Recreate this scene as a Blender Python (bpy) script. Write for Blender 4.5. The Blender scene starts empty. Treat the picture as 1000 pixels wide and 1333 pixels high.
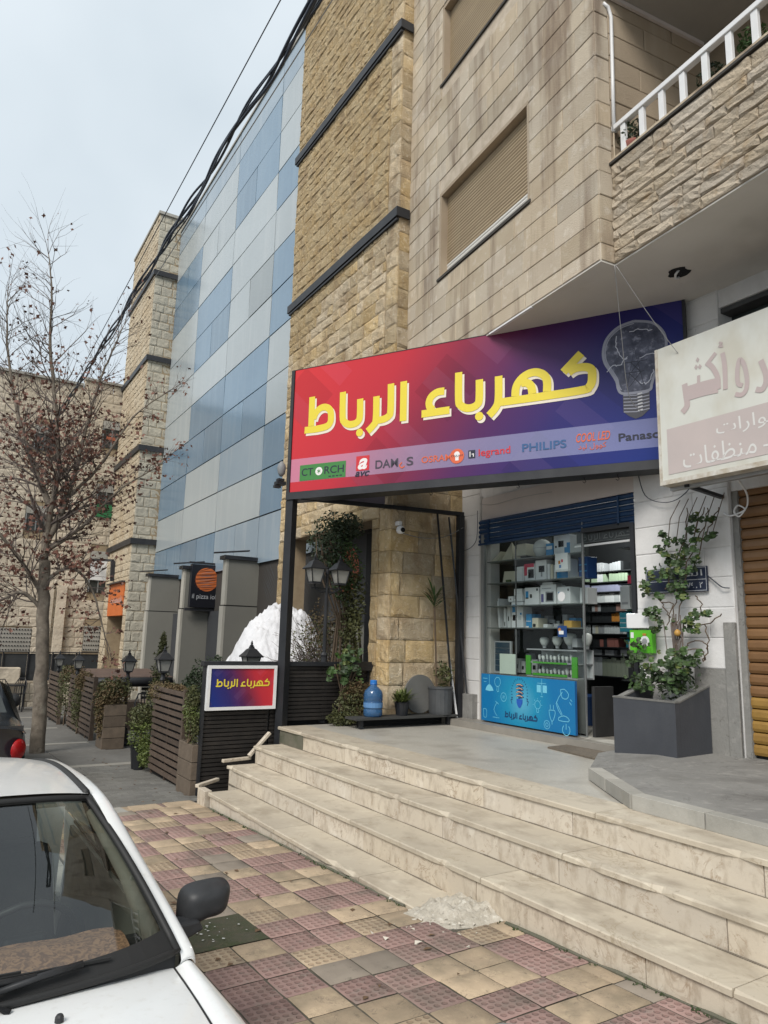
import bpy, math, random
from mathutils import Vector, Matrix, noise
random.seed(11)
SC = bpy.context.scene
COL = SC.collection
R = math.radians
# ---------------------------------------------------------------- camera
cam = bpy.data.cameras.new('camera')
cam.sensor_fit = 'VERTICAL'; cam.sensor_height = 36.0; cam.lens = 937.9/1333*36
cam.clip_start = .05; cam.clip_end = 500
camo = bpy.data.objects.new('camera', cam); COL.objects.link(camo)
RT = Vector((0.84054446, -0.5411403, 0.025538)); UP = Vector((-0.11525892, -0.13257076, 0.98444927)); FW = Vector((0.52933958, 0.83041687, 0.17380287))
mw = Matrix.Identity(4)
for i in range(3):
    mw[i][0] = RT[i]; mw[i][1] = UP[i]; mw[i][2] = -FW[i]
mw[2][3] = 1.045
camo.matrix_world = mw
SC.camera = camo
# ---------------------------------------------------------------- world: overcast
W = bpy.data.worlds.new('World'); SC.world = W; W.use_nodes = True
nt = W.node_tree; nt.nodes.clear()
out = nt.nodes.new('ShaderNodeOutputWorld'); bg = nt.nodes.new('ShaderNodeBackground')
sky = nt.nodes.new('ShaderNodeTexSky'); sky.sky_type = 'NISHITA'; sky.sun_disc = False
sky.sun_elevation = R(48); sky.sun_rotation = R(250); sky.dust_density = 4.0; sky.air_density = 1.0
tc = nt.nodes.new('ShaderNodeTexCoord'); sx = nt.nodes.new('ShaderNodeSeparateXYZ')
nz = nt.nodes.new('ShaderNodeTexNoise'); nz.inputs['Scale'].default_value = 2.2; nz.inputs['Detail'].default_value = 4
nt.links.new(tc.outputs['Generated'], nz.inputs['Vector']); nt.links.new(tc.outputs['Generated'], sx.inputs[0])
cr = nt.nodes.new('ShaderNodeValToRGB')
cr.color_ramp.elements[0].position = .36; cr.color_ramp.elements[0].color = (3.10, 3.52, 3.80, 1)
cr.color_ramp.elements[1].position = .64; cr.color_ramp.elements[1].color = (3.95, 4.32, 4.56, 1)
nt.links.new(nz.outputs['Fac'], cr.inputs[0])
mx = nt.nodes.new('ShaderNodeMixRGB'); mx.inputs[0].default_value = .92
nt.links.new(sky.outputs[0], mx.inputs[1]); nt.links.new(cr.outputs[0], mx.inputs[2])
nt.links.new(mx.outputs[0], bg.inputs[0]); bg.inputs[1].default_value = 0.105
nt.links.new(bg.outputs[0], out.inputs[0])
# ---------------------------------------------------------------- sun (veiled)
sl = bpy.data.lights.new('sun', 'SUN'); sl.energy = 1.5; sl.angle = R(24); sl.color = (1, .955, .89)
so = bpy.data.objects.new('sun', sl); COL.objects.link(so)
sd = Vector((-0.60, -0.40, 0.69)).normalized()      # towards the sun, over the street
so.rotation_euler = sd.to_track_quat('Z', 'Y').to_euler()
so.location = (-10, 0, 30)
SC.view_settings.view_transform = 'Standard'; SC.view_settings.look = 'None'
SC.view_settings.gamma = 1; SC.view_settings.use_curve_mapping = False
SC.view_settings.exposure = 1.02

# ================================================================ helpers
class MB:
    """collects verts and faces in world coordinates"""
    def __init__(s): s.v = []; s.f = []
    def add(s, vs, fs):
        n = len(s.v); s.v += [tuple(v) for v in vs]; s.f += [tuple(i+n for i in f) for f in fs]; return s
    def box(s, x0, x1, y0, y1, z0, z1):
        return s.add([(x0,y0,z0),(x1,y0,z0),(x1,y1,z0),(x0,y1,z0),(x0,y0,z1),(x1,y0,z1),(x1,y1,z1),(x0,y1,z1)],
                     [(0,3,2,1),(4,5,6,7),(0,1,5,4),(1,2,6,5),(2,3,7,6),(3,0,4,7)])
    def hexa(s, p):   # 8 points, bottom ring then top ring
        return s.add(p, [(0,3,2,1),(4,5,6,7),(0,1,5,4),(1,2,6,5),(2,3,7,6),(3,0,4,7)])
    def quad(s, a, b, c, d): return s.add([a,b,c,d], [(0,1,2,3)])
    def bar(s, a, b, w, h=None):   # rectangular bar between two points
        h = h or w; a = Vector(a); b = Vector(b); d = (b-a).normalized()
        u = d.cross(Vector((0,0,1)))
        if u.length < .01: u = Vector((1,0,0))
        u.normalize(); v = u.cross(d).normalized()
        P = []
        for q in (a, b):
            for i, j in ((-1,-1),(1,-1),(1,1),(-1,1)): P.append(q + u*(i*w/2) + v*(j*h/2))
        return s.hexa(P)
    def tube(s, pts, r, n=6, cap=True):
        pts = [Vector(p) for p in pts]; rs = r if isinstance(r, (list, tuple)) else [r]*len(pts)
        base = len(s.v); ref = None
        for i, p in enumerate(pts):
            d = (pts[min(i+1, len(pts)-1)] - pts[max(i-1, 0)])
            if d.length < 1e-9: d = Vector((0,0,1))
            d.normalize()
            if ref is None: ref = d.orthogonal().normalized()
            u = (ref - d*ref.dot(d))
            u = u.normalized() if u.length > 1e-6 else d.orthogonal().normalized()
            ref = u; v = d.cross(u)
            for k in range(n):
                a = 2*math.pi*k/n; s.v.append(tuple(p + (u*math.cos(a) + v*math.sin(a))*rs[i]))
        for i in range(len(pts)-1):
            for k in range(n):
                a = base+i*n+k; b = base+i*n+(k+1) % n
                s.f.append((a, b, b+n, a+n))
        if cap:
            s.f.append(tuple(base+k for k in range(n))[::-1]); s.f.append(tuple(base+(len(pts)-1)*n+k for k in range(n)))
        return s
    def lathe(s, c, prof, n=12, axis='z'):   # prof: (radius, height)
        base = len(s.v); c = Vector(c)
        for r, h in prof:
            for k in range(n):
                a = 2*math.pi*(k+.5)/n; x, y = r*math.cos(a), r*math.sin(a)
                if axis == 'z': q = (x, y, h)
                elif axis == 'x': q = (h, x, y)
                else: q = (x, h, y)
                s.v.append(tuple(c + Vector(q)))
        for i in range(len(prof)-1):
            for k in range(n):
                a = base+i*n+k; b = base+i*n+(k+1) % n
                s.f.append((a, b, b+n, a+n))
        s.f.append(tuple(base+k for k in range(n))[::-1]); s.f.append(tuple(base+(len(prof)-1)*n+k for k in range(n)))
        return s
    def grid(s, fn, nu, nv):
        base = len(s.v)
        for j in range(nv+1):
            for i in range(nu+1): s.v.append(tuple(fn(i/nu, j/nv)))
        for j in range(nv):
            for i in range(nu):
                a = base+j*(nu+1)+i; s.f.append((a, a+1, a+nu+2, a+nu+1))
        return s

def tris_recalc(me):
    import bmesh
    b = bmesh.new(); b.from_mesh(me); bmesh.ops.recalc_face_normals(b, faces=b.faces); b.to_mesh(me); b.free()

def wloc(p):
    v = Vector((0,0,0))
    while p is not None: v += p.location; p = p.parent
    return v

def obj(name, mb, m, parent=None, smooth=False, label=None, kind=None, bevel=0, recalc=True, loc=None):
    o_ = wloc(parent) if parent else Vector((0,0,0))
    l = Vector(loc) if loc is not None else (o_ if parent else Vector((0,0,0)))
    if parent is None and loc is None and mb.v:
        xs = [v[0] for v in mb.v]; ys = [v[1] for v in mb.v]; zs = [v[2] for v in mb.v]
        l = Vector(((min(xs)+max(xs))/2, (min(ys)+max(ys))/2, min(zs)))
    me = bpy.data.meshes.new(name)
    me.from_pydata([(v[0]-l.x, v[1]-l.y, v[2]-l.z) for v in mb.v], [], mb.f)
    if recalc: tris_recalc(me)
    if m: me.materials.append(m)
    if smooth:
        for p in me.polygons: p.use_smooth = True
    o = bpy.data.objects.new(name, me); COL.objects.link(o)
    if parent: o.parent = parent; o.location = l - o_
    else: o.location = l
    if label: o['label'] = label
    if kind: o['kind'] = kind
    if bevel:
        b = o.modifiers.new('bevel', 'BEVEL'); b.width = bevel; b.segments = 2; b.limit_method = 'ANGLE'
    return o
def thing(name, label, cat, loc=(0,0,0), group=None):
    o = bpy.data.objects.new(name, None); COL.objects.link(o); o.location = loc
    o.empty_display_size = .1
    return tag(o, label, cat, group)
def tag(o, label, cat, group=None):
    o['label'] = label; o['category'] = cat
    if group: o['group'] = group
    return o
def struct(name, mb, m, parent=None, **k):
    o = obj(name, mb, m, parent, **k)
    if not parent: o['kind'] = 'structure'
    return o
def dup(root, loc, label=None, rotz=None):
    r = root.copy(); COL.objects.link(r); r.location = loc
    if label: r['label'] = label
    if rotz is not None: r.rotation_euler = (0, 0, rotz)
    for ch in list(root.children):
        c = ch.copy(); COL.objects.link(c); c.parent = r
        for g in list(ch.children):
            d = g.copy(); COL.objects.link(d); d.parent = c
    return r

# ---------------------------------------------------------------- materials
def mat(name, c1, c2=None, scale=3.0, rough=.8, bump=0.0, bscale=40.0, var=0.0, stain=None, sscale=(1,1,1), stamt=.5, metal=0.0, spec=.4, c3=None, c3s=14.0, coat=0.0, bdist=.01, vor=False, huev=0.0, obc=False, detail=5, emit=0, veins=None, veinc=(.2,.16,.12), speck=None, speckc=(.1,.09,.08)):
    m = bpy.data.materials.new(name); m.use_nodes = True; n = m.node_tree; L = n.links
    P = n.nodes['Principled BSDF']; P.inputs['Roughness'].default_value = rough; P.inputs['Metallic'].default_value = metal
    P.inputs['Specular IOR Level'].default_value = spec
    if coat: P.inputs['Coat Weight'].default_value = coat; P.inputs['Coat Roughness'].default_value = .06
    if obc:
        vec = n.nodes.new('ShaderNodeTexCoord').outputs['Object']
    else:
        vec = n.nodes.new('ShaderNodeNewGeometry').outputs['Position']
    if not (c2 or var or stain or bump or c3):
        P.inputs['Base Color'].default_value = (*c1, 1); return m
    def noise_(sc, det=detail, v=None, rg=.6):
        t = n.nodes.new('ShaderNodeTexNoise'); t.inputs['Scale'].default_value = sc; t.inputs['Detail'].default_value = det; t.inputs['Roughness'].default_value = rg
        L.new(v or vec, t.inputs['Vector']); return t.outputs['Fac']
    def ramp(x, a, b):
        r_ = n.nodes.new('ShaderNodeMapRange'); r_.inputs[1].default_value = a; r_.inputs[2].default_value = b; L.new(x, r_.inputs[0]); return r_.outputs[0]
    def mix(f, a, b, mode='MIX'):
        x = n.nodes.new('ShaderNodeMixRGB'); x.blend_type = mode
        if isinstance(f, float): x.inputs[0].default_value = f
        else: L.new(f, x.inputs[0])
        for i, q in ((1, a), (2, b)):
            if isinstance(q, tuple): x.inputs[i].default_value = (*q, 1)
            else: L.new(q, x.inputs[i])
        return x.outputs[0]
    col = c1
    oi = None
    if c2: col = mix(ramp(noise_(scale), .33, .67), c1, c2)
    if c3: col = mix(ramp(noise_(c3s), .55, .72), col, c3)
    if var:
        oi = n.nodes.new('ShaderNodeObjectInfo')
        r_ = n.nodes.new('ShaderNodeMapRange'); r_.inputs[3].default_value = 1-var; r_.inputs[4].default_value = 1+var; L.new(oi.outputs['Random'], r_.inputs[0])
        hs = n.nodes.new('ShaderNodeHueSaturation'); L.new(r_.outputs[0], hs.inputs['Value'])
        if isinstance(col, tuple): hs.inputs['Color'].default_value = (*col, 1)
        else: L.new(col, hs.inputs['Color'])
        if huev:
            m1 = n.nodes.new('ShaderNodeMath'); m1.operation = 'MULTIPLY'; m1.inputs[1].default_value = 7.31; L.new(oi.outputs['Random'], m1.inputs[0])
            m2 = n.nodes.new('ShaderNodeMath'); m2.operation = 'FRACT'; L.new(m1.outputs[0], m2.inputs[0])
            r2 = n.nodes.new('ShaderNodeMapRange'); r2.inputs[3].default_value = 1-huev; r2.inputs[4].default_value = 1+huev; L.new(m2.outputs[0], r2.inputs[0]); L.new(r2.outputs[0], hs.inputs['Saturation'])
        col = hs.outputs[0]
    if stain:
        mp = n.nodes.new('ShaderNodeMapping'); mp.inputs['Scale'].default_value = sscale; L.new(vec, mp.inputs[0])
        f = ramp(noise_(1.0, 4, mp.outputs[0]), .50, .68)
        mm = n.nodes.new('ShaderNodeMath'); mm.operation = 'MULTIPLY'; mm.inputs[1].default_value = stamt; L.new(f, mm.inputs[0])
        col = mix(mm.outputs[0], col, stain)
    if veins:      # thin wandering veins: a narrow band of a warped noise
        t = n.nodes.new('ShaderNodeTexNoise'); t.inputs['Scale'].default_value = veins; t.inputs['Detail'].default_value = 7; t.inputs['Roughness'].default_value = .62; t.inputs['Distortion'].default_value = 1.8; L.new(vec, t.inputs['Vector'])
        a1 = n.nodes.new('ShaderNodeMath'); a1.operation = 'SUBTRACT'; a1.inputs[1].default_value = .5; L.new(t.outputs['Fac'], a1.inputs[0]); a2 = n.nodes.new('ShaderNodeMath'); a2.operation = 'ABSOLUTE'; L.new(a1.outputs[0], a2.inputs[0])
        a3 = n.nodes.new('ShaderNodeMapRange'); a3.inputs[1].default_value = .004; a3.inputs[2].default_value = .028; a3.inputs[3].default_value = 1; a3.inputs[4].default_value = 0; L.new(a2.outputs[0], a3.inputs[0])
        a4 = n.nodes.new('ShaderNodeMath'); a4.operation = 'MULTIPLY'; L.new(a3.outputs[0], a4.inputs[0]); L.new(ramp(noise_(veins*.7, 3), .46, .62), a4.inputs[1])
        a5 = n.nodes.new('ShaderNodeMath'); a5.operation = 'MULTIPLY'; a5.inputs[1].default_value = .75; L.new(a4.outputs[0], a5.inputs[0]); col = mix(a5.outputs[0], col, veinc)
    if speck:      # small dark pits and spots
        f_ = ramp(noise_(speck, 6, None, .75), .60, .68); a6 = n.nodes.new('ShaderNodeMath'); a6.operation = 'MULTIPLY'; a6.inputs[1].default_value = .7; L.new(f_, a6.inputs[0]); col = mix(a6.outputs[0], col, speckc)
    if isinstance(col, tuple): P.inputs['Base Color'].default_value = (*col, 1)
    else: L.new(col, P.inputs['Base Color'])
    if bump:
        b = n.nodes.new('ShaderNodeBump'); b.inputs['Strength'].default_value = bump; b.inputs['Distance'].default_value = bdist
        if vor:
            t = n.nodes.new('ShaderNodeTexVoronoi'); t.inputs['Scale'].default_value = bscale; L.new(vec, t.inputs['Vector']); L.new(t.outputs['Distance'], b.inputs['Height'])
        else: L.new(noise_(bscale, 6, None, .65), b.inputs['Height'])
        L.new(b.outputs[0], P.inputs['Normal'])
    return m

def thin_glass(name, tint, r0=.045, rough=.015):
    m = bpy.data.materials.new(name); m.use_nodes = True; n = m.node_tree; n.nodes.clear(); K = n.links
    o = n.nodes.new('ShaderNodeOutputMaterial'); ms = n.nodes.new('ShaderNodeMixShader'); tr = n.nodes.new('ShaderNodeBsdfTransparent'); gl = n.nodes.new('ShaderNodeBsdfGlossy')
    lw = n.nodes.new('ShaderNodeLayerWeight'); lw.inputs[0].default_value = .5; pw = n.nodes.new('ShaderNodeMath'); pw.operation = 'POWER'; pw.inputs[1].default_value = 4.2
    mr = n.nodes.new('ShaderNodeMapRange'); mr.inputs[3].default_value = r0; mr.inputs[4].default_value = 1; gl.inputs['Roughness'].default_value = rough; tr.inputs[0].default_value = (*tint, 1)
    K.new(lw.outputs['Facing'], pw.inputs[0]); K.new(pw.outputs[0], mr.inputs[0]); K.new(mr.outputs[0], ms.inputs[0]); K.new(tr.outputs[0], ms.inputs[1]); K.new(gl.outputs[0], ms.inputs[2]); K.new(ms.outputs[0], o.inputs[0]); return m
M = {}
M['tan'] = mat('tan_stone', (.50,.43,.33), (.43,.355,.265), 1.3, .9, .7, 70, .13, stain=(.17,.115,.08), sscale=(3.4,3.4,.45), stamt=.74, bdist=.012, huev=.12, c3=(.56,.50,.415), c3s=7)
M['tan_shade'] = mat('shaded_tan_stone', (.36,.29,.21), (.29,.23,.165), 1.3, .9, .6, 70, .1, stain=(.42,.35,.27), sscale=(3,3,.4), stamt=.5)  # same tan stone, with the shade of balcony and reveals put into its colour
M['mortar'] = mat('mortar', (.56,.48,.385), (.40,.33,.25), 6, .95)
M['rough'] = mat('split_face_gold_stone', (.47,.345,.195), (.57,.46,.30), 3.2, .95, 1.0, 48, .22, c3=(.68,.58,.42), c3s=19, bdist=.03, huev=.18, stain=(.27,.19,.115), sscale=(5,5,2.2), stamt=.6)
M['rough_far'] = mat('split_face_pale_stone', (.50,.39,.25), (.60,.51,.37), 1.4, .95, 1.0, 16, .2, c3=(.33,.25,.17), c3s=2.5, bdist=.05, huev=.15)
M['greystone'] = mat('grey_beige_stone', (.46,.43,.35), (.39,.355,.285), 1.2, .95, .8, 9, .16, bdist=.04, c3=(.46,.42,.34), c3s=3)
M['farstone'] = mat('pale_far_stone', (.56,.49,.39), (.50,.43,.33), .8, .95, .7, 6, .15, bdist=.05, c3=(.33,.28,.22), c3s=1.4)
M['joint'] = mat('dark_joint', (.27,.205,.13), (.33,.26,.17), 8, .95)
M['parapet'] = mat('rock_face_stone', (.50,.43,.34), (.44,.36,.26), 1.6, .95, 1.0, 34, .14, c3=(.40,.29,.18), c3s=4, bdist=.03, huev=.15)
M['white'] = mat('white_paint_wall', (.70,.69,.68), (.62,.61,.60), 2.5, .75, .4, 28, .04, stain=(.42,.40,.37), sscale=(3,3,1.0), stamt=.35, bdist=.01)
M['plaster'] = mat('soffit_plaster', (.66,.63,.58), (.60,.57,.52), 1.4, .9, .15, 20, stain=(.40,.37,.33), sscale=(1,1,1), stamt=.4)
M['cream'] = mat('cream_render', (.62,.56,.53), (.56,.51,.48), 2, .85)
M['trav'] = mat('travertine', (.56,.495,.40), (.50,.44,.36), 2.2, .62, .35, 60, .07, stain=(.31,.25,.185), sscale=(15,15,7), stamt=.6, c3=(.60,.545,.46), c3s=6, bdist=.004, huev=.1, veins=5, veinc=(.30,.22,.15), speck=17, speckc=(.24,.185,.13))
M['tread'] = mat('travertine_tread', (.50,.44,.345), (.44,.385,.305), 1.7, .6, .3, 60, .08, stain=(.27,.225,.17), sscale=(5,3,1), stamt=.6, c3=(.54,.485,.385), c3s=7, bdist=.004, veins=4, veinc=(.33,.27,.19), speck=11, speckc=(.27,.22,.16))
M['terrazzo'] = mat('worn_terrazzo', (.42,.395,.345), (.36,.34,.30), 1.1, .45, .12, 50, stain=(.26,.235,.20), sscale=(2.1,2.1,1), stamt=.65, c3=(.50,.47,.41), c3s=45, bdist=.003, speck=38, speckc=(.22,.2,.175))
M['moss'] = mat('mossy_concrete', (.085,.09,.06), (.14,.13,.10), 6, .95, .7, 40)
M['concrete'] = mat('grey_concrete', (.24,.235,.22), (.19,.185,.175), 2.2, .8, .5, 30, stain=(.12,.115,.105), sscale=(2,2,1), stamt=.5, c3=(.29,.28,.26), c3s=12, speck=20, veins=2.2, veinc=(.10,.095,.09))
M['kerbc'] = mat('pale_concrete', (.36,.345,.31), (.28,.27,.24), 4, .85, .4, 40, .08)
M['tile_red'] = mat('rose_paving_tile', (.26,.16,.14), (.21,.13,.12), 5, .8, .35, 60, .16, stain=(.15,.12,.095), sscale=(2.3,2.3,1), stamt=.55, c3=(.27,.19,.155), c3s=16, bdist=.004)
M['tile_yel'] = mat('ochre_paving_tile', (.41,.315,.215), (.335,.26,.18), 5, .8, .5, 60, .2, veins=14, veinc=(.17,.135,.10), speck=15, speckc=(.15,.12,.085), stain=(.17,.145,.10), sscale=(2.6,2.6,1), stamt=.6, c3=(.46,.36,.24), c3s=13, bdist=.006)
M['tile_grey'] = mat('grey_paving_tile', (.27,.23,.185), (.22,.185,.15), 5, .85, .4, 60, .12, speck=15, speckc=(.1,.09,.07), bdist=.004)
M['dirt'] = mat('dirt_in_joints', (.075,.065,.05), (.11,.10,.075), 9, .95, .5, 60)
M['paver'] = mat('grey_block_paver', (.165,.16,.145), (.135,.13,.12), 4, .85, .3, 60, .14, stain=(.10,.095,.08), sscale=(1.5,1.5,1), stamt=.5)
M['paved'] = mat('grey_pavement', (.155,.15,.14), (.125,.12,.11), 1.2, .85, .4, 40, stain=(.09,.085,.075), sscale=(.9,.9,1), stamt=.5, c3=(.19,.185,.17), c3s=9)
M['stripe'] = mat('pale_paving_band', (.30,.285,.25), (.24,.225,.20), 3, .85, .2, 40)
M['asphalt'] = mat('asphalt', (.055,.055,.055), (.045,.045,.045), 4, .9, .5, 90)
M['black'] = mat('black_painted_metal', (.014,.015,.018), (.022,.023,.026), 5, .45, .15, 40)
M['blackwood'] = mat('black_stained_slat', (.014,.012,.011), (.026,.022,.019), 9, .6, .5, 40, .25)
M['brownwood'] = mat('brown_stained_slat', (.10,.073,.055), (.072,.052,.04), 9, .75, .5, 40, .2)
M['palewood'] = mat('weathered_planter_wood', (.14,.108,.08), (.10,.078,.058), 9, .8, .5, 40, .15)
M['band'] = mat('dark_steel_band', (.02,.021,.025), (.035,.036,.04), 3, .5)
M['shutter'] = mat('beige_roller_shutter', (.40,.31,.20), (.36,.275,.175), 2, .6, 0, 40, .05)
M['shutter_w'] = mat('white_shutter_slat', (.70,.68,.64), (.6,.58,.54), 3, .5)
M['gutter'] = mat('dark_joint_line', (.05,.045,.04))
M['whitemetal'] = mat('white_painted_metal', (.74,.74,.74), (.66,.66,.66), 4, .4)
M['blue_sh'] = mat('navy_roller_shutter', (.012,.045,.115), (.009,.032,.085), 6, .45, .2, 30, .12)
M['brown_sh'] = mat('brown_roller_shutter', (.20,.105,.042), (.16,.08,.03), 5, .45, .2, 30, .10, stain=(.12,.055,.02), sscale=(2,2,5), stamt=.4)
M['ochre_sh'] = mat('ochre_roller_shutter', (.30,.175,.04), (.23,.13,.03), 5, .5, .2, 30, .08, stain=(.13,.06,.02), sscale=(2,2,5), stamt=.5)
M['gp_light'] = mat('pale_glass_panel', (.39,.43,.445), (.355,.395,.41), .5, .22, .15, 1.2, .07, stain=(.45,.48,.49), sscale=(4,4,.35), stamt=.4, spec=.6, bdist=.02)
M['gp_blue'] = mat('blue_glass_panel', (.155,.24,.325), (.13,.21,.295), .5, .18, .15, 1.2, .12, stain=(.21,.30,.38), sscale=(4,4,.35), stamt=.4, spec=.6, bdist=.02)
M['gp_grey'] = mat('grey_glass_panel', (.27,.30,.305), (.24,.27,.28), .5, .22, .15, 1.2, .05, stain=(.3,.33,.34), sscale=(3,3,.35), stamt=.5, spec=.6, bdist=.02)
M['gp_pale'] = mat('pale_blue_glass_panel', (.27,.34,.40), (.24,.31,.375), .5, .2, .15, 1.2, .06, stain=(.36,.41,.45), sscale=(3,3,.35), stamt=.5, spec=.6, bdist=.02)
M['fin'] = mat('grey_render', (.20,.195,.17), (.18,.175,.155), 1.2, .85, .2, 20)
M['finedge'] = mat('pale_fin_edge', (.43,.41,.36), (.38,.36,.31), 2, .8)
M['fascia'] = mat('charcoal_fascia', (.055,.057,.062), (.045,.047,.05), 2, .6)
M['orange'] = mat('orange_paint', (.62,.16,.04), (.55,.14,.035), 3, .6)
M['orange_pale'] = mat('faded_orange_disc', (.50,.15,.085), (.42,.12,.07), 6, .7)
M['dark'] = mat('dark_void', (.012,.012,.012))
M['tarp'] = mat('white_crumpled_tarp', (.68,.68,.70), (.58,.58,.60), 5, .5, .8, 9, bdist=.03)
M['dark_line'] = mat('corner_line', (.13,.11,.085), (.20,.17,.13), 12, .95)
M['leaf'] = mat('green_leaf', (.055,.095,.03), (.035,.07,.022), 20, .55, 0, 1, .25, huev=.2)
M['leaf_y'] = mat('yellow_green_leaf', (.115,.14,.035), (.08,.11,.03), 20, .55, 0, 1, .2)
M['leaf_d'] = mat('dark_green_leaf', (.022,.038,.018), (.035,.05,.022), 12, .6)
M['leaf_o'] = mat('olive_leaf', (.085,.085,.03), (.055,.065,.025), 12, .6)
M['leaf_r'] = mat('rusty_foliage', (.12,.07,.035), (.09,.08,.035), 9, .7)
M['leaf_b'] = mat('dry_brown_leaf', (.19,.085,.06), (.12,.06,.045), 5, .75)
M['bark'] = mat('pale_plane_bark', (.23,.195,.155), (.12,.10,.08), 9, .9, .5, 30, c3=(.30,.27,.22), c3s=7)
M['twig'] = mat('grey_brown_twig', (.10,.080,.072), (.14,.115,.10), 9, .9)
M['vine'] = mat('brown_vine_stem', (.12,.085,.055), (.085,.06,.04), 12, .85)
M['soil'] = mat('soil', (.06,.045,.032), (.09,.07,.05), 15, .95, .6, 40)
M['planter'] = mat('slate_planter', (.055,.059,.069), (.045,.048,.056), 2.5, .55, .2, 30, stain=(.075,.078,.085), sscale=(5,5,2.5), stamt=.3)
M['planter_top'] = mat('grey_planter_rim', (.17,.165,.155), (.12,.118,.11), 5, .8, .3, 40)
M['cable'] = mat('black_cable', (.045,.055,.075), rough=.6)
M['steel'] = mat('galvanised_steel', (.38,.38,.38), (.3,.3,.3), 5, .45, metal=.5)
M['greybox'] = mat('grey_plastic', (.22,.225,.23), (.18,.185,.19), 5, .6)
# ================================================================ ground
def gz(y): return -.44 - .035*y
g = MB()
g.quad((-120,-30,-1.9+.9), (120,-30,-.9), (120,200,-8.9), (-120,200,-8.9))
struct('ground', g, M['asphalt'])
ROADX = 1.12
def roadz(y): return gz(y) - .36 if y < 6 else gz(y) - .36 + min(1, (y-6)/7)*.2
g = MB(); ys = [-6, 0, 3, 6, 8, 10, 13, 20, 30, 60, 120]
for a, b in zip(ys[:-1], ys[1:]):
    g.quad((-7,a,roadz(a)), (ROADX-.15,a,roadz(a)), (ROADX-.15,b,roadz(b)), (-7,b,roadz(b)))
struct('road', g, M['asphalt'])
g = MB()
for a, b in zip(ys[:-1], ys[1:]):
    g.quad((-10,a,roadz(a)+.12), (-7,a,roadz(a)+.12), (-7,b,roadz(b)+.12), (-10,b,roadz(b)+.12))
    g.quad((-7,a,roadz(a)), (-7,a,roadz(a)+.12), (-7,b,roadz(b)+.12), (-7,b,roadz(b)))
struct('far_pavement', g, M['paved'])
# kerb stones
kerb = struct('kerb', MB().hexa([(ROADX-.15,-3,gz(-3)-.5),(ROADX-.02,-3,gz(-3)-.5),(ROADX-.02,26,gz(26)-.5),(ROADX-.15,26,gz(26)-.5),(ROADX-.15,-3,gz(-3)-.03),(ROADX-.02,-3,gz(-3)-.03),(ROADX-.02,26,gz(26)-.03),(ROADX-.15,26,gz(26)-.03)]), M['kerbc'])
for k in range(20):
    y = -1.5+k*.75
    a = MB().hexa([(ROADX-.16,y,gz(y)-.1),(ROADX,y,gz(y)-.1),(ROADX,y+.74,gz(y+.74)-.1),(ROADX-.16,y+.74,gz(y+.74)-.1),(ROADX-.16,y,gz(y)+.004),(ROADX,y,gz(y)+.004),(ROADX,y+.74,gz(y+.74)+.004),(ROADX-.16,y+.74,gz(y+.74)+.004)])
    obj('kerb_stone', a, M['kerbc'], kerb)
# pavement bed (dirt seen in joints) and its tiles
g = MB()
yy = [-3, 1, 3.9, 4.36, 7.72]
for a, b in zip(yy[:-1], yy[1:]):
    g.quad((ROADX-.02,a,gz(a)-.009), (3.7,a,gz(a)-.009), (3.7,b,gz(b)-.009), (ROADX-.02,b,gz(b)-.009))
pavement = struct('pavement', g, M['dirt'])
slope = math.atan(-.035)
def tile_mesh(seed, dimple):
    rr = random.Random(seed); me = bpy.data.meshes.new('tile')
    # unit tile .22 with worn edges
    n = 5; vs = []; fs = []; US = [0,.035,.35,.68,.965,1]
    for j in range(n+1):
        for i in range(n+1):
            e = (i in (0, n)) or (j in (0, n))
            x = US[i]; y = US[j]
            if e: x += rr.uniform(-.010,.010); y += rr.uniform(-.010,.010)
            vs.append((x-.5, y-.5, -.006 if e else rr.uniform(-.0012,.0012)))
    for j in range(n):
        for i in range(n):
            a = j*(n+1)+i; fs.append((a, a+1, a+n+2, a+n+1))
    # skirt
    me.from_pydata([(v[0]*.99, v[1]*.99, v[2]) for v in vs], [], fs)
    for p in me.polygons: p.use_smooth = True
    return me
TV = [tile_mesh(i, 0) for i in range(5)]
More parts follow.
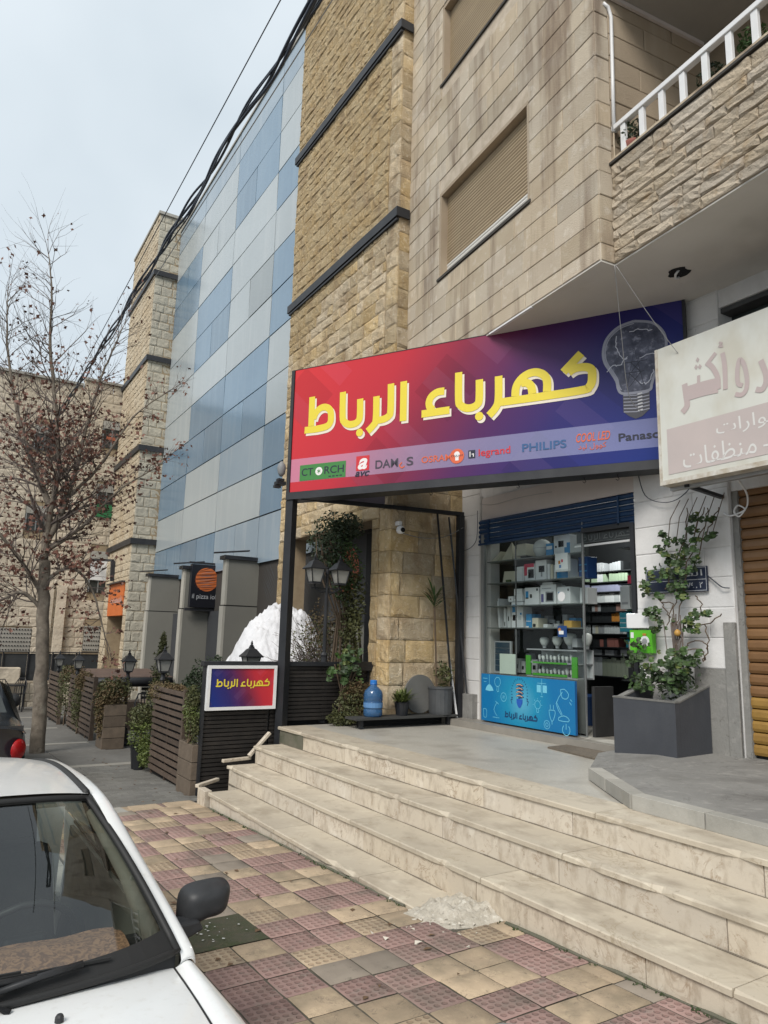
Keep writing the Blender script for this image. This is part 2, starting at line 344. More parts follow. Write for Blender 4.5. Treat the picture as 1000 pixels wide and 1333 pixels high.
def tile_dots(nm, col1, col2, dark):
    m = mat(nm, col1, col2, 5, .8, .3, 60, .13, stain=(.16,.135,.11), sscale=(2.9,2.9,1), stamt=.7, speck=14, speckc=(.13,.105,.085), c3=dark, c3s=16, bdist=.004)
    # studded relief: round dimples cut in each tile (object space)
    n = m.node_tree; L = n.links; P = n.nodes['Principled BSDF']
    t = n.nodes.new('ShaderNodeTexCoord'); mp = n.nodes.new('ShaderNodeMapping'); mp.inputs['Scale'].default_value = (5.2, 5.2, 0); mp.inputs['Location'].default_value = (.5,.5,0)
    L.new(t.outputs['Object'], mp.inputs[0]); fr = n.nodes.new('ShaderNodeVectorMath'); fr.operation = 'FRACTION'; L.new(mp.outputs[0], fr.inputs[0])
    sb = n.nodes.new('ShaderNodeVectorMath'); sb.operation = 'DISTANCE'; sb.inputs[1].default_value = (.5,.5,0); L.new(fr.outputs[0], sb.inputs[0])
    r_ = n.nodes.new('ShaderNodeMapRange'); r_.inputs[1].default_value = .27; r_.inputs[2].default_value = .37; r_.inputs[3].default_value = 0; r_.inputs[4].default_value = 1; L.new(sb.outputs['Value'], r_.inputs[0])
    old = P.inputs['Normal'].links[0].from_node
    b = n.nodes.new('ShaderNodeBump'); b.inputs['Strength'].default_value = .9; b.inputs['Distance'].default_value = .006; L.new(r_.outputs[0], b.inputs['Height']); L.new(old.outputs[0], b.inputs['Normal']); L.new(b.outputs[0], P.inputs['Normal'])
    # the dimples are tinted darker than the tile face
    c = P.inputs['Base Color'].links[0].from_socket; mm = n.nodes.new('ShaderNodeMixRGB'); mm.blend_type = 'MULTIPLY'
    iv = n.nodes.new('ShaderNodeMapRange'); iv.inputs[1].default_value = 0; iv.inputs[2].default_value = 1; iv.inputs[3].default_value = .42; iv.inputs[4].default_value = 0; L.new(r_.outputs[0], iv.inputs[0])
    L.new(iv.outputs[0], mm.inputs[0]); L.new(c, mm.inputs[1]); mm.inputs[2].default_value = (.45,.36,.33,1); L.new(mm.outputs[0], P.inputs['Base Color'])
    return m
M['tile_dot'] = tile_dots('studded_rose_tile', (.33,.215,.19), (.275,.18,.158), (.29,.225,.195))
M['tile_ochre'] = tile_dots('studded_ochre_tile', (.41,.315,.215), (.335,.26,.18), (.42,.345,.25))
rr = random.Random(5)
def put_tile(x, y, m, w, h, dz=0, name='tile', par=None, vs=TV):
    me = vs[rr.randrange(len(vs))]
    key = me.name + m.name
    mm = bpy.data.meshes.get(key)
    if mm is None:
        mm = me.copy(); mm.name = key; mm.materials.clear(); mm.materials.append(m)
    o = bpy.data.objects.new(name, mm); COL.objects.link(o)
    pl = wloc(par)
    o.location = Vector((x, y, gz(y)+dz)) - pl; o.scale = (w, h, 1); o.rotation_euler = (slope+rr.uniform(-.004,.004), rr.uniform(-.005,.005), rr.uniform(-.012,.012))
    o.parent = par; return o
TX, TY = .2295, .2275
yel_single = {(1,1),(0,6),(3,7),(2,12),(1,17)}
for j in range(-9, 22):
    for i in range(-1, 8):
        x = 1.37 + TX*(i+.5); y = 3.0 + TY*(j+.5)
        if x > (2.78 if y > 3.8 else 3.12): continue
        if (i in (0,1)) and j in (4,5): continue        # the earth patch
        if 2.80 < x and 3.42 < y < 3.95: continue         # mortar repair
        brown = ((i//2) + ((j-1)//2)) % 2 == 0
        if brown: m = M['tile_dot'] if rr.random() > .03 else M['tile_grey']
        else: m = M['tile_ochre'] if rr.random() < .30 else (M['tile_yel'] if rr.random() < .93 else M['tile_grey'])
        if (i, j) in ((2,1),(3,1),(2,9),(3,10)): m = M['tile_grey']
        if rr.random() < .04: m = M['tile_yel'] if brown else M['tile_dot']
        if y < 2.5 and x > 1.75 and m is not M['tile_grey'] and rr.random() < .30: m = M['tile_grey']
        put_tile(x, y, m, TX*.97, TY*.97, rr.uniform(-.003,.0025), 'tile', pavement)
# border slabs between tiles and grey pavers
for k, (xa, xb) in enumerate(((1.15,1.62),(1.66,2.0),(2.04,2.36),(2.40,2.72))):
    obj('slab', MB().hexa([(xa,7.72,gz(7.8)-.05),(xb,7.72,gz(7.8)-.05),(xb-.02,7.98,gz(8)-.05),(xa+.01,7.98,gz(8)-.05),(xa,7.72,gz(7.72)+.006),(xb,7.72,gz(7.72)+.006),(xb-.02,7.98,gz(7.98)+.006),(xa+.01,7.98,gz(7.98)+.006)]), M['tile_yel'] if k != 1 else M['kerbc'], pavement, bevel=.004)
# earth patch with scraps
g = MB()
nx = 14
def ep(u, v):
    x = 1.36+u*.47; y = 3.92+v*.46
    e = min(u, 1-u, v, 1-v)
    return (x, y, gz(y) - .002 + min(e*8,1)*(.006+.006*noise.noise(Vector((x*9,y*9,0)))))
g.grid(ep, nx, nx)
obj('earth_patch', g, mat('mossy_earth', (.075,.07,.05), (.05,.06,.028), 9, .95, .8, 60, c3=(.09,.075,.05), c3s=30), pavement, smooth=True)
g = MB()
for k in range(26):
    x = 1.42+rr.random()*.34; y = 3.98+rr.random()*.34; s = rr.uniform(.004,.011); a = rr.random()*3
    c, d = math.cos(a)*s, math.sin(a)*s
    g.quad((x+c,y+d,gz(y)+.012), (x-d,y+c,gz(y)+.013), (x-c,y-d,gz(y)+.014), (x+d*.6,y-c*.6,gz(y)+.012))
obj('litter', g, mat('paper_scrap', (.55,.55,.54)), pavement, kind='stuff')
# concrete repair patch at the bottom of the view
g = MB()
def cp(u, v):
    a = u*2*math.pi; r = v*(.30+.035*math.sin(3*a)+.02*math.sin(7*a+1)); x = 2.02+r*1.15*math.cos(a); y = 2.32+r*math.sin(a)*.8
    return (x, y, gz(y)+.011 - .008*v)
g.grid(cp, 28, 4)
obj('concrete_patch', g, M['concrete'], pavement, smooth=True)
g = MB().lathe((1.98,2.36,gz(2.36)), [(.055,0),(.055,.014),(.05,.018),(.0,.018)], 14)
obj('drain_cap', g, M['kerbc'], pavement)
g = MB().lathe((1.98,2.36,gz(2.36)), [(.09,0),(.088,.0125),(.056,.0128)], 18)
obj('drain_ring', g, mat('dark_ring', (.05,.05,.048)), pavement)
# the grey paved part farther on
g = MB()
g.quad((ROADX-.02,7.98,gz(7.98)-.008), (6.5,7.98,gz(7.98)-.008), (6.5,40,gz(40)-.008), (ROADX-.02,40,gz(40)-.008))
pav2 = struct('paved_path', g, M['paved'])
PV = []
for k in range(3):
    me = bpy.data.meshes.new('paver'); e = .03
    me.from_pydata([(-.5,-.5,-.01),(.5,-.5,-.01),(.5,.5,-.01),(-.5,.5,-.01),(-.5+e,-.5+e*1.6,.004),(.5-e,-.5+e*1.6,.004),(.5-e,.5-e*1.6,.004),(-.5+e,.5-e*1.6,.004)],[],[(4,5,6,7),(0,1,5,4),(1,2,6,5),(2,3,7,6),(3,0,4,7)]); PV.append(me)
n_p = 0
for j in range(24):
    y = 8.07 + j*.135
    if y > 11.1: break
    for i in range(10):
        x = 1.25 + i*.2 + (.1 if j % 2 else 0)
        if x > 2.80 or n_p >= 290: continue
        put_tile(x, y, M['paver'], .197, .132, rr.uniform(-.001,.0025), 'paver', pav2, PV); n_p += 1
for y0, x0, x1 in ((11.15,1.15,2.95),(14.3,1.15,2.9),(17.6,1.15,2.9),(21,1.15,2.9)):
    obj('pale_band', MB().hexa([(x0,y0,gz(y0)-.05),(x1,y0,gz(y0)-.05),(x1,y0+.22,gz(y0+.22)-.05),(x0,y0+.22,gz(y0+.22)-.05),(x0,y0,gz(y0)+.003),(x1,y0,gz(y0)+.003),(x1,y0+.22,gz(y0+.22)+.003),(x0,y0+.22,gz(y0+.22)+.003)]), M['stripe'], pav2)
# large slabs scored in the pavement beyond
g = MB()
for y0, y1 in ((11.4,14.27),(14.55,17.57),(17.85,20.97)):
    for k in range(2):
        xa = 1.15+k*.9
        g.hexa([(xa+.01,y0,gz(y0)-.03),(xa+.88,y0,gz(y0)-.03),(xa+.88,y1,gz(y1)-.03),(xa+.01,y1,gz(y1)-.03),(xa+.01,y0,gz(y0)+.0),(xa+.88,y0,gz(y0)+.0),(xa+.88,y1,gz(y1)+.0),(xa+.01,y1,gz(y1)+.0)])
obj('slab_field', g, M['paved'], pav2)

# ================================================================ steps
steps = thing('steps', '', ''); del steps['label'], steps['category']; steps['kind'] = 'structure'
NX = [3.74, 3.40, 3.08, 2.75]; NZ = [0, -.187, -.374, -.56]; NYL = [8.08, 7.97, 7.93, 7.56]
YEND = -2.5
def chip(mb, a, n): pass
def nosed(name, x0, x1, y0, y1, z1, t, m, par, seed):
    """slab with a chipped, slightly uneven front edge on the -x side"""
    r_ = random.Random(seed); L_ = y1-y0; n = max(3, int(L_/.09)); g = MB()
    prof = []
    for i in range(n+1):
        y = y0+.003 + (L_-.006)*i/n
        c = r_.uniform(0,.003) + (r_.uniform(.008,.035) if r_.random() < .13 else 0)
        prof.append((y, c))
    ia = []
    for y, c in prof:
        b = len(g.v)
        g.v += [(x0+c*.5, y, z1-t), (x0+c*.5, y, z1-.005-c*.75), (x0+.006+c, y, z1), (x1, y, z1), (x1, y, z1-t)]
        ia.append(b)
    for a, b in zip(ia[:-1], ia[1:]):
        for k in range(4): g.f.append((a+k, a+k+1, b+k+1, b+k))
        g.f.append((a+4, a, b, b+4))
    g.f.append(tuple(ia[0]+k for k in range(5))[::-1]); g.f.append(tuple(ia[-1]+k for k in range(5)))
    return obj(name, g, m, par)
rs = random.Random(3)
for k in range(4):
    x, z, yl = NX[k], NZ[k], NYL[k]
    back = NX[k-1]+.03 if k else 4.12
    yend = YEND if k < 3 else 3.86
    # treads
    y = yl
    while y > yend+.05:
        l = rs.uniform(1.15, 1.65) if k else rs.uniform(1.4,1.9)
        y2 = max(yend, y-l)
        if y2 - yend < .3: y2 = yend
        nosed('tread', x, back-.004, y2, y, z, .032, M['tread'], steps, int(y*100)+k)
        y = y2
    # risers
    y = yl-.03
    zb = (NZ[k+1] if k < 3 else -.9) - .001
    if k == 2: zb = -.80
    while y > yend+.05:
        l = rs.uniform(.8, 1.35)
        y2 = max(yend, y-l)
        if y2 - yend < .3: y2 = yend
        j = rs.uniform(-.002,.002)
        m = M['trav']
        if k == 0 and y > 7.9: y2 = 7.44; m = M['moss']
        obj('riser', MB().box(x+.018+j, x+.045, y2+.003, y-.003, zb, z-.033), m, steps)
        y = y2
    if k < 3:     # dark bead along the corner between riser and tread
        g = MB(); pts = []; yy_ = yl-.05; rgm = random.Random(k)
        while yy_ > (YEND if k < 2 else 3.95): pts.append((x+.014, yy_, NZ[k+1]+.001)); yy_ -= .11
        g.tube(pts, [rgm.uniform(.002,.0075) for _ in pts], 5); obj('corner_line', g, M['dark_line'], steps)
    # rubble core
    obj('step_core', MB().box(x+.046, 4.1, yend, yl-.035, -1.0, z-.034), M['moss'], steps)
g = MB(); q = random.Random(19)
for k in range(60):
    a_ = q.uniform(0,6.28); r_ = abs(q.gauss(0,.22)); x = 2.82+r_*math.cos(a_); y = 3.62+r_*math.sin(a_); s_ = q.uniform(.004,.014)
    if x > 3.04: continue
    p_ = [(x+q.uniform(-1,1)*s_*1.6,y+q.uniform(-1,1)*s_*1.6,gz(y)+.002+(s_ if i > 2 else 0)) for i in range(5)]; g.add(p_, [(0,1,3),(1,2,4),(2,0,3),(3,1,4),(3,4,2)])
obj('cement_crumbs', g, mat('cement_crumb', (.52,.48,.41)), steps, kind='stuff', recalc=False)
# end blocks and the mortar repair where the lowest step dies into the pavement
obj('end_block', MB().box(2.72, 2.80, 7.58, 7.80, -.9, -.552), M['trav'], steps, bevel=.006)
g = MB()
def rub(u, v):
    x = 2.56+u*.54; y = 3.34+v*.58
    d_ = ((x-2.98)*.75+(3.86-y)*.55)
    h = min(1, max(0, (x-2.60+.25*(y-3.86))/.22))*min(1,max(0,(y-3.40-.3*(3.08-x))/.18))*math.exp(-max(0,y-3.84)**2/.002)
    q = noise.noise(Vector((x*11,y*11,3)))*.5 + noise.noise(Vector((x*32,y*32,3)))*.35
    return (x, y, gz(y)-.012 + h*(.045+.03*(x-2.5))*(1+1.0*q))
g.grid(rub, 34, 36)
obj('mortar_rubble', g, mat('pale_broken_mortar', (.50,.46,.39), (.36,.325,.265), 12, .95, 1.0, 50, c3=(.60,.57,.50), c3s=30, speck=18), steps)
for a, b, lab in (((2.72,7.83,-.545),(3.02,8.02,-.53),'short marble offcut lying at the left end of the lowest step'),((3.05,7.99,-.335),(3.40,8.04,-.33),'marble offcut lying along the left end of the second step'),((3.36,7.99,-.30),(3.62,8.03,-.06),'marble offcut leaning against the left end of the third step')):
    tag(obj('marble_offcut', MB().bar(a, b, .05, .035), M['trav'], bevel=.006), lab, 'stone offcut', 'marble offcuts at the left end of the steps')
# ---------------------------------------------------------------- platform
plat = struct('platform', MB().quad((4.10,YEND,-.006),(6.4,YEND,-.006),(6.4,8.12,-.006),(4.10,8.12,-.006)), M['terrazzo'])
obj('platform_edge', MB().box(3.80,6.4,8.06,8.14,-1,-.008), M['concrete'], plat)
obj('floor_slab_joint', MB().box(4.10,4.115,YEND,8.1,-.005,-.0035), M['gutter'], plat)
# raised slab in front of the neighbour
S = [(4.62,4.12),(4.05,3.26),(3.98,2.2),(3.95,YEND),(6.4,YEND),(6.4,4.72),(5.5,4.80)]
zt = [.085,.09,.09,.09,.13,.13,.05]
g = MB(); n = len(S)
g.add([(x,y,-.003) for x,y in S]+[(x,y,z) for (x,y),z in zip(S,zt)], [tuple(range(n,2*n))]+[(i,(i+1)%n,n+(i+1)%n,n+i) for i in range(n)])
rslab = struct('raised_slab', g, M['concrete'])
def kslab(a, b, za, zb):
    d = Vector((b[0]-a[0], b[1]-a[1], 0)).normalized(); nn = Vector((d.y, -d.x, 0)); 
    if nn.x > 0: nn = -nn
    A = Vector((a[0],a[1],0)); B = Vector((b[0],b[1],0)); o1 = nn*.018; i1 = -nn*.09
    g = MB().hexa([A+o1, B+o1, B+i1, A+i1] + [q+Vector((0,0,h)) for q, h in ((A+o1,za+.004),(B+o1,zb+.004),(B+i1,zb+.005),(A+i1,za+.005))])
    obj('edge_slab', g, M['kerbc'], rslab, bevel=.003)
kslab((4.615,4.11),(4.36,3.73),.085,.088); kslab((4.355,3.72),(4.055,3.265),.088,.09)
for a, b in ((3.25,2.72),(2.71,2.05),(2.04,1.2),(1.19,.3),(.29,-1)):
    kslab((4.05-(3.26-a)*.05,a),(4.05-(3.26-b)*.05,b),.09,.09)
# ribbed rubber mat before the shop door
struct('door_mat', MB().hexa([(5.42,4.72,-.004),(6.0,4.74,-.004),(6.0,5.55,-.004),(5.55,5.5,-.004),(5.42,4.72,.012),(6.0,4.74,.012),(6.0,5.55,.012),(5.55,5.5,.012)]), mat('brown_mat', (.16,.13,.10), (.11,.095,.075), 22, .95, .8, 60))
bpy.data.objects['door_mat'].pop('kind'); tag(bpy.data.objects['door_mat'], 'flat brown mat lying on the platform before the shop door', 'mat')

g = MB(); q = random.Random(8)
for k in range(70):       # dirt and weeds along the foot of the steps
    y = q.uniform(1.6,7.4); x = (2.735 if y > 3.9 else 3.06)-abs(q.gauss(0,.012)); s = q.uniform(.01,.03)
    for _ in range(3):
        a = q.uniform(0,6.28); g.add([(x,y,gz(y)-.002),(x+math.cos(a)*s*.4,y+math.sin(a)*s*.4,gz(y)+s*.6),(x+math.cos(a)*s,y+math.sin(a)*s,gz(y)+s*.3)], [(0,1,2)])
tag(obj('weeds', g, mat('small_weed', (.05,.075,.03)), kind='stuff', recalc=False), 'tiny weeds and dirt along the foot of the steps', 'weeds')
g = MB()
pts = []; y = 7.45
while y > 3.95: pts.append((2.742,y,gz(y))); y -= .1
g.tube(pts, [q.uniform(.004,.016) for _ in pts], 5)
obj('edge_dirt', g, M['moss'], pavement)
pts = []; y = 3.4; g = MB()
while y > -2: pts.append((3.078,y,gz(y))); y -= .1
g.tube(pts, [q.uniform(.004,.018) for _ in pts], 5); obj('edge_dirt', g, M['moss'], pavement)
g = MB()
for k in range(60):
    x, y = q.uniform(1.3,3.0), q.uniform(1.8,12); z = gz(y)+.004; s = q.uniform(.012,.03); a = q.uniform(0,6.28); c, d = math.cos(a)*s, math.sin(a)*s
    if x > 2.68: x -= .4
    g.add([(x-c,y-d,z),(x+d*.6,y-c*.6,z+.006),(x+c,y+d,z+.001),(x-d*.6,y+c*.6,z+.004)], [(0,1,2),(0,2,3)])
tag(obj('fallen_leaves', g, mat('fallen_leaf', (.13,.08,.045)), kind='stuff', recalc=False), 'dry leaves scattered over the pavement', 'leaves')
# ================================================================ frames & stone walls
class Fr:
    def __init__(s, x, y, deg):   # deg: local Y dir measured from +Y towards +X
        a = R(deg); s.o = Vector((x,y,0)); s.d = Vector((math.sin(a), math.cos(a), 0)); s.n = Vector((-s.d.y, s.d.x, 0)); s.rz = -a
    def pt(s, u, w, z): return s.o + s.d*u + s.n*w + Vector((0,0,z))
    def uy(s, Y): return (Y-s.o.y)/s.d.y
def stone_mesh(kind, seed):
    rr = random.Random(seed); vs = []; fs = []
    if kind == 'dressed': nu, nv = 3, 3; us = [0,.012,.988,1]; vv = [0,.03,.97,1]
    elif kind == 'rough': nu, nv = 5, 4; us = [0,.09,.33,.62,.9,1]; vv = [0,.13,.45,.82,1]
    else: nu, nv = 5, 4; us = [0,.05,.33,.65,.95,1]; vv = [0,.12,.45,.85,1]
    for j in range(nv+1):
        for i in range(nu+1):
            e = i in (0,nu) or j in (0,nv)
            u, v = us[i], vv[j]
            if kind == 'dressed': x = -.002 if e else -.007 + rr.uniform(-.0004,.0004)
            elif kind == 'rough':
                x = -.004 if e else -.007-rr.random()*.017
                if not e: u += rr.uniform(-.06,.06); v += rr.uniform(-.07,.07)
            else:
                x = -.007 if e else -.010-rr.random()*.020
                if not e: u += rr.uniform(-.07,.07); v += rr.uniform(-.08,.08)
            g = .006 if kind == 'dressed' else .012
            vs.append((x, u, v))
    for j in range(nv):
        for i in range(nu):
            a = j*(nu+1)+i; q = (a, a+nu+1, a+nu+2, a+1)
            if kind != 'dressed' and rr.random() < .5: fs += [(q[0],q[1],q[2]), (q[0],q[2],q[3])]
            else: fs.append(q)
    # skirt back into the wall
    ring = [i for i in range(nu+1)] + [j*(nu+1)+nu for j in range(1,nv+1)] + [nv*(nu+1)+i for i in range(nu-1,-1,-1)] + [j*(nu+1) for j in range(nv-1,0,-1)]
    b = len(vs); vs += [(.02, vs[r][1], vs[r][2]) for r in ring]
    for k in range(len(ring)):
        k2 = (k+1) % len(ring); fs.append((ring[k], ring[k2], b+k2, b+k))
    return vs, fs
STV = {k: [stone_mesh(k, 100*i+7) for i in range(10 if k != 'dressed' else 4)] for k in ('dressed','rough','rock')}
STM = {}
def stone_data(kind, i, m):
    k = (kind, i, m.name)
    if k not in STM:
        me = bpy.data.meshes.new('stone'); v, f = STV[kind][i]; me.from_pydata(v, [], f); me.materials.append(m); STM[k] = me
    return STM[k]
def rows(u0, u1, z0, z1, ch, lmin, lmax, rg, holes=(), chv=0.0, corner=None):
    out_ = []; z = z0; r = 0
    while z < z1-.02:
        h = ch*(1+rg.uniform(-chv,chv)); zt = min(z+h, z1)
        if z1-zt < ch*.35: zt = z1
        segs = [(u0,u1)]
        for (a,b,c,d) in holes:
            if c < zt-.02 and d > z+.02:
                ns = []
                for s0,s1 in segs:
                    if b <= s0 or a >= s1: ns.append((s0,s1)); continue
                    if a > s0+.02: ns.append((s0,a))
                    if b < s1-.02: ns.append((b,s1))
                segs = ns
        for s0,s1 in segs:
            u = s0; first = True
            while u < s1-.001:
                l = rg.uniform(lmin,lmax)*(.55 if first and r % 2 else 1); first = False
                e = u+l
                if s1-e < lmin*.5: e = s1
                out_.append((u, min(e,s1), z, zt)); u = e
        z = zt; r += 1
    return out_
def lay(par, F, cells, kind, m, rg, gap=.005, w=0.0, nmax=10**9, order=None, name='stone'):
    """first nmax cells as their own objects, the rest joined into one part"""
    if order: cells = sorted(cells, key=order)
    pl = wloc(par); nv = len(STV[kind])
    for (a,b,c,d) in cells[:nmax]:
        o = bpy.data.objects.new(name, stone_data(kind, rg.randrange(nv), m)); COL.objects.link(o); o.parent = par
        o.location = F.pt(a+gap/2, w+rg.uniform(-.003,.003), c+gap/2) - pl
        o.scale = (1, b-a-gap, d-c-gap); o.rotation_euler = (0,0,F.rz)
    rest = cells[nmax:]
    if rest:
        g = MB()
        for (a,b,c,d) in rest:
            v, f = STV[kind][rg.randrange(nv)]; dw = rg.uniform(-.004,.004)
            g.add([F.pt(a+gap/2+q[1]*(b-a-gap), w+dw-q[0], c+gap/2+q[2]*(d-c-gap)) for q in v], f)
        obj(name+'work', g, m, par, kind='stuff', recalc=False)
def slab_frame(F, u0,u1,w0,w1,z0,z1): # box in frame coordinates
    return [F.pt(u0,w0,z0),F.pt(u1,w0,z0),F.pt(u1,w1,z0),F.pt(u0,w1,z0),F.pt(u0,w0,z1),F.pt(u1,w0,z1),F.pt(u1,w1,z1),F.pt(u0,w1,z1)]
def fbox(g, F, u0,u1,w0,w1,z0,z1): return g.hexa(slab_frame(F,u0,u1,w0,w1,z0,z1))
rg = random.Random(21)
# ================================================================ apartment building
FS = Fr(6.16,7.4,1.4)          # shop wall plane
FT = Fr(5.25,7.755,7.26)       # tan wall plane
TC = FT.pt(FT.uy(3.996),0,0)   # its right corner
FRt = Fr(TC.x, TC.y, 97.26)    # return face: local u goes inward(+x), normal = ?
FB = Fr(4.93,3.97,7.26)        # balcony parapet plane
apt = thing('apartment_building', 'tan stone apartment building with white painted ground floor and a balcony over the shops', 'building', (6.2,4,0))
uT0 = FT.uy(3.996); uT1 = 0.0
H1 = (FT.uy(5.01), FT.uy(6.90), 5.61, 6.80); H2 = (FT.uy(5.05), FT.uy(6.88), 8.42, 9.62)
holes = [H1, H2]
cells = rows(uT0, uT1-.01, 4.595, 12.2, .2405, .34, .62, rg, holes)
lay(apt, FT, cells, 'dressed', M['tan'], rg, gap=.0045, nmax=290, order=lambda c: c[2])
cells0 = rows(uT0, uT1-.01, 4.43, 4.595, .165, .4, .62, rg)
lay(apt, FT, cells0, 'dressed', M['tan'], rg, gap=.006)
g = MB()
fbox(g, FT, uT0+.01, uT1, -.30, -.004, 4.44, H1[2]); fbox(g, FT, uT0+.01, H1[0], -.30,-.004,H1[2],H1[3]); fbox(g, FT, H1[1], uT1, -.30,-.004,H1[2],H1[3])
fbox(g, FT, uT0+.01, uT1, -.30, -.004, H1[3], H2[2]); fbox(g, FT, uT0+.01, H2[0], -.30,-.004,H2[2],H2[3]); fbox(g, FT, H2[1], uT1, -.30,-.004,H2[2],H2[3]); fbox(g, FT, uT0+.01, uT1, -.30,-.004,H2[3],12.2)
obj('wall_core', g, M['mortar'], apt)
# return face next to the balcony, seen at the corner, and the balcony's side wall
FR2 = Fr(*(TC + Vector((math.cos(R(7.26)),-math.sin(R(7.26)),0))*1.55).xy, 97.26+180)  # u runs from inside out to the corner
cells = rows(1.55-.165, 1.55-.004, 4.43, 12.2, .2405, .2, .3, rg)
cells = [(a,b,c if c<4.44 else c-.075,d-.075) for a,b,c,d in cells]
lay(apt, FR2, cells, 'dressed', M['tan'], rg, gap=.005)
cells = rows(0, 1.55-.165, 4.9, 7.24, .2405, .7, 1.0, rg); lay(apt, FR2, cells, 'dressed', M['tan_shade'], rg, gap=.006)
g = MB(); fbox(g, FR2, 0, 1.54, -.25, -.005, 4.44, 12.2); obj('side_wall_core', g, M['joint'], apt)
g = MB(); fbox(g, FR2, 0, 1.55-.17, -.005, 0.012, 7.24, 12.2); obj('upper_side_wall', g, M['tan'], apt)
# windows with beige roller shutters
for H_, nw in ((H1,30),(H2,30)):
    u0,u1,z0,z1 = H_
    fr = obj('window', fbox(MB(), FT, u0+.0, u1-.0, -.34, -.30, z0, z1), M['dark'], apt)
    g = MB(); t = .07
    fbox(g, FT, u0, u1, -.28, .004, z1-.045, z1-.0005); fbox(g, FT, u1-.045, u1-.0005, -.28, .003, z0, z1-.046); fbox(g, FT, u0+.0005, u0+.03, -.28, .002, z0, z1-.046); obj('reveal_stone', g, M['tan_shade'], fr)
    obj('sill', fbox(MB(), FT, u0-.03, u1+.03, -.28, .02, z0-.035, z0-.001), M['gutter'], fr)
    nsl = 27; hh = (z1-.05-z0)/nsl
    for k in range(nsl):
        zz = z0 + k*hh; g = MB()
        wm = -.10
        g.add([FT.pt(u0+.03,wm,zz),FT.pt(u1-.045,wm,zz),FT.pt(u1-.045,wm+.009,zz+hh*.3),FT.pt(u0+.03,wm+.009,zz+hh*.3),FT.pt(u1-.045,wm+.007,zz+hh*.75),FT.pt(u0+.03,wm+.007,zz+hh*.75),FT.pt(u1-.045,wm-.006,zz+hh),FT.pt(u0+.03,wm-.006,zz+hh)], [(0,1,2,3),(3,2,4,5),(5,4,6,7)])
        obj('shutter_slat', g, M['shutter_w'] if (k < 5 and H_ is H1) else M['shutter'], fr, recalc=False)
# ground floor white wall
g = MB(); OP0, OP1 = FS.uy(4.77), FS.uy(7.28)
BS0, BS1 = FS.uy(1.0), FS.uy(3.72)
YL = FS.uy(7.67)
fbox(g, FS, OP1, YL, -.30, -.006, -.01, 4.43)        # left pilaster
fbox(g, FS, OP0, OP1, -.30, -.03, 2.93, 4.43)        # above the shop
fbox(g, FS, BS1, OP0, -.30, -.006, -.01, 4.43)        # right pillar
W0, W1, WZ0, WZ1 = FS.uy(2.2), FS.uy(3.80), 3.5, 4.235
fbox(g, FS, W1, OP0, -.3,-.005, 2.93, 4.43) if False else None
fbox(g, FS, FS.uy(-2), BS1, -.30, -.03, 2.45, WZ0); fbox(g, FS, FS.uy(-2), BS1, -.30, -.03, WZ1, 4.43); fbox(g, FS, FS.uy(-2), W0, -.30,-.03, WZ0, WZ1)
fbox(g, FS, FS.uy(-2), BS0, -.30,-.03, -.01, 2.45)
obj('ground_floor_wall', g, M['white'], apt)
obj('lintel_beam', fbox(MB(), FS, OP0+.002, OP1-.03, -.28, -.012, 2.62, 2.925), M['cream'], apt, bevel=.004)
g = MB(); fbox(g, FS, OP1-.028, OP1-.003, -.25, .008, 0.0, 2.95); fbox(g, FS, OP1-.1, OP1-.029, -.25,-.10, 0.0, 2.62)
obj('door_jamb', g, mat('pale_jamb', (.50,.49,.47), (.43,.42,.40), 4, .6), apt)
for (u0,u1,z0,z1,nm) in ((OP1,YL,0.0,4.40,'l'),(BS1,OP0,0.86,4.40,'r')):
    cc = rows(u0, u1, z0, z1, .272, .44, .8, rg); lay(apt, FS, cc, 'dressed', M['white'], rg, gap=.003, w=-.004)
# left return of the pilaster beside the gold tower
obj('plinth', fbox(MB(), FS, BS1, FS.uy(4.15), -.02, .006, 0.05, .86), M['concrete'], apt)
g = MB(); fbox(g, FS, BS1-.0, BS1+.11, -.02, .02, .1, 1.27); obj('corner_plinth', g, M['concrete'], apt, bevel=.004)
obj('grey_base_block', fbox(MB(), FS, FS.uy(7.32), FS.uy(7.55), .002, .09, 0, .38), M['concrete'], apt, bevel=.004)
win = obj('window', fbox(MB(), FS, W0, W1, -.26, -.22, WZ0, WZ1), mat('dusty_dark_glass', (.045,.055,.055), (.07,.08,.078), 5, .3), apt)
g = MB()
fbox(g, FS, W1-.05, W1-.002, -.2, -.05, WZ0, WZ1); fbox(g, FS, W0, W1, -.2, -.05, WZ1-.05, WZ1-.002); fbox(g, FS, (W0+W1)/2-.03, (W0+W1)/2+.03, -.21, -.15, WZ0, WZ1-.05)
obj('window_frame', g, mat('dark_grey_frame', (.05,.05,.05), (.07,.07,.07), 6, .6), win)
# soffit (underside of the upper floor) and balcony
P_ = [FT.pt(0,-.004,0), FT.pt(uT0,-.004,0), FR2.pt(1.55-.17,-.004,0), FB.pt(0,-.006,0), FB.pt(-6.6,-.006,0), Vector((6.5,-2.7,0)), Vector((6.5,8.3,0)), Vector((5.4,8.3,0))]
g = MB(); n = len(P_)
g.add([(p.x,p.y,4.415) for p in P_]+[(p.x,p.y,4.60) for p in P_], [tuple(range(n))[::-1], tuple(range(n,2*n))]+[(i,(i+1)%n,n+(i+1)%n,n+i) for i in range(n)])
obj('soffit', g, M['plaster'], apt)
g = MB(); g.grid(lambda u,v: (5.50+ (.10+.02*math.sin(9*u*6.28))*v*math.cos(u*6.28)*1.0, 3.72+(.055+.012*math.sin(5*u*6.28))*v*math.sin(u*6.28)*1.7, 4.4135-.0002*v), 18, 1)
obj('soffit_hole', g, M['dark'], apt)
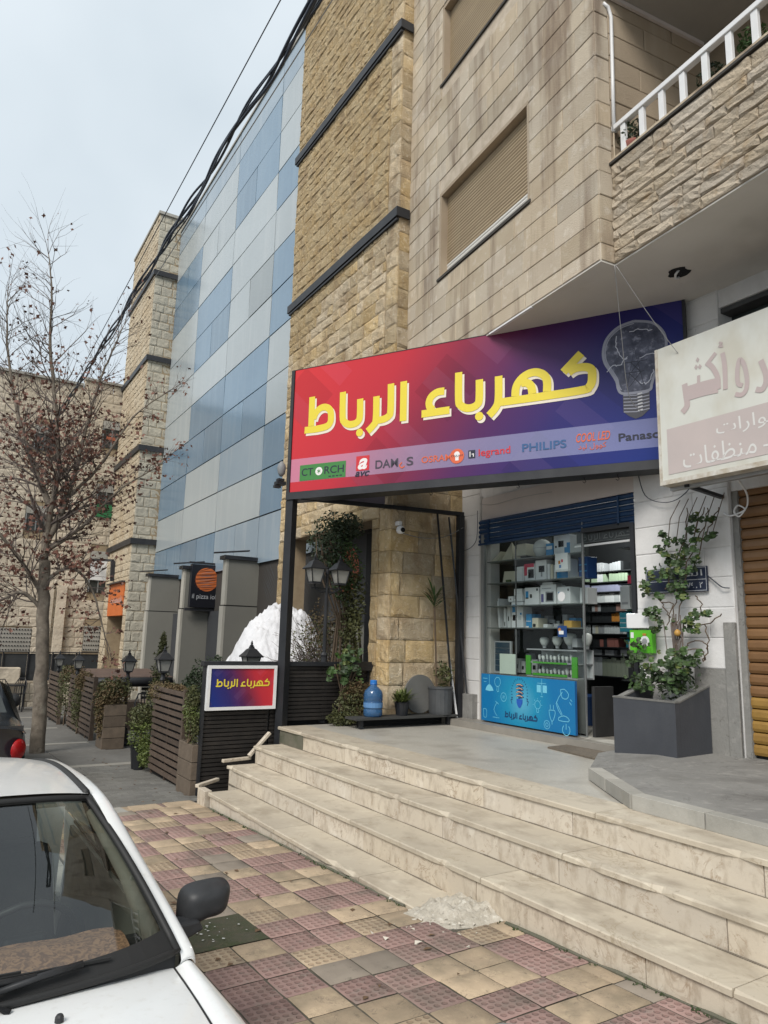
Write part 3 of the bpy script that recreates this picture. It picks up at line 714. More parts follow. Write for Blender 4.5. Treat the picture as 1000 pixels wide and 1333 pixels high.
g = MB().tube([(5.47,3.70,4.42),(5.46,3.73,4.385),(5.50,3.76,4.37),(5.53,3.74,4.38)], .012, 6); obj('loose_pipe_end', g, M['whitemetal'], apt, smooth=True)
g = MB(); fbox(g, FT, FT.uy(5.0), FT.uy(5.75), -.03, .006, 4.405, 4.422); fbox(g, FT, FT.uy(5.85), FT.uy(6.0), -.03, .006, 4.405, 4.422); obj('paint_streak', g, M['whitemetal'], apt)
cells = rows(-4.6, -.004, 4.43, 5.40, .104, .15, .40, rg, chv=.10)
lay(apt, FB, cells, 'rock', M['parapet'], rg, gap=.006, nmax=250, order=lambda c: -c[0])
g = MB(); fbox(g, FB, -6.5, 0, -.18, -.004, 4.43, 5.40); obj('parapet_core', g, M['joint'], apt)
g = MB(); fbox(g, FB, -6.5, .0, -.20, .035, 5.402, 5.425); obj('coping_drip', g, M['gutter'], apt)
g = MB(); fbox(g, FB, -6.5, .0, -.20, .03, 5.426, 5.45); obj('coping', g, M['tan'], apt)
rail = obj('railing', fbox(MB(), FB, -6.5, -.0, -.06, -.01, 5.455, 5.485), M['whitemetal'], apt, bevel=.004)
obj('top_rail', fbox(MB(), FB, -6.5, -.0, -.065, -.005, 5.765, 5.815), M['whitemetal'], rail, bevel=.006)
for k in range(26):
    u = -.13-.226*k
    obj('baluster', fbox(MB(), FB, u-.028, u+.028, -.052, -.018, 5.40 if k == 0 else 5.486, 5.764), M['whitemetal'], rail, bevel=.003)
g = MB(); fbox(g, FB, -6.8, .05, -2.6, 0, 7.245, 7.4); obj('balcony_ceiling', g, mat('grey_ceiling', (.36,.34,.31), (.31,.295,.27), 1.5, .9), apt)
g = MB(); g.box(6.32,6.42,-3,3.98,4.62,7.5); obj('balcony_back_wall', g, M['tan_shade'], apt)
# moulding along ceiling
g = MB(); fbox(g, FR2, .1, 1.54, .013, .04, 7.20, 7.243); obj('ceiling_pipe', g, M['cream'], apt)
# ================================================================ office building: gold stone towers and glass front
office = thing('office_building', 'tall office building of rough gold stone towers with a blue and grey glass panel front', 'building', (6.5,15,-1))
FN = Fr(5.06,7.755,1.5)
NT0, NT1 = 0.0, FN.uy(11.43)
D0, D1 = FN.uy(8.24), FN.uy(10.98)
hz = 2.64
cells = rows(NT0+.30, NT1, 2.64, 15.2, .185, .16, .5, rg, chv=.25)
cells += rows(NT0+.30, D0, -.2, 2.64, .30, .25, .45, rg) if D0 > NT0+.35 else []
cells += rows(D1, NT1, -.8, 2.64, .28, .2, .45, rg)
vis = lambda c: (0 if 2.6 < c[2] < 11.5 else 50) + c[2] + .35*abs(c[0])
lay(office, FN, cells, 'rough', M['rough'], rg, gap=.006, nmax=215, order=lambda c: vis(c))
cells = rows(NT0, NT0+.30, -.1, 15.2, .285, .30, .31, rg)     # dressed corner quoins
lay(office, FN, [c for c in cells], 'rough', M['rough'], rg, gap=.005, w=-.006, nmax=38)
# return face of the near tower towards the shop
FNr = Fr(6.30, 7.755, -90)      # u runs from the shop wall out to the corner
uc = 6.30-5.06
cells = rows(0, uc-.004, -.1, 4.7, .285, .24, .58, rg)
lay(office, FNr, cells, 'rough', M['rough'], rg, gap=.006, w=-.012)
cells = rows(.98, uc-.004, 4.7, 15.2, .285, .25, .27, rg); lay(office, FNr, cells, 'rough', M['rough'], rg, gap=.006, w=-.012, nmax=20)
g = MB(); fbox(g, FN, NT0+.045, NT1, -1.25, -.02, 4.6, 15.25); fbox(g, FN, NT0+.045, NT1, -.45, -.02, 2.66, 4.599); fbox(g, FN, NT0+.045, NT0+.30, -1.25, -.451, -1, 4.599); fbox(g, FN, NT0+.045, D0, -.45, -.02, -1, 2.66); fbox(g, FN, D1, NT1, -.30, -.02, -1.2, 2.66)
obj('tower_core', g, M['joint'], office)
obj('door_lining', fbox(MB(), FN, D0+.002, D0+.06, -.46, -.06, -.9, 2.62), M['dark'], office)
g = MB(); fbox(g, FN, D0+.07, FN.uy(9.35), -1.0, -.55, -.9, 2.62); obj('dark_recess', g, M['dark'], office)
for zb in (6.96, 10.0, 13.03):
    g = MB(); fbox(g, FN, NT0-.02, NT1+.06, -.02, .06, zb-.07, zb+.07); fbox(g, FN, NT0-.045, NT0-.021, -.16, .06, zb-.07, zb+.07)
    fbox(g, FN, NT0-.02, NT1+.02, .001, .045, zb-.12, zb-.09)
    obj('steel_band', g, M['band'], office)
# far tower
FF = Fr(5.46,23.3,1.5)
cells = rows(0.0, 3.8, 2.6, 15.2, .24, .25, .6, rg, chv=.2)
cells += rows(0.0, .42, -1.3, 2.6, .26, .3, .42, rg) + rows(2.9, 3.8, -1.3, 2.6, .26, .3, .8, rg)
lay(office, FF, cells, 'rough', M['rough_far'], rg, gap=.014, nmax=0, name='front_stone')
FFr = Fr(6.30,23.3,-90)
cells = rows(0, .84, -1.3, 15.2, .30, .24, .46, rg, chv=.12)
lay(office, FFr, cells, 'rough', M['greystone'], rg, gap=.014, w=-.01, nmax=0, name='side_stone')
g = MB(); fbox(g, FF, .02, 3.78, -1.4, -.02, 2.62, 15.25); fbox(g, FF, .02, .42, -1.4, -.02, -1.5, 2.62); fbox(g, FF, 2.9, 3.78, -1.4, -.02, -1.5, 2.62); fbox(g, FF, .42, 2.9, -1.4, -.7, -1.5, 2.62)
obj('tower_core', g, M['joint'], office)
obj('tower_coping', fbox(MB(), FF, -.06, 3.84, -1.5, .05, 15.2, 15.3), M['kerbc'], office)
for zb in (3.90, 6.94, 10.0, 13.03):
    g = MB(); fbox(g, FF, -.05, 3.86, -.02, .07, zb-.09, zb+.09); fbox(g, FF, -.08, -.051, -.80, .07, zb-.09, zb+.09); obj('steel_band', g, M['band'], office)
# glass front
FG = Fr(6.2,23.3,1.5)
rowz = [14.73,13.86,12.83,11.79,10.77,9.74,8.69,7.68,6.61,5.61,4.59,3.575,2.55]
colY = [11.2,14.35,17.32,20.35,23.28]
#        c0     c1     c2     c3   (two letters = split in half: far half first)
PAT = [['p','p','c','c'], ['l','b','l','l'], ['l','bc','ll','bb'], ['b','l','l','b'], ['l','l','b','l'], ['b','lg','bb','ll'],
       ['b','l','l','l'], ['l','b','b','l'], ['l','bb','bb','bb'], ['b','p','l','b'], ['b','l','l','l'], ['p','pp','bb','bb']]
PM = {'b':'gp_blue','l':'gp_light','g':'gp_grey','p':'gp_pale','c':'gp_blue'}
for r in range(12):
    for c in range(4):
        a, b = FG.uy(colY[c]), FG.uy(colY[c+1]); z1, z0 = rowz[r], rowz[r+1]
        code = PAT[r][c]; parts_ = [(a,b,code[0])] if len(code) == 1 else [((a+b)/2,b,code[0]),(a,(a+b)/2,code[1])]
        for (u0,u1,k) in parts_:
            m = M[PM[k]] if not (k == 'c') else M['gp_pale']
            if code == 'bc' and k == 'c': m = M['gp_blue']
            t0, t1 = rg.uniform(-.006,.006), rg.uniform(-.006,.006)
            A = [FG.pt(u0+.014,t0,z0+.014),FG.pt(u1-.014,-t1,z0+.014),FG.pt(u1-.014,t1,z1-.014),FG.pt(u0+.014,-t0,z1-.014)]
            nn = FG.n*-.03
            g = MB().add(A+[p+nn for p in A], [(0,1,2,3),(0,4,5,1),(1,5,6,2),(2,6,7,3),(3,7,4,0)])
            obj('glass_panel', g, m, office)
g = MB(); fbox(g, FG, FG.uy(11.0), FG.uy(23.29), -.5, -.05, -1.4, 14.70); obj('facade_backing', g, M['gutter'], office)
obj('roof_flashing', fbox(MB(), FG, FG.uy(11.0), FG.uy(23.27), -.5, .03, 14.735, 14.80), M['kerbc'], office)
# small bright lamps seen behind the glass: three thin ceiling lights just in front of a panel
# grey fins at street level
for (Y, x0, xb) in ((14.32,5.29,6.02),(17.32,5.35,6.10),(20.35,5.33,6.18)):
    g = MB().box(x0+.05, xb, Y, Y+.20, 1.66, 2.60); g.box(x0+.05-.015, xb, Y, Y+.21, -1.3, 1.635)
    f = obj('fin_wall', g, M['fin'], office)
    g = MB().box(x0, x0+.048, Y-.003, Y+.203, 1.66, 2.60); g.box(x0-.02, x0+.033, Y-.004, Y+.214, -1.3, 1.635); obj('fin_edge', g, M['finedge'], f)
    obj('fin_joint', MB().box(x0-.012, xb, Y+.004, Y+.196, 1.636, 1.659), M['dark'], f)
    obj('fin_cap', MB().box(x0-.06, xb, Y-.05, Y+.26, 2.601, 2.68), M['band'], f)
    g = MB().bar((x0-.25, Y+.1, 2.72), (x0+.45, Y-.1, 2.80), .16, .02); obj('loose_capping', g, M['band'], f)
# recessed dark shop front between the fins
g = MB().box(6.0,6.12,14.58,17.3,-1.3,1.6); g.box(6.05,6.2,17.6,20.33,-1.3,1.6); g.box(6.1,6.22,20.63,23.2,-1.3,1.6); obj('dark_shopfront', g, M['fascia'], office)
FA = Fr(5.96,12.0,1.5)
g = MB(); fbox(g, FA, FA.uy(8.3), FA.uy(14.28), -.06, 0, 1.3, 2.72); fbox(g, FA, FA.uy(14.6), FA.uy(17.3), -.06, 0, 1.55, 2.45); fbox(g, FA, FA.uy(17.6), FA.uy(20.33), -.06, 0, 1.55, 2.45); fbox(g, FA, FA.uy(20.65), FA.uy(23.2), -.06, 0, 1.55, 2.45)
fas = obj('fascia_board', g, M['fascia'], office)
g = MB(); fbox(g, FA, FA.uy(8.3), FA.uy(14.28), -.08, -.061, -1.2, 1.3); obj('panel_wall', g, M['fin'], office)
g = MB(); fbox(g, FA, FA.uy(7.9), FA.uy(11.44), -.18, -.09, 1.3, 3.6); obj('inner_board', g, M['fascia'], office)
def disc(par, c, du, dv, r, m, off, n=26):
    g = MB(); c = Vector(c); g.add([c+off+du*(r*math.cos(2*math.pi*k/n))+dv*(r*math.sin(2*math.pi*k/n)) for k in range(n)], [tuple(range(n))]); return obj('orange_disc', g, m, par)
def scribble(par, c, du, dv, r, m, off, n, seed):
    q = random.Random(seed); g = MB(); c = Vector(c)
    for k in range(n):
        h = -r*.8+1.6*r*k/(n-1); wd = math.sqrt(max(.02, r*r-h*h))*1.05
        a = c+off+du*(-wd)+dv*(h-.10*r+q.uniform(-.06,.06)*r); b = c+off+du*wd+dv*(h+.14*r+q.uniform(-.1,.1)*r); mdl = (a+b)/2+dv*q.uniform(-.05,.05)*r
        w_ = r*.03
        g.add([a-dv*w_*.4, mdl-dv*w_, b-dv*w_*.3, b+dv*w_*.4, mdl+dv*w_, a+dv*w_*.4], [(0,1,4,5),(1,2,3,4)])
    return obj('brush_strokes', g, m, par)
for (Y, z, r) in ((13.72,2.14,.34),(12.05,2.16,.38),(10.35,2.16,.38),(18.35,2.0,.33),(15.9,2.0,.33)):
    c = FA.pt(FA.uy(Y),0,z); d_ = disc(fas, c, FA.d, Vector((0,0,1)), r, M['orange_pale'], FA.n*.004); scribble(d_, c, (FA.d*.8+Vector((0,0,.6))).normalized(), (Vector((0,0,.8))-FA.d*.6).normalized(), r, M['fascia'], FA.n*.008, 9, int(Y*10))

# ================================================================ signs helpers
def ribbon(g, F, pts, w, off, closed=False):
    """flat mitred stroke in frame F plane; pts are (u,z)"""
    P = [Vector((a, b)) for a, b in pts]; n = len(P); Lf, Rt = [], []
    for i in range(n):
        d1 = (P[i]-P[i-1]).normalized() if i else (P[1]-P[0]).normalized()
        d2 = (P[i+1]-P[i]).normalized() if i < n-1 else d1
        t = (d1+d2); t = t.normalized() if t.length > 1e-6 else d1
        nn = Vector((-t.y, t.x)); k = 1/max(.55, nn.dot(Vector((-d1.y, d1.x))))
        Lf.append(P[i]+nn*(w/2*k)); Rt.append(P[i]-nn*(w/2*k))
    g.add([F.pt(q.x, off, q.y) for q in Lf]+[F.pt(q.x, off, q.y) for q in Rt], [(i, i+1, n+i+1, n+i) for i in range(n-1)])
def smoothline(pts, n=4):
    if len(pts) < 3: return pts
    out_ = []
    P = [Vector(p) for p in pts]
    for i in range(len(P)-1):
        p0 = P[max(i-1,0)]; p1 = P[i]; p2 = P[i+1]; p3 = P[min(i+2,len(P)-1)]
        for k in range(n):
            t = k/n; out_.append(tuple(.5*((2*p1)+(-p0+p2)*t+(2*p0-5*p1+4*p2-p3)*t*t+(-p0+3*p1-3*p2+p3)*t**3)))
    out_.append(tuple(P[-1])); return out_
# word strokes, in metres on the large sign (u from its left edge, height above its lower edge)
WORD = [[(.309,1.243),(.312,.86)], [(.215,.815),(.40,.811)], [(.39,.811),(.535,.825),(.593,.869),(.603,.94),(.590,1.02),(.547,1.066),(.48,1.083),(.416,1.062),(.366,1.010),(.342,.945)],
 [(.764,1.241),(.772,.929),(.798,.855),(.862,.815),(.942,.812),(.995,.84),(1.017,.90),(1.014,1.118)],
 [(1.433,1.246),(1.436,.915),(1.413,.850),(1.348,.820),(1.262,.815)], [(1.24,1.118),(1.24,.829),(1.205,.759),(1.131,.695)], [(1.603,1.25),(1.605,.764)],
 [(2.124,1.054),(2.035,1.052),(1.963,1.010),(1.935,.948),(1.945,.888),(1.985,.848)], [(1.842,.817),(2.19,.820)],
 [(2.299,1.249),(2.301,.925),(2.325,.858),(2.39,.816),(2.463,.812),(2.520,.838),(2.546,.895),(2.548,1.126)],
 [(2.772,1.131),(2.769,.865),(2.735,.771),(2.661,.695)],
 [(2.80,.828),(3.368,.830),(3.69,.838),(3.745,.861),(3.775,.919),(3.778,1.025),(3.75,1.066),(3.694,1.084),(3.605,1.083),(3.538,1.05)],
 [(3.674,1.238),(3.484,1.062)], [(3.307,.875),(3.309,.991),(3.278,1.060),(3.206,1.105),(3.122,1.108),(3.048,1.076),(2.994,1.022),(2.966,.957),(2.960,.874)],
 [(3.03,1.012),(3.09,1.005),(3.135,.96),(3.149,.874)]]
DOTS = [(1.021,.692),(2.547,.701)]
def word(g, F, u0, z0, sx, sz, w, off, step=.0003, dd=.0):
    for k, st in enumerate(WORD):
        pts = [(u0+a*sx, z0+b*sz) for a, b in smoothline(st, 4)]
        ribbon(g, F, pts, w, off+step*k)
    for k, (a, b) in enumerate(DOTS):
        c = (u0+a*sx, z0+b*sz); n = 14; o = off+step*(len(WORD)+k); r = w*.56
        g.add([F.pt(c[0]+r*math.cos(6.2832*i/n), o, c[1]+r*math.sin(6.2832*i/n)) for i in range(n)], [tuple(range(n))])
def text(par, name, body, F, u, z, h, off, m, width=None, shear=0, bold=0.0, label=None):
    """flat lettering in frame F: lower left corner at (u,z), body height h, stretched to width"""
    c = bpy.data.curves.new('lettering', 'FONT'); c.body = body; c.shear = shear; c.offset = bold
    o = bpy.data.objects.new('lettering', c); COL.objects.link(o)
    dg = bpy.context.evaluated_depsgraph_get(); me = o.evaluated_get(dg).to_mesh()
    vs = [tuple(v.co) for v in me.vertices]; fs = [tuple(p.vertices) for p in me.polygons]
    bpy.data.objects.remove(o); bpy.data.curves.remove(c)
    if not vs: return None
    x0 = min(v[0] for v in vs); x1 = max(v[0] for v in vs); y0 = min(v[1] for v in vs); y1 = max(v[1] for v in vs)
    sy = h/(y1-y0); sx = (width/(x1-x0)) if width else sy
    g = MB().add([F.pt(u+(v[0]-x0)*sx, off, z+(v[1]-y0)*sy) for v in vs], fs)
    return obj(name, g, m, par, recalc=False, label=label)
def flat(name, rgb, rough=.45, **k): return mat(name, rgb, rough=rough, **k)
# ================================================================ the large shop sign
def sign_print(name, F, L, z0, H, flip=False, rough=.32):
    """printed gradient red to violet to blue with pale diamond shapes, in the sign's own axes"""
    m = bpy.data.materials.new(name); m.use_nodes = True; n = m.node_tree; K = n.links; P = n.nodes['Principled BSDF']; P.inputs['Roughness'].default_value = rough
    P.inputs['Specular IOR Level'].default_value = .22
    uv = n.nodes.new('ShaderNodeUVMap'); s = n.nodes.new('ShaderNodeSeparateXYZ'); K.new(uv.outputs[0], s.inputs[0])
    def mth(op, a, b=None, c=None):
        q = n.nodes.new('ShaderNodeMath'); q.operation = op
        for i, x in enumerate((a, b, c)):
            if x is None: continue
            if isinstance(x, (int, float)): q.inputs[i].default_value = x
            else: K.new(x, q.inputs[i])
        return q.outputs[0]
    u, v = s.outputs[0], s.outputs[1]
    t = mth('ADD', mth('MULTIPLY', u, .86), mth('MULTIPLY', mth('SUBTRACT', 1.0, v), .20))
    r = n.nodes.new('ShaderNodeValToRGB'); e = r.color_ramp.elements
    cols = [(0,(.60,.040,.045)),(.30,(.46,.030,.045)),(.46,(.20,.024,.055)),(.60,(.085,.022,.095)),(.76,(.030,.024,.135)),(1,(.012,.030,.19))]
    e[0].position = 0; e[0].color = (*cols[0][1],1); e[1].position = 1; e[1].color = (*cols[-1][1],1)
    for p_, c_ in cols[1:-1]:
        q = e.new(p_); q.color = (*c_,1)
    K.new(t, r.inputs[0])
    # diamonds: overlapping 45 degree bands
    asp = L/H
    a1 = mth('ADD', mth('MULTIPLY', u, asp), v); a2 = mth('SUBTRACT', mth('MULTIPLY', u, asp), v)
    f1 = mth('GREATER_THAN', mth('FRACT', mth('MULTIPLY', a1, .9)), .55); f2 = mth('GREATER_THAN', mth('FRACT', mth('ADD', mth('MULTIPLY', a2, .77), .3)), .6)
    f3 = mth('LESS_THAN', mth('FRACT', mth('MULTIPLY', a1, 1.63)), .35)
    f = mth('MULTIPLY', f1, f2); k1 = mth('MULTIPLY', f, .20)
    mx = n.nodes.new('ShaderNodeMixRGB'); mx.blend_type = 'MULTIPLY'; K.new(k1, mx.inputs[0]); K.new(r.outputs[0], mx.inputs[1]); mx.inputs[2].default_value = (.25,.2,.3,1)
    k2 = mth('MULTIPLY', mth('MULTIPLY', f2, f3), .11)
    mx2 = n.nodes.new('ShaderNodeMixRGB'); mx2.blend_type = 'SCREEN'; K.new(mth('MULTIPLY', k2, .28), mx2.inputs[0]); K.new(mx.outputs[0], mx2.inputs[1]); mx2.inputs[2].default_value = (.6,.35,.6,1)
    # pale strip along the lower part
    if not flip:
        s1 = mth('MULTIPLY', mth('GREATER_THAN', v, .078), mth('LESS_THAN', v, .262))
        mx3 = n.nodes.new('ShaderNodeMixRGB'); K.new(mth('MULTIPLY', s1, .30), mx3.inputs[0]); K.new(mx2.outputs[0], mx3.inputs[1]); mx3.inputs[2].default_value = (.52,.55,.80,1)
        K.new(mx3.outputs[0], P.inputs['Base Color'])
    else: K.new(mx2.outputs[0], P.inputs['Base Color'])
    return m
def uvquad(name, F, u0, u1, z0, z1, off, m, par, flip=False):
    g = MB().quad(F.pt(u0,off,z0), F.pt(u1,off,z0), F.pt(u1,off,z1), F.pt(u0,off,z1)); o = obj(name, g, m, par, recalc=False)
    l = o.data.uv_layers.new(name='UVMap')
    for k, q in enumerate(((0,0),(1,0),(1,1),(0,1))): l.data[k].uv = (1-q[0], q[1]) if flip else q
    return o
SX, SY = 3.74, 8.12; SL = 4.68; SZ0, SZ1 = 2.79, 4.43
FSg = Fr(SX, SY, 180-28.87)     # u runs left to right
# this frame's normal must face the street
if FSg.n.x > 0: FSg.n = -FSg.n
FSg.rz = 0
sign = thing('shop_sign', 'large red to blue sign with yellow Arabic shop name and light bulb above the shop', 'shop sign', (4.9,6.1,2.79))
g = MB(); fbox(g, FSg, 0, SL, -.22, -.012, SZ0, SZ1); obj('sign_box', g, M['band'], sign)
uvquad('printed_face', FSg, .03, SL-.02, SZ0+.035, SZ1-.004, 0, sign_print('large_sign_print', FSg, SL, SZ0, SZ1-SZ0), sign)
g = MB(); fbox(g, FSg, -.02, SL+.01, -.24, .015, SZ0-.06, SZ0+.03); fbox(g, FSg, -.02, .025, -.23, .014, SZ0+.031, SZ1); fbox(g, FSg, .026, SL, -.23, .004, SZ1-.003, SZ1+.004); fbox(g, FSg, SL-.018, SL+.01, -.23,.012, SZ0+.031, SZ1-.019)
obj('sign_frame', g, M['band'], sign)
Myel = flat('yellow_print', (.72,.58,.05), .4); Mcrm = flat('cream_print', (.74,.66,.56), .4); Mink = flat('dark_print', (.02,.022,.04), .4)
g = MB(); word(g, FSg, .022, SZ0-.030, 1, 1, .092, .003, .0001); obj('letter_shadow', g, Mcrm, sign, recalc=False)
g = MB(); word(g, FSg, 0, SZ0, 1, 1, .088, .006, .0002); obj('lettering', g, Myel, sign, recalc=False)
# bulb picture
def poly(g, F, pts, off): g.add([F.pt(a, off, b) for a, b in pts], [tuple(range(len(pts)))])
OUT = smoothline([(4.207,1.492),(4.053,1.455),(3.937,1.353),(3.895,1.22),(3.908,1.097),(3.966,.985),(4.017,.882),(4.032,.801),(4.070,.745),(4.20,.735),(4.330,.745),(4.352,.80),(4.389,.915),(4.452,1.03),(4.492,1.13),(4.502,1.24),(4.464,1.352),(4.371,1.446),(4.207,1.492)], 5)
Mb1 = mat('bulb_print_dark', (.030,.034,.062), (.12,.13,.19), 9, .4, c3=(.28,.29,.37), c3s=18); Mb2 = flat('bulb_print_rim', (.30,.31,.38)); Mb3 = flat('bulb_print_glow', (.55,.56,.64))
g = MB(); poly(g, FSg, [(a, SZ0+b) for a, b in OUT[:-1]], .0032); bp = obj('bulb_glass', g, Mb1, sign, recalc=False)
g = MB(); ribbon(g, FSg, [(a, SZ0+b) for a, b in OUT], .026, .0040)
cxy = (4.2, 1.15); ribbon(g, FSg, [(cxy[0]+(a-cxy[0])*.93, SZ0+cxy[1]+(b-cxy[1])*.93) for a, b in OUT[:40]], .012, .0044); obj('bulb_rim', g, Mb2, bp, recalc=False)
g = MB(); q = random.Random(4)
for st in ([(3.93,1.0),(4.0,1.06),(4.05,1.04),(4.12,1.12)],[(4.03,1.36),(4.02,1.25),(4.05,1.18),(4.10,1.10),(4.13,1.13)],[(4.16,1.38),(4.24,1.40),(4.31,1.375),(4.38,1.36)],[(4.24,.84),(4.30,.82),(4.34,.86),(4.38,.95)],[(4.25,1.08),(4.32,1.12),(4.42,1.10)]):
    pts = []
    for a, b in smoothline(st, 4): pts.append((a+q.uniform(-.008,.008), SZ0+b+q.uniform(-.01,.01)))
    ribbon(g, FSg, pts, .008, .0046)
obj('lightning', g, Mb3, bp, recalc=False)
g = MB()   # pylon drawn in the bulb
for st in ([(4.12,.80),(4.20,1.20),(4.28,.80)],[(4.10,.95),(4.29,.95)],[(4.08,1.06),(4.32,1.06)],[(4.14,.80),(4.26,.95)],[(4.26,.80),(4.14,.95)],[(4.16,.95),(4.25,1.06)],[(4.25,.95),(4.16,1.06)]): ribbon(g, FSg, [(a, SZ0+b) for a, b in st], .007, .005)
obj('pylon_print', g, Mink, bp, recalc=False)
g = MB(); poly(g, FSg, [(4.075,SZ0+.745),(4.075,SZ0+.55),(4.13,SZ0+.50),(4.19,SZ0+.465),(4.252,SZ0+.485),(4.325,SZ0+.55),(4.33,SZ0+.745)], .0036); bb = obj('bulb_cap', g, flat('cap_print', (.06,.06,.075)), sign, recalc=False)
g = MB()
for k in range(6): ribbon(g, FSg, [(4.08,SZ0+.72-.034*k),(4.20,SZ0+.708-.034*k),(4.325,SZ0+.726-.034*k)], .010, .0040)
g2 = MB()
for k in range(6): ribbon(g2, FSg, [(4.215,SZ0+.716-.034*k),(4.26,SZ0+.724-.034*k)], .013, .0046)
obj('cap_ridges', g, Mb2, bb, recalc=False); obj('cap_highlights', g2, flat('cap_white', (.6,.6,.62)), bb, recalc=False)
# maker names along the strip
Mgr = flat('green_print', (.05,.20,.05)); Mrd = flat('red_print', (.55,.03,.04)); Mph = flat('steel_blue_print', (.035,.10,.24)); Mor = flat('orange_print', (.62,.12,.05)); Mwh = flat('white_print', (.75,.72,.70)); Mgy = flat('charcoal_print', (.06,.05,.07))
g = MB(); poly(g, FSg, [(.17,SZ0+.165),(.84,SZ0+.165),(.84,SZ0+.365),(.17,SZ0+.365)], .0035); bd = obj('green_badge', g, Mgr, sign, recalc=False)
text(bd, 'lettering', 'CT', FSg, .20, SZ0+.225, .095, .0045, Mink, .17, bold=.01); text(bd, 'lettering', 'RCH', FSg, .535, SZ0+.225, .095, .0045, Mink, .28, bold=.01); g = MB(); [ribbon(g, FSg, [(.60+.052*i,SZ0+.190),(.635+.052*i,SZ0+.190)], .014, .0045) for i in range(4)]; obj('small_print', g, Mink, bd, recalc=False, kind='stuff')
g = MB(); poly(g, FSg, [(.455+.052*math.cos(6.2832*i/16), SZ0+.268+.052*math.sin(6.2832*i/16)) for i in range(16)], .0045); obj('round_emblem', g, Mwh, bd, recalc=False)
g = MB(); [ribbon(g, FSg, [(.455+.03*math.cos(a), SZ0+.268+.03*math.sin(a)),(.455-.03*math.cos(a), SZ0+.268-.03*math.sin(a))], .008, .005+.0002*i) for i, a in enumerate((.5,1.55,2.6))]; obj('emblem_lines', g, Mgr, bd, recalc=False)
g = MB(); poly(g, FSg, [(.985,SZ0+.22),(1.165,SZ0+.22),(1.165,SZ0+.40),(.985,SZ0+.40)], .0035); bd = obj('red_badge', g, Mrd, sign, recalc=False)
text(bd, 'lettering', 'a', FSg, 1.01, SZ0+.235, .135, .0045, Mwh, .13, shear=.3, bold=.03); text(sign, 'lettering', 'avc', FSg, .975, SZ0+.150, .06, .0045, Mink, .20, shear=.3, bold=.02)
text(sign, 'lettering', 'DAM', FSg, 1.25, SZ0+.225, .10, .0045, Mgy, .30, bold=.012); text(sign, 'lettering', 'S', FSg, 1.66, SZ0+.225, .10, .0045, Mgy, .085, bold=.012)
g = MB(); ribbon(g, FSg, smoothline([(1.60,SZ0+.27),(1.57,SZ0+.235),(1.60,SZ0+.205),(1.635,SZ0+.225)],3), .014, .0045); obj('flame_mark', g, Mor, sign, recalc=False)
text(sign, 'lettering', 'OSRAM', FSg, 1.85, SZ0+.235, .075, .0045, Mor, .37, bold=.01)
n = 18; g = MB(); poly(g, FSg, [(2.285+.085*math.cos(6.283*i/n), SZ0+.275+.085*math.sin(6.283*i/n)) for i in range(n)], .0048); od = obj('round_badge', g, Mor, sign, recalc=False)
g = MB(); poly(g, FSg, [(2.285+.034*math.cos(6.283*i/n), SZ0+.295+.034*math.sin(6.283*i/n)) for i in range(n)], .0056); poly(g, FSg, [(2.265,SZ0+.225),(2.305,SZ0+.225),(2.305,SZ0+.27),(2.265,SZ0+.27)], .0056); obj('bulb_mark', g, Mwh, od, recalc=False)
text(od, 'lettering', 'OSRAM', FSg, 2.215, SZ0+.268, .022, .0062, Mink, .14)
g = MB(); poly(g, FSg, [(2.42,SZ0+.235),(2.50,SZ0+.235),(2.50,SZ0+.325),(2.42,SZ0+.325)], .0045); lb = obj('square_badge', g, Mink, sign, recalc=False)
g = MB(); ribbon(g, FSg, [(2.44,SZ0+.31),(2.44,SZ0+.25)], .010, .0052); ribbon(g, FSg, [(2.46,SZ0+.28),(2.48,SZ0+.28),(2.48,SZ0+.25)], .010, .0052); obj('badge_mark', g, Mwh, lb, recalc=False)
text(sign, 'lettering', 'legrand', FSg, 2.54, SZ0+.222, .105, .0045, Mrd, .36, bold=.012)
text(sign, 'lettering', 'PHILIPS', FSg, 3.03, SZ0+.245, .088, .0045, Mph, .47, bold=.018)
text(sign, 'lettering', 'COOL LED', FSg, 3.60, SZ0+.285, .092, .0045, Mor, .34, shear=.25, bold=.015)
AR = lambda s_: s_[::-1]
text(sign, 'lettering', AR('\uFEDB\uFEEE\uFEEE\uFEDD \uFEDF\uFEF4\uFEAA'), FSg, 3.62, SZ0+.195, .07, .0045, Mor, .28)
text(sign, 'lettering', 'Panasonic', FSg, 4.02, SZ0+.250, .082, .0045, Mink, .56, bold=.018)
# frame of the sign: front post, brace to the wall pole
g = MB(); fbox(g, FSg, -.03, .075, -.115, -.005, -.75, SZ0-.061); obj('front_post', g, M['black'], sign, bevel=.004)
g = MB().bar((3.86,7.97,2.745), (6.10,7.56,2.745), .05); obj('brace_bar', g, M['black'], sign)
g = MB().bar((6.05,7.56,-.004), (6.05,7.56,2.72), .085); obj('wall_post', g, M['black'], sign, bevel=.004)
g = MB().bar((5.72,7.64,2.72), (5.98,7.58,.10), .022); obj('slanting_rod', g, M['black'], sign)
for k, u in enumerate((1.93, 2.95, 3.65, 3.98)):
    c = FSg.pt(u, -.10, SZ0-.06); g = MB().tube([c, c+Vector((0,0,-.025)), c+Vector((.012,-.012,-.045)), c+Vector((0,0,-.06)), c+Vector((-.012,.012,-.045))], .0035, 4); obj('hook', g, M['band'], sign)
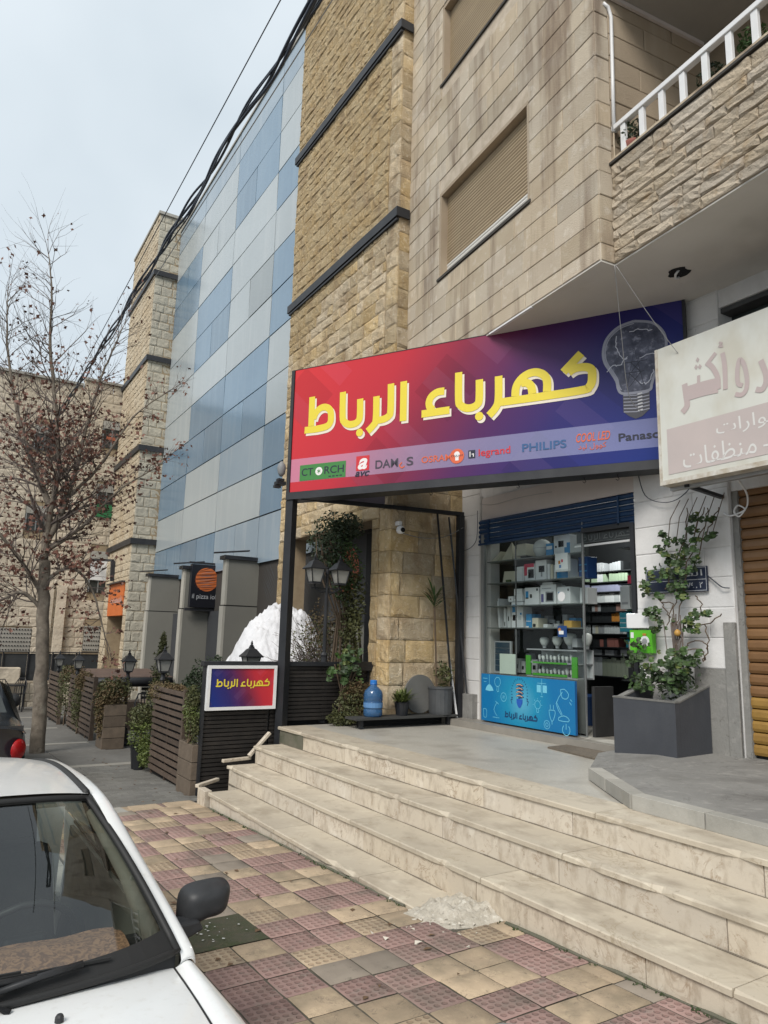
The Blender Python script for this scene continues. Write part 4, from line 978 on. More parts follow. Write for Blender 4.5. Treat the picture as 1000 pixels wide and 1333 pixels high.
# rear face of the sign box facing the other way along the street
FS2 = Fr(3.80, 8.16, 99.5)
if FS2.n.y > 0: pass
g = MB(); g.hexa([(3.86,8.20,2.79),(6.0,7.80,2.79),(6.0,7.86,2.79),(3.86,8.26,2.79),(3.86,8.20,4.40),(6.0,7.80,4.40),(6.0,7.86,4.40),(3.86,8.26,4.40)]) if False else g.hexa([(3.93,8.05,2.77),(5.02,7.86,2.77),(5.02,7.90,2.77),(3.93,8.09,2.77),(3.93,8.05,3.3),(5.02,7.86,3.3),(5.02,7.90,3.3),(3.93,8.09,3.3)])
obj('rear_panel', g, mat('grey_violet_panel', (.25,.23,.30), (.20,.185,.25), 3, .6), sign)
# security floodlight on the left edge of the sign and a horn speaker
g = MB().lathe((3.66,8.17,3.13), [(.02,-.10),(.045,-.06),(.055,0),(.045,.05),(.015,.09)], 10, 'z'); tag(obj('loudspeaker', g, M['greybox'], smooth=True), 'small grey horn fixed to the left edge of the large sign', 'speaker')
g = MB().box(3.60,3.72,8.14,8.24,2.92,2.96); g.box(3.62,3.70,8.15,8.23,2.97,3.0); g.box(3.58,3.66,8.16,8.22,2.88,2.91); tag(obj('floodlight', g, M['black']), 'small black floodlight under the horn at the left edge of the large sign', 'lamp')
# ================================================================ faded white sign of the neighbour
FW2 = Fr(5.40, 3.93, 181.4)
if FW2.n.x > 0: FW2.n = -FW2.n
ws = thing('faded_sign', 'faded white and pale pink Arabic sign of the neighbouring shop, at the right edge', 'shop sign', (5.4,2.6,2.46))
Z0, Z1 = 2.46, 3.705
Mfw = mat('yellowed_white_sheet', (.62,.62,.57), (.55,.555,.51), 1.2, .5, stain=(.44,.40,.31), sscale=(2,2,1.2), stamt=.5)
Mfp = mat('faded_pink_print', (.50,.43,.41), (.46,.40,.385), 2.5, .5); Mfl = mat('faded_grey_red_print', (.46,.37,.36), (.43,.37,.36), 2, .5); Mfww = flat('faded_white_print', (.63,.62,.60))
g = MB(); fbox(g, FW2, 0, 4.2, -.18, 0, Z0, Z1); obj('sign_box', g, Mfw, ws)
g = MB(); fbox(g, FW2, -.006, 4.2, -.185, .006, Z0-.02, Z0+.02); fbox(g, FW2, -.006, .02, -.185, .006, Z0+.021, Z1); obj('sign_edge', g, mat('rusty_white_edge', (.6,.59,.55), (.36,.30,.22), 9, .6), ws)
g = MB(); poly(g, FW2, [(.085,Z0+.065),(4.2,Z0+.065),(4.2,Z0+.475),(.085,Z0+.475)], .003); obj('pink_band', g, Mfp, ws, recalc=False)
def glyphs(par, F, S, w, off, m, sc=1, u0=0, z0=0):
    g = MB()
    for k, (st, ww) in enumerate(S): ribbon(g, F, [(u0+a*sc, z0+b*sc) for a, b in smoothline(st, 4)], ww*sc, off+.0001*k)
    return obj('lettering', g, m, par, recalc=False)
def poly_obj(par, F, polys, off, m):
    g = MB()
    for k, P in enumerate(polys): poly(g, F, P, off+.0002*k)
    return obj('lettering', g, m, par, recalc=False)
glyphs(ws, FW2, [([(.25,.59),(.30,.64),(.295,.73),(.285,.84)],.055),([(.30,.745),(.45,.745),(.60,.735)],.13),([(.42,.80),(.425,.875)],.03),([(.595,1.02),(.53,.965),(.505,.945)],.035),([(.505,.965),(.56,.90),(.60,.80),(.60,.70)],.045),
 ([(.655,1.0),(.668,.88),(.663,.68)],.042),([(.63,1.10),(.655,1.085),(.63,1.065),(.665,1.055)],.016),
 ([(.812,.67),(.775,.70),(.775,.80),(.80,.89),(.835,.84),(.852,.72),(.84,.63),(.80,.595),(.745,.615)],.038),
 ([(.975,.83),(1.005,.72),(1.005,.64),(.97,.59),(.92,.605)],.045),([(1.25,1.0),(1.25,.68)],.05),([(1.35,.70),(1.55,.70),(1.56,.85)],.06)], 1, .003, Mfl, 1)
g = MB()
for (a,b) in ((.423,1.015),(.405,.955),(.441,.948)): poly(g, FW2, [(a-.018,Z0+b),(a,Z0+b+.025),(a+.018,Z0+b),(a,Z0+b-.025)], .003)
obj('letter_dots', g, Mfl, ws, recalc=False)
for o_ in [o for o in ws.children if o.name.startswith('lettering')]: o_.location.z += Z0
text(ws, 'lettering', AR('\uFEEE\uFE8D\uFEAD\uFE8D\uFE95'), FW2, .56, Z0+.285, .14, .0045, Mfww, .45)
text(ws, 'lettering', AR('\uFEE3\uFEE8\uFEC8\uFED4\uFE8E\uFE95'), FW2, .235, Z0+.09, .165, .0045, Mfww, .66)
g = MB(); poly(g, FW2, [(.95,Z0+.13),(1.0,Z0+.13),(1.0,Z0+.145),(.95,Z0+.145)], .0045); obj('dash', g, Mfww, ws, recalc=False)
obj('bracket', MB().bar((5.5,3.75,2.43),(6.1,3.78,2.40),.04,.03), M['black'], ws); obj('bracket', MB().bar((5.5,1.6,2.43),(6.1,1.6,2.40),.04,.03), M['black'], ws)
g = MB(); fbox(g, FW2, .0, 4.2, -.17, -.12, Z0-.05, Z0-.021); obj('lower_rail', g, M['steel'], ws)

# ================================================================ small sign on the black fence
FSm = Fr(2.865, 8.125, 90); FSm.n = Vector((0,-1,0))
sm = thing('small_sign', 'small white framed sign with yellow Arabic lettering hung on the black slatted fence', 'shop sign', (3.28,8.13,.2))
g = MB(); a, b = 0, .85
for bx in ((0,.85,.20,.235),(0,.85,.665,.70),(0,.035,.2352,.6648),(.815,.85,.2352,.6648)): fbox(g, FSm, bx[0], bx[1], -.05, .012, bx[2], bx[3])
obj('sign_frame', g, M['whitemetal'], sm)
obj('back_board', fbox(MB(), FSm, .036,.814,-.04,-.004,.236,.664), M['steel'], sm)
uvquad('printed_face', FSm, .036, .814, .236, .664, 0, sign_print('small_sign_print', FSm, .8, 0, .43, flip=True), sm, flip=True)
k = .655/3.57
g = MB(); word(g, FSm, .10-.215*k, .318, k, k*1.0, .0155, .003, .00015); obj('lettering', g, Myel, sm, recalc=False)

# ================================================================ shop interior
shop = thing('shop_interior', '', ''); del shop['label'], shop['category']; shop['kind'] = 'structure'
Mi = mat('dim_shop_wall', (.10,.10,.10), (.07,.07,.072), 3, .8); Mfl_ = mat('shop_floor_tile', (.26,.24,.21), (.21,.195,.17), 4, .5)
obj('floor', MB().box(5.86,9.6,4.0,7.7,-.1,.075), Mfl_, shop)
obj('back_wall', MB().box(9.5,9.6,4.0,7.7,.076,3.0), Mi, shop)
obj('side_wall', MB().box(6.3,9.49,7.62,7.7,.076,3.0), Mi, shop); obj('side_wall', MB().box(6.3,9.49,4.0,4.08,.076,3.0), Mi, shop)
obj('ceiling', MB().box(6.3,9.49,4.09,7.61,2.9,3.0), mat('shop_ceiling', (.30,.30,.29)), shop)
obj('threshold', MB().hexa([(5.98,4.80,-.003),(6.2,4.80,-.003),(6.3,7.18,-.003),(6.02,7.18,-.003),(5.98,4.80,.078),(6.2,4.80,.078),(6.3,7.18,.07),(6.02,7.18,.06)]), M['kerbc'], shop)
Mgl = thin_glass('window_glass', (.90,.95,.94), .018)
sw = thing('shop_window', 'large glass display window of the lamp shop, behind the light blue board', 'shop window', (6.15,6.3,.08))
obj('glass_pane', MB().quad((6.13,5.50,.08),(6.13,7.15,.08),(6.13,7.15,2.40),(6.13,5.50,2.40)), Mgl, sw)
obj('side_pane', MB().quad((6.135,5.497,.10),(6.72,5.93,.10),(6.72,5.93,2.30),(6.135,5.497,2.30)), Mgl, sw)
Mal = mat('grey_aluminium', (.24,.25,.25), (.20,.21,.21), 5, .4, metal=.3)
g = MB().box(6.11,6.15,7.15,7.20,.07,2.42); g.box(6.118,6.138,5.488,5.498,.07,2.42); g.box(6.11,6.15,5.50,7.15,.05,.085); obj('window_frame', g, Mal, sw)
g = MB().box(6.10,6.16,4.79,4.84,.07,2.3); g.box(6.10,6.16,4.84,5.49,2.26,2.31); obj('door_frame', g, M['black'], sw)
tb = tag(obj('door_track', MB().box(6.18,6.21,4.79,5.66,2.12,2.14), M['whitemetal']), 'thin white bar across the top of the shop doorway', 'bar')
# dark transom lettering band above the door
tp = thing('transom_board', 'dark glass board with faint lettering over the shop doorway', 'board', (6.17,5.2,2.15))
FTr = Fr(6.165, 5.60, 180); FTr.n = Vector((-1,0,0))
obj('board', MB().box(6.17,6.18,4.80,5.62,2.16,2.34), mat('smoked_board', (.03,.035,.035), rough=.3), tp)
g = MB()
for kx, st in enumerate(WORD): ribbon(g, FTr, [(.05+(a-.2)*.19, 2.07+b*.14) for a, b in smoothline(st, 3)], .010, .0003+.0001*kx)
obj('faint_lettering', g, flat('faint_grey', (.11,.12,.12)), tp, recalc=False)
# blue roller shutter, rolled up
rs_ = thing('roller_shutter', 'navy blue roller shutter rolled up above the lamp shop window and door', 'roller shutter', (6.1,6.0,2.33))
for k_ in range(5):
    zz = 2.315 + .062*k_
    g = MB(); y0, y1 = 4.785, 7.255
    g.add([(6.135,y0,zz),(6.135,y1,zz),(6.118,y1,zz+.012),(6.118,y0,zz+.012),(6.112,y1,zz+.034),(6.112,y0,zz+.034),(6.128,y1,zz+.050),(6.128,y0,zz+.050),(6.14,y1,zz+.0615),(6.14,y0,zz+.0615)], [(0,1,2,3),(3,2,4,5),(5,4,6,7),(7,6,8,9)])
    obj('shutter_slat', g, M['blue_sh'], rs_)
obj('bottom_bar', MB().box(6.105,6.15,4.785,7.255,2.285,2.312), M['blue_sh'], rs_)
for yy_ in (4.98, 7.05): obj('shutter_clip', MB().box(6.100,6.111,yy_-.012,yy_+.012,2.29,2.61), M['blue_sh'], rs_)
# brown roller shutter of the neighbour
bs_ = thing('roller_shutter', 'closed brown roller shutter, ochre near the ground, at the right edge', 'roller shutter', (6.1,2.4,.14))
for k_ in range(24):
    zz = .15 + .0975*k_; y0, y1 = 1.02, 3.66
    g = MB().add([(6.165,y0,zz),(6.165,y1,zz),(6.140,y1,zz+.006),(6.140,y0,zz+.006),(6.131,y1,zz+.030),(6.131,y0,zz+.030),(6.133,y1,zz+.070),(6.133,y0,zz+.070),(6.143,y1,zz+.090),(6.143,y0,zz+.090),(6.165,y1,zz+.0965),(6.165,y0,zz+.0965)], [(0,1,2,3),(3,2,4,5),(5,4,6,7),(7,6,8,9),(9,8,10,11)])
    obj('shutter_slat', g, M['ochre_sh'] if k_ < 5 else M['brown_sh'], bs_, label='ochre slat with paint worn off' if k_ < 5 else None)
obj('shutter_rail', MB().box(6.11,6.2,3.66,3.715,.1,2.6), M['concrete'], bs_)
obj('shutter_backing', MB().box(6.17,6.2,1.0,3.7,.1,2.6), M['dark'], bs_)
# ---- shelves & goods
Mw = flat('white_carton', (.66,.67,.67), .6); Mw2 = mat('grey_white_carton', (.54,.56,.56), (.46,.48,.48), 6, .6); Mbl = flat('sky_blue_print', (.03,.22,.45), .5); Mnb = flat('navy_carton', (.012,.05,.17), .5); Mr_ = flat('carton_red', (.50,.03,.07), .5)
Mcr = flat('cream_lampshade', (.52,.49,.38), .6); Mop = mat('opal_glass', (.50,.52,.50), rough=.25); Mye = flat('mustard_carton', (.45,.27,.05), .6); Mtl = flat('teal_carton', (.02,.17,.22), .5); Mgn = flat('bright_green_plastic', (.06,.27,.03), .5); Mdk = flat('dark_plastic', (.02,.022,.024), .5); Msv = flat('silver_grey', (.28,.29,.30), .4); Mogc = flat('orange_carton', (.42,.17,.03), .6)
sh = thing('display_shelves', 'glass display shelves behind the shop window', 'shelves', (6.5,6.3,.1))
for z_, x1_ in ((2.055,6.7),(1.775,6.7),(1.485,6.7),(1.215,6.7)):
    obj('shelf', MB().hexa([(6.16,5.53,z_),(x1_,5.95,z_),(x1_,7.14,z_),(6.16,7.14,z_),(6.16,5.53,z_+.012),(x1_,5.95,z_+.012),(x1_,7.14,z_+.012),(6.16,7.14,z_+.012)]), mat('dusty_shelf_edge', (.11,.125,.12), (.08,.09,.088), 5, .4) if z_ == 2.055 else bpy.data.materials['dusty_shelf_edge'], sh)
obj('back_panel', MB().box(6.72,6.76,5.97,7.55,.1,2.45), mat('dark_olive_backing', (.028,.034,.032), (.045,.05,.044), 7, .8), sh)
obj('base_cabinet', MB().hexa([(6.16,5.53,.10),(6.70,5.95,.10),(6.70,7.14,.10),(6.16,7.14,.10),(6.16,5.53,.655),(6.70,5.95,.655),(6.70,7.14,.655),(6.16,7.14,.655)]), mat('grey_cabinet', (.12,.12,.115), (.09,.09,.088), 4, .7), sh)
for y_ in (6.62,5.55): obj('upright', MB().box(6.17,6.182,y_-.006,y_+.006,.66,2.45), mat('dark_upright', (.12,.12,.12)) if y_ > 6 else bpy.data.materials['dark_upright'], sh)
def carton(y0,y1,z0,z1,m,label,marks=(),x=6.30,d=.16,cat='box',grp='cartons in the shop window',nm='carton'):
    t = thing(nm, label, cat, (x+d/2,(y0+y1)/2,z0), grp)
    obj('body', MB().box(x,x+d,y0+.003,y1-.003,z0,z1), m, t, bevel=.003)
    for (a,b,c,e,mm) in marks:   # fractions: a..b from left (high y) to right, c..e from the bottom
        g = MB(); yl = y1-(y1-y0)*a; yr = y1-(y1-y0)*b; zb = z0+(z1-z0)*c; zt = z0+(z1-z0)*e
        g.quad((x-.0015,yl,zb),(x-.0015,yr,zb),(x-.0015,yr,zt),(x-.0015,yl,zt)); obj('printed_mark', g, mm, t)
    return t
S1, S2, S3, S4 = 2.0675, 1.7875, 1.4975, 1.2275
carton(6.11,6.23,S1,2.23,Mbl,'sky blue carton on the top shelf, left of the big lamp carton',[(.1,.9,.55,.8,Mw)])
carton(5.84,6.10,S1,2.31,Mw,'big white floodlight carton at the right end of the top shelf',[(.30,.62,.42,.72,Mdk),(.34,.56,.48,.66,Msv),(.66,1,.0,.38,Mbl),(.80,1,.38,.6,Mbl),(.1,.2,.4,.5,Mdk)],d=.24)
carton(6.61,6.74,S2,1.985,Mw,'plain white carton standing left of the red and white one',[(.75,.9,.1,.9,Mw2)])
carton(6.42,6.60,S2,2.01,Mw,'white carton with a red corner and a black lamp picture',[(.0,.95,.80,1,Mr_),(.0,.28,.35,.8,Mr_),(.38,.92,.2,.68,Mdk),(.46,.84,.32,.60,Msv)])
carton(6.22,6.41,S2,2.04,Mw,'white carton with a grey floodlight picture on the second shelf',[(.32,.82,.42,.72,Mdk),(.38,.76,.48,.68,Msv),(.5,.64,.2,.42,Msv)])
for i_, y_ in enumerate((6.165,6.115,6.065)): carton(y_,y_+.045,S2,1.985-.01*i_,[Mw,Mcr,Mw2][i_],['slim white carton, first after the floodlight carton','slim cream carton between two slim pale ones','slim greyish carton just left of the blue and white carton'][i_])
carton(5.87,6.05,S2,2.03,Mw,'tall white carton with a blue curved print, second shelf',[(0,.95,.0,.45,Mbl),(.35,.95,.45,.75,Mbl)])
carton(5.61,5.75,S2,2.03,Mnb,'dark blue carton at the right end of the second shelf',[(.1,.9,.3,.36,Mbl),(.1,.9,.6,.66,Mbl)],x=6.33)
carton(6.80,6.90,1.55,1.62,Mw,'very small white carton on top of the narrow ones, far left',[(.4,.6,.4,.6,Mdk)])
carton(6.64,6.79,1.55,1.71,Mw,'small white carton stacked on the tall panel carton',[(.0,1,.62,.64,Mw2),(.1,.2,.2,.5,Mdk)])
carton(6.35,6.60,S3,1.715,Mw,'white carton with two round switches, left on the third shelf',[(.08,.28,.45,.8,Mbl),(.08,.28,.38,.45,Mdk),(.38,.52,.42,.62,Mdk),(.82,.93,.8,.93,Mdk),(.4,.5,.46,.58,Msv)])
carton(6.07,6.33,S3,1.735,Mw,'white carton with a violet square panel picture, middle of the third shelf',[(.34,.86,.14,.66,Msv),(.40,.80,.2,.6,flat('violet_grey_print',(.20,.20,.28))),(.06,.22,.14,.55,flat('violet_print',(.09,.08,.22))),(.1,.7,.8,.84,Msv)])
carton(6.12,6.30,1.737,1.765,Mw2,'flat white carton lying on the violet panel carton')
carton(5.85,6.06,S3,1.70,Mw,'white carton with a small square panel picture, right on the third shelf',[(.12,.34,.3,.72,Mbl),(.45,.62,.35,.6,Msv),(.8,.9,.75,.88,Mdk)])
carton(5.62,5.74,S3,1.68,Mw2,'dull grey carton at the right end of the third shelf',x=6.33)
carton(6.93,6.985,S4,1.47,Mw2,'narrow white carton, leftmost of three rising in height',[(.3,.6,.1,.3,Mdk)])
carton(6.85,6.92,S4,1.51,Mw2,'narrow white carton in the middle of three rising in height',[(.3,.6,.3,.5,Mdk)])
carton(6.63,6.84,S4,1.545,Mw,'tall white carton with a blue stripe and a square panel outline',[(.1,.35,.6,.9,Mbl),(.12,.42,.28,.50,Mdk),(.16,.38,.31,.47,Mw),(.6,.85,.3,.45,Mw2),(.75,.9,.5,.58,Mbl)])
carton(6.48,6.58,S4,1.395,Mbl,'small blue and white carton on the fourth shelf',[(.1,.9,.45,.5,Mw),(.0,.5,.0,.12,Mw)])
carton(6.37,6.475,S4,1.345,Mcr,'small cream carton with a black square mark on the fourth shelf',[(.15,.6,.08,.4,Mdk),(.22,.52,.14,.34,Mw)])
carton(5.84,5.96,S4,1.31,Mye,'mustard yellow carton at the right of the fourth shelf')
carton(6.22,6.29,S4,1.27,Mw2,'tiny pale carton in the middle of the fourth shelf'); carton(6.04,6.12,S4,1.275,Msv,'tiny grey carton left of the mustard one')
carton(5.76,5.84,1.01,1.11,Msv,'small grey carton hung beside the large round bulbs')
carton(5.50,5.64,1.46,1.73,Mw2,'pale carton on the shelving just inside the doorway',[(.2,.8,.2,.3,Msv)],x=6.9)
carton(5.49,5.66,1.20,1.42,Mtl,'stack of teal packets just inside the doorway',[(.05,.95,.2,.23,Mw2),(.05,.95,.45,.48,Mw2),(.05,.95,.7,.73,Mw2)],x=6.9)
q = random.Random(44)
for si_, (zs_, hh_, nm_) in enumerate(((S1,.16,'top'),(S2,.17,'second'),(S3,.14,'third'),(S4,.18,'fourth'),(.668,.26,'lowest'))):
    y_ = 7.08; i_ = 0
    while y_ > 6.02 and i_ < 12:
        w_ = q.uniform(.07,.13); h_ = hh_*q.uniform(.55,1.0); m_ = q.choice([Mw2,Mw2,Msv,Mcr,Mdk,Mbl,Mw2,Mtl])
        o_ = carton(y_-w_, y_-.004, zs_, zs_+h_, m_, '%s carton from the left in the back row of the %s display shelf' % (['first','second','third','fourth','fifth','sixth','seventh','eighth','ninth','tenth','eleventh','twelfth'][i_], nm_), [(.2,.7,.3,.6,Mdk if m_ is not Mdk else Mw2)], x=6.56, d=.11, grp='cartons in the back row of the display shelves')
        y_ -= w_+q.uniform(.0,.03); i_ += 1
# signs stuck on the glass
carton(5.74,5.94,1.86,2.07,Mw,'white square box with coloured dots hanging at the window corner',[(.28,.44,.42,.6,Mogc),(.5,.64,.5,.66,Mr_),(.34,.5,.2,.36,flat('print_blue',(.1,.2,.4))),(.0,1,-.0,.12,Mw2)],x=6.15,d=.05,grp=None)
g = MB(); tag(obj('round_sticker', g.lathe((6.10,5.80,1.57),[(.055,0),(.055,.004)],20,'x'), Mw), 'round white sticker at the window corner', 'sticker')
st_ = thing('square_sticker', 'dark blue square sticker with a lamp picture at the window corner', 'sticker', (6.12,5.81,1.12))
obj('sheet', MB().box(6.118,6.122,5.745,5.88,1.12,1.245), Mnb, st_); obj('picture', MB().box(6.1150,6.1168,5.79,5.86,1.15,1.19), Mw, st_); obj('picture', MB().lathe((6.1160,5.85,1.20),[(.022,0),(.022,.001)],12,'x'), Mogc, st_)
# lamps on display
t = thing('lamp', 'cream pyramid lampshade on the top shelf', 'lamp', (6.4,6.91,S1)); g = MB().add([(6.28,6.80,S1),(6.28,7.02,S1),(6.5,7.02,S1),(6.5,6.80,S1),(6.39,6.92,2.33)], [(0,1,2,3),(0,1,4),(1,2,4),(2,3,4),(3,0,4)]); obj('shade', g, Mcr, t)
t = thing('lampshade', 'pale fabric shade lying at the left end of the top shelf', 'lampshade', (6.4,7.09,S1)); obj('shade', MB().add([(6.22,7.03,S1),(6.22,7.14,S1),(6.5,7.14,S1),(6.5,7.03,S1),(6.3,7.035,2.21),(6.4,7.035,2.21)], [(0,1,2,3),(0,1,4),(1,2,5,4),(2,3,5),(3,0,4,5)]), Mcr, t)
t = thing('lamp', 'cube lamp with a dark foot on the top shelf', 'lamp', (6.4,6.65,S1)); obj('foot', MB().box(6.34,6.46,6.60,6.71,S1,S1+.05), Mdk, t); obj('shade', MB().box(6.30,6.48,6.57,6.74,S1+.051,2.27), Mcr, t, bevel=.01)
t = thing('lamp', 'opal globe lamp on the top shelf', 'lamp', (6.38,6.36,S1)); g = MB().lathe((6.38,6.36,2.19),[(.04,-.118),(.085,-.085),(.115,-.03),(.118,.03),(.09,.08),(.05,.108),(0,.118)],18); obj('globe', g, Mop, t, smooth=True); obj('ribs', MB().lathe((6.38,6.36,2.19),[(.1185,-.004),(.1195,0),(.1185,.004)],18), Msv, t)
t = thing('floodlight', 'flat white floodlight lying at the left of the second shelf', 'lamp', (6.4,6.89,S2)); obj('housing', MB().hexa([(6.3,6.77,S2),(6.3,7.0,S2),(6.45,7.0,S2),(6.45,6.77,S2),(6.35,6.78,1.94),(6.35,7.02,1.95),(6.38,7.02,1.95),(6.38,6.78,1.94)]), Mcr, t); obj('driver', MB().box(6.28,6.299,6.84,6.92,S2,1.83), M['leaf'], t)
for i_, (a,b) in enumerate(((7.05,1.60),(7.10,1.57),(7.00,1.50))): tag(obj('panel_light', MB().hexa([(6.3+.03*i_,a,S4),(6.3+.03*i_,a+.012,S4),(6.5+.03*i_,a+.012,S4),(6.5+.03*i_,a,S4),(6.3+.03*i_,a+.03,b),(6.3+.03*i_,a+.042,b),(6.5+.03*i_,a+.042,b),(6.5+.03*i_,a+.03,b)]), Mw), ['white panel light leaning, middle one at the left of the fourth shelf','white panel light leaning against the left window edge, fourth shelf','shorter white panel light leaning, nearest the white cartons'][i_], 'panel light', 'panel lights leaning in the window')
t = thing('solar_panel', 'framed solar panel with dark blue cells in the lower left of the window', 'solar panel', (6.3,7.0,.66)); obj('frame', MB().box(6.28,6.30,6.82,7.14,.66,1.06), Msv, t)
for i_ in range(5): obj('cell_row', MB().box(6.272,6.2795,6.85,7.11,.69+.072*i_,.755+.072*i_), flat('solar_cell', (.02,.045,.07), .3) if i_ == 0 else bpy.data.materials['solar_cell'], t)
tag(obj('panel_light', MB().box(6.20,6.22,6.65,6.95,.66,.905), mat('pale_green_panel', (.46,.52,.45)), bevel=.006), 'square pale green panel light standing before the solar panel', 'panel light')
def bulb(y, z, r, h, x, label, grp, m=Mop):
    t = thing('light_bulb', label, 'light bulb', (x,y,z), grp)
    obj('cap', MB().lathe((x,y,z),[(r*.38,0),(r*.42,h*.18)],10), Msv, t)
    obj('globe', MB().lathe((x,y,z),[(r*.42,h*.181),(r*.8,h*.38),(r,h*.6),(r,h*.82),(r*.75,h*.96),(0,h)],12), m, t, smooth=True)
for i_, (y,r,h,lb) in enumerate(((6.33,.055,.13,'smallest of the large round bulbs above the green rack'),(6.12,.06,.145,'second large bulb from the left above the green rack'),(5.92,.075,.18,'largest wide bulb with dark slots above the green rack'),(5.67,.055,.18,'tall pale bulb at the window corner above the green rack'))):
    bulb(y, .99, r, h, 6.36, lb, 'large bulbs above the green rack')
obj_r = thing('bulb_rack', 'green and grey rack of small bulbs in the shop window', 'rack', (6.35,6.1,.66))
g = MB().box(6.25,6.5,5.72,6.52,.655,.672); g.box(6.25,6.5,5.72,6.52,.815,.83); g.box(6.25,6.5,5.72,6.52,.965,.98); obj('shelf_boards', g, Msv, obj_r)
g = MB().box(6.245,6.26,6.45,6.53,.673,.90); g.box(6.245,6.26,5.72,5.80,.673,.90); g.box(6.24,6.249,5.87,6.41,.673,.70); g.box(6.24,6.249,5.87,6.41,.812,.832); obj('green_plates', g, Mgn, obj_r)
g = MB().box(6.5,6.52,5.72,6.52,.655,.98); obj('rack_back', g, Mw2, obj_r)
ordn = ['first','second','third','fourth','fifth','sixth','seventh','eighth','ninth','tenth','eleventh','twelfth']
for r_ in range(2):
    for i_ in range(9):
        bulb(6.38-.062*i_, (.832,.673)[r_], (.019,.024,.017)[i_ % 3], (.085,.075,.10)[(i_+r_) % 3], 6.33, '%s small bulb from the left in the %s row of the green rack' % (ordn[i_], ('upper','lower')[r_]), 'small bulbs in the green rack')
# inner shelving seen through the doorway
isv = thing('wall_shelves', 'black wall shelves packed with goods deep inside the shop doorway', 'shelves', (7.8,6.3,.1))
zs = (2.005,1.865,1.735,1.595,1.48,1.345,1.19,1.02,.915,.65)
g = MB()
for z_ in zs: g.box(7.58,7.95,5.75,6.9,z_-.014,z_)
obj('shelf_boards', g, Mdk, isv); g = MB().box(7.96,7.99,5.6,7.1,.1,2.5); obj('shelf_back', g, flat('near_black', (.010,.011,.012)), isv)
q = random.Random(9)
rowdef = [(2.005,.12,.045,[Msv,Mdk,Msv],'row of silver reflector bulbs'),(1.865,.12,.05,[flat('mint_carton',(.28,.36,.25)),Mw2],'row of pale green cartons'),(1.735,.10,.13,[flat('lilac_carton',(.28,.29,.40))],'row of long pale violet cartons'),(1.595,.125,.075,[Mw2,Mw],'row of white cartons'),(1.48,.09,.05,[Mdk,flat('dusty_pink',(.22,.13,.11)),Msv],'row of mixed small packets'),(1.345,.12,.065,[Mogc,Mogc,Mdk,Mdk],'row with orange cartons'),(1.19,.11,.05,[Mw2,Mcr,Msv],'row of upright pale packets'),(1.02,.12,.06,[flat('salmon_carton',(.30,.12,.10)),Mtl,Mdk],'row of salmon and teal packets'),(.915,.08,.05,[Msv,Mdk],'row of small dark parts'),(.65,.24,.075,[Mw2,flat('pale_olive',(.26,.29,.22)),Mw2],'row of tall pale cartons')]
for (z_,h_,w_,ms_,dsc) in rowdef:
    y_ = 6.68; i_ = 0
    while y_ > 6.12 and i_ < 12:
        if q.random() < .93:
            hh = h_*q.uniform(.8,1); mm = ms_[q.randrange(len(ms_))]
            o_ = tag(obj('carton', MB().box(7.6,7.74,y_-w_+.004,y_,z_+.001,z_+hh), mm), '%s packet from the left in the %s, inner wall shelves' % (ordn[i_], dsc), 'box', 'goods on the inner wall shelves')
        y_ -= w_; i_ += 1
# second shelving by the right door post
g = MB().box(6.95,7.0,5.42,5.72,.1,2.35); g = MB(); 
ds = thing('side_shelves', 'dark shelf tower with green and teal goods beside the right door post', 'shelves', (7.2,5.56,.1))
g = MB().box(7.32,7.34,5.40,5.76,.1,2.3)
for z_ in (.65,1.0,1.14,1.445,1.76,2.2): g.box(7.0,7.31,5.42,5.74,z_-.012,z_)
obj('tower_frame', g, Mdk, ds)
for i_, (y0_,z0_,h_,m_,lb) in enumerate(((5.57,1.446,.13,flat('leaf_green_pack',(.20,.34,.12)),'lower left green pack'),(5.49,1.446,.13,None,'lower right green pack'),(5.57,1.58,.13,Mw2,'upper left pale green pack'),(5.49,1.58,.13,Mw2,'upper right pale green pack'),(5.58,1.141,.105,Mtl,'lower left teal tin'),(5.50,1.141,.105,Mtl,'lower right teal tin'),(5.58,1.25,.105,Mtl,'upper left teal tin'),(5.50,1.25,.105,Mtl,'upper right teal tin'),(5.55,1.761,.10,Mr_,'small red object'),(5.58,.651,.14,Mdk,'black carton with white marks'),(5.56,1.001,.09,Mcr,'pale jar'))):
    m_ = m_ or bpy.data.materials['leaf_green_pack']
    tag(obj('packet', MB().box(7.02,7.2,y0_,y0_+.072,z0_,z0_+h_), m_), lb + ' on the dark shelf tower by the door', 'packet', 'goods on the shelf tower by the door')
tag(obj('storage_bin', MB().hexa([(7.1,6.0,.076),(7.5,6.0,.076),(7.5,6.4,.076),(7.1,6.4,.076),(7.05,5.95,.42),(7.55,5.95,.42),(7.55,6.45,.42),(7.05,6.45,.42)]), Mnb), 'dark blue bin on the shop floor inside the doorway', 'bin')
tag(obj('counter', MB().box(6.20,6.50,5.44,5.48,.076,.60), mat('brown_cabinet_side', (.03,.03,.03), (.022,.022,.022), 6, .7)), 'low brown cabinet side beside the blue board at the doorway', 'cabinet')
Mem = bpy.data.materials.new('lit_bulb'); Mem.use_nodes = True; Mem.node_tree.nodes['Principled BSDF'].inputs['Emission Color'].default_value = (1,1,.95,1); Mem.node_tree.nodes['Principled BSDF'].inputs['Emission Strength'].default_value = 6
pt_ = bpy.data.lights.new('shop_fill', 'POINT'); pt_.energy = 34; pt_.shadow_soft_size = .06; pt_.color = (.95,1,.97); pto_ = bpy.data.objects.new('shop_fill', pt_); COL.objects.link(pto_); pto_.location = (7.2,6.0,2.45)  # added fill to brighten the shelves, set apart from the lit bulb
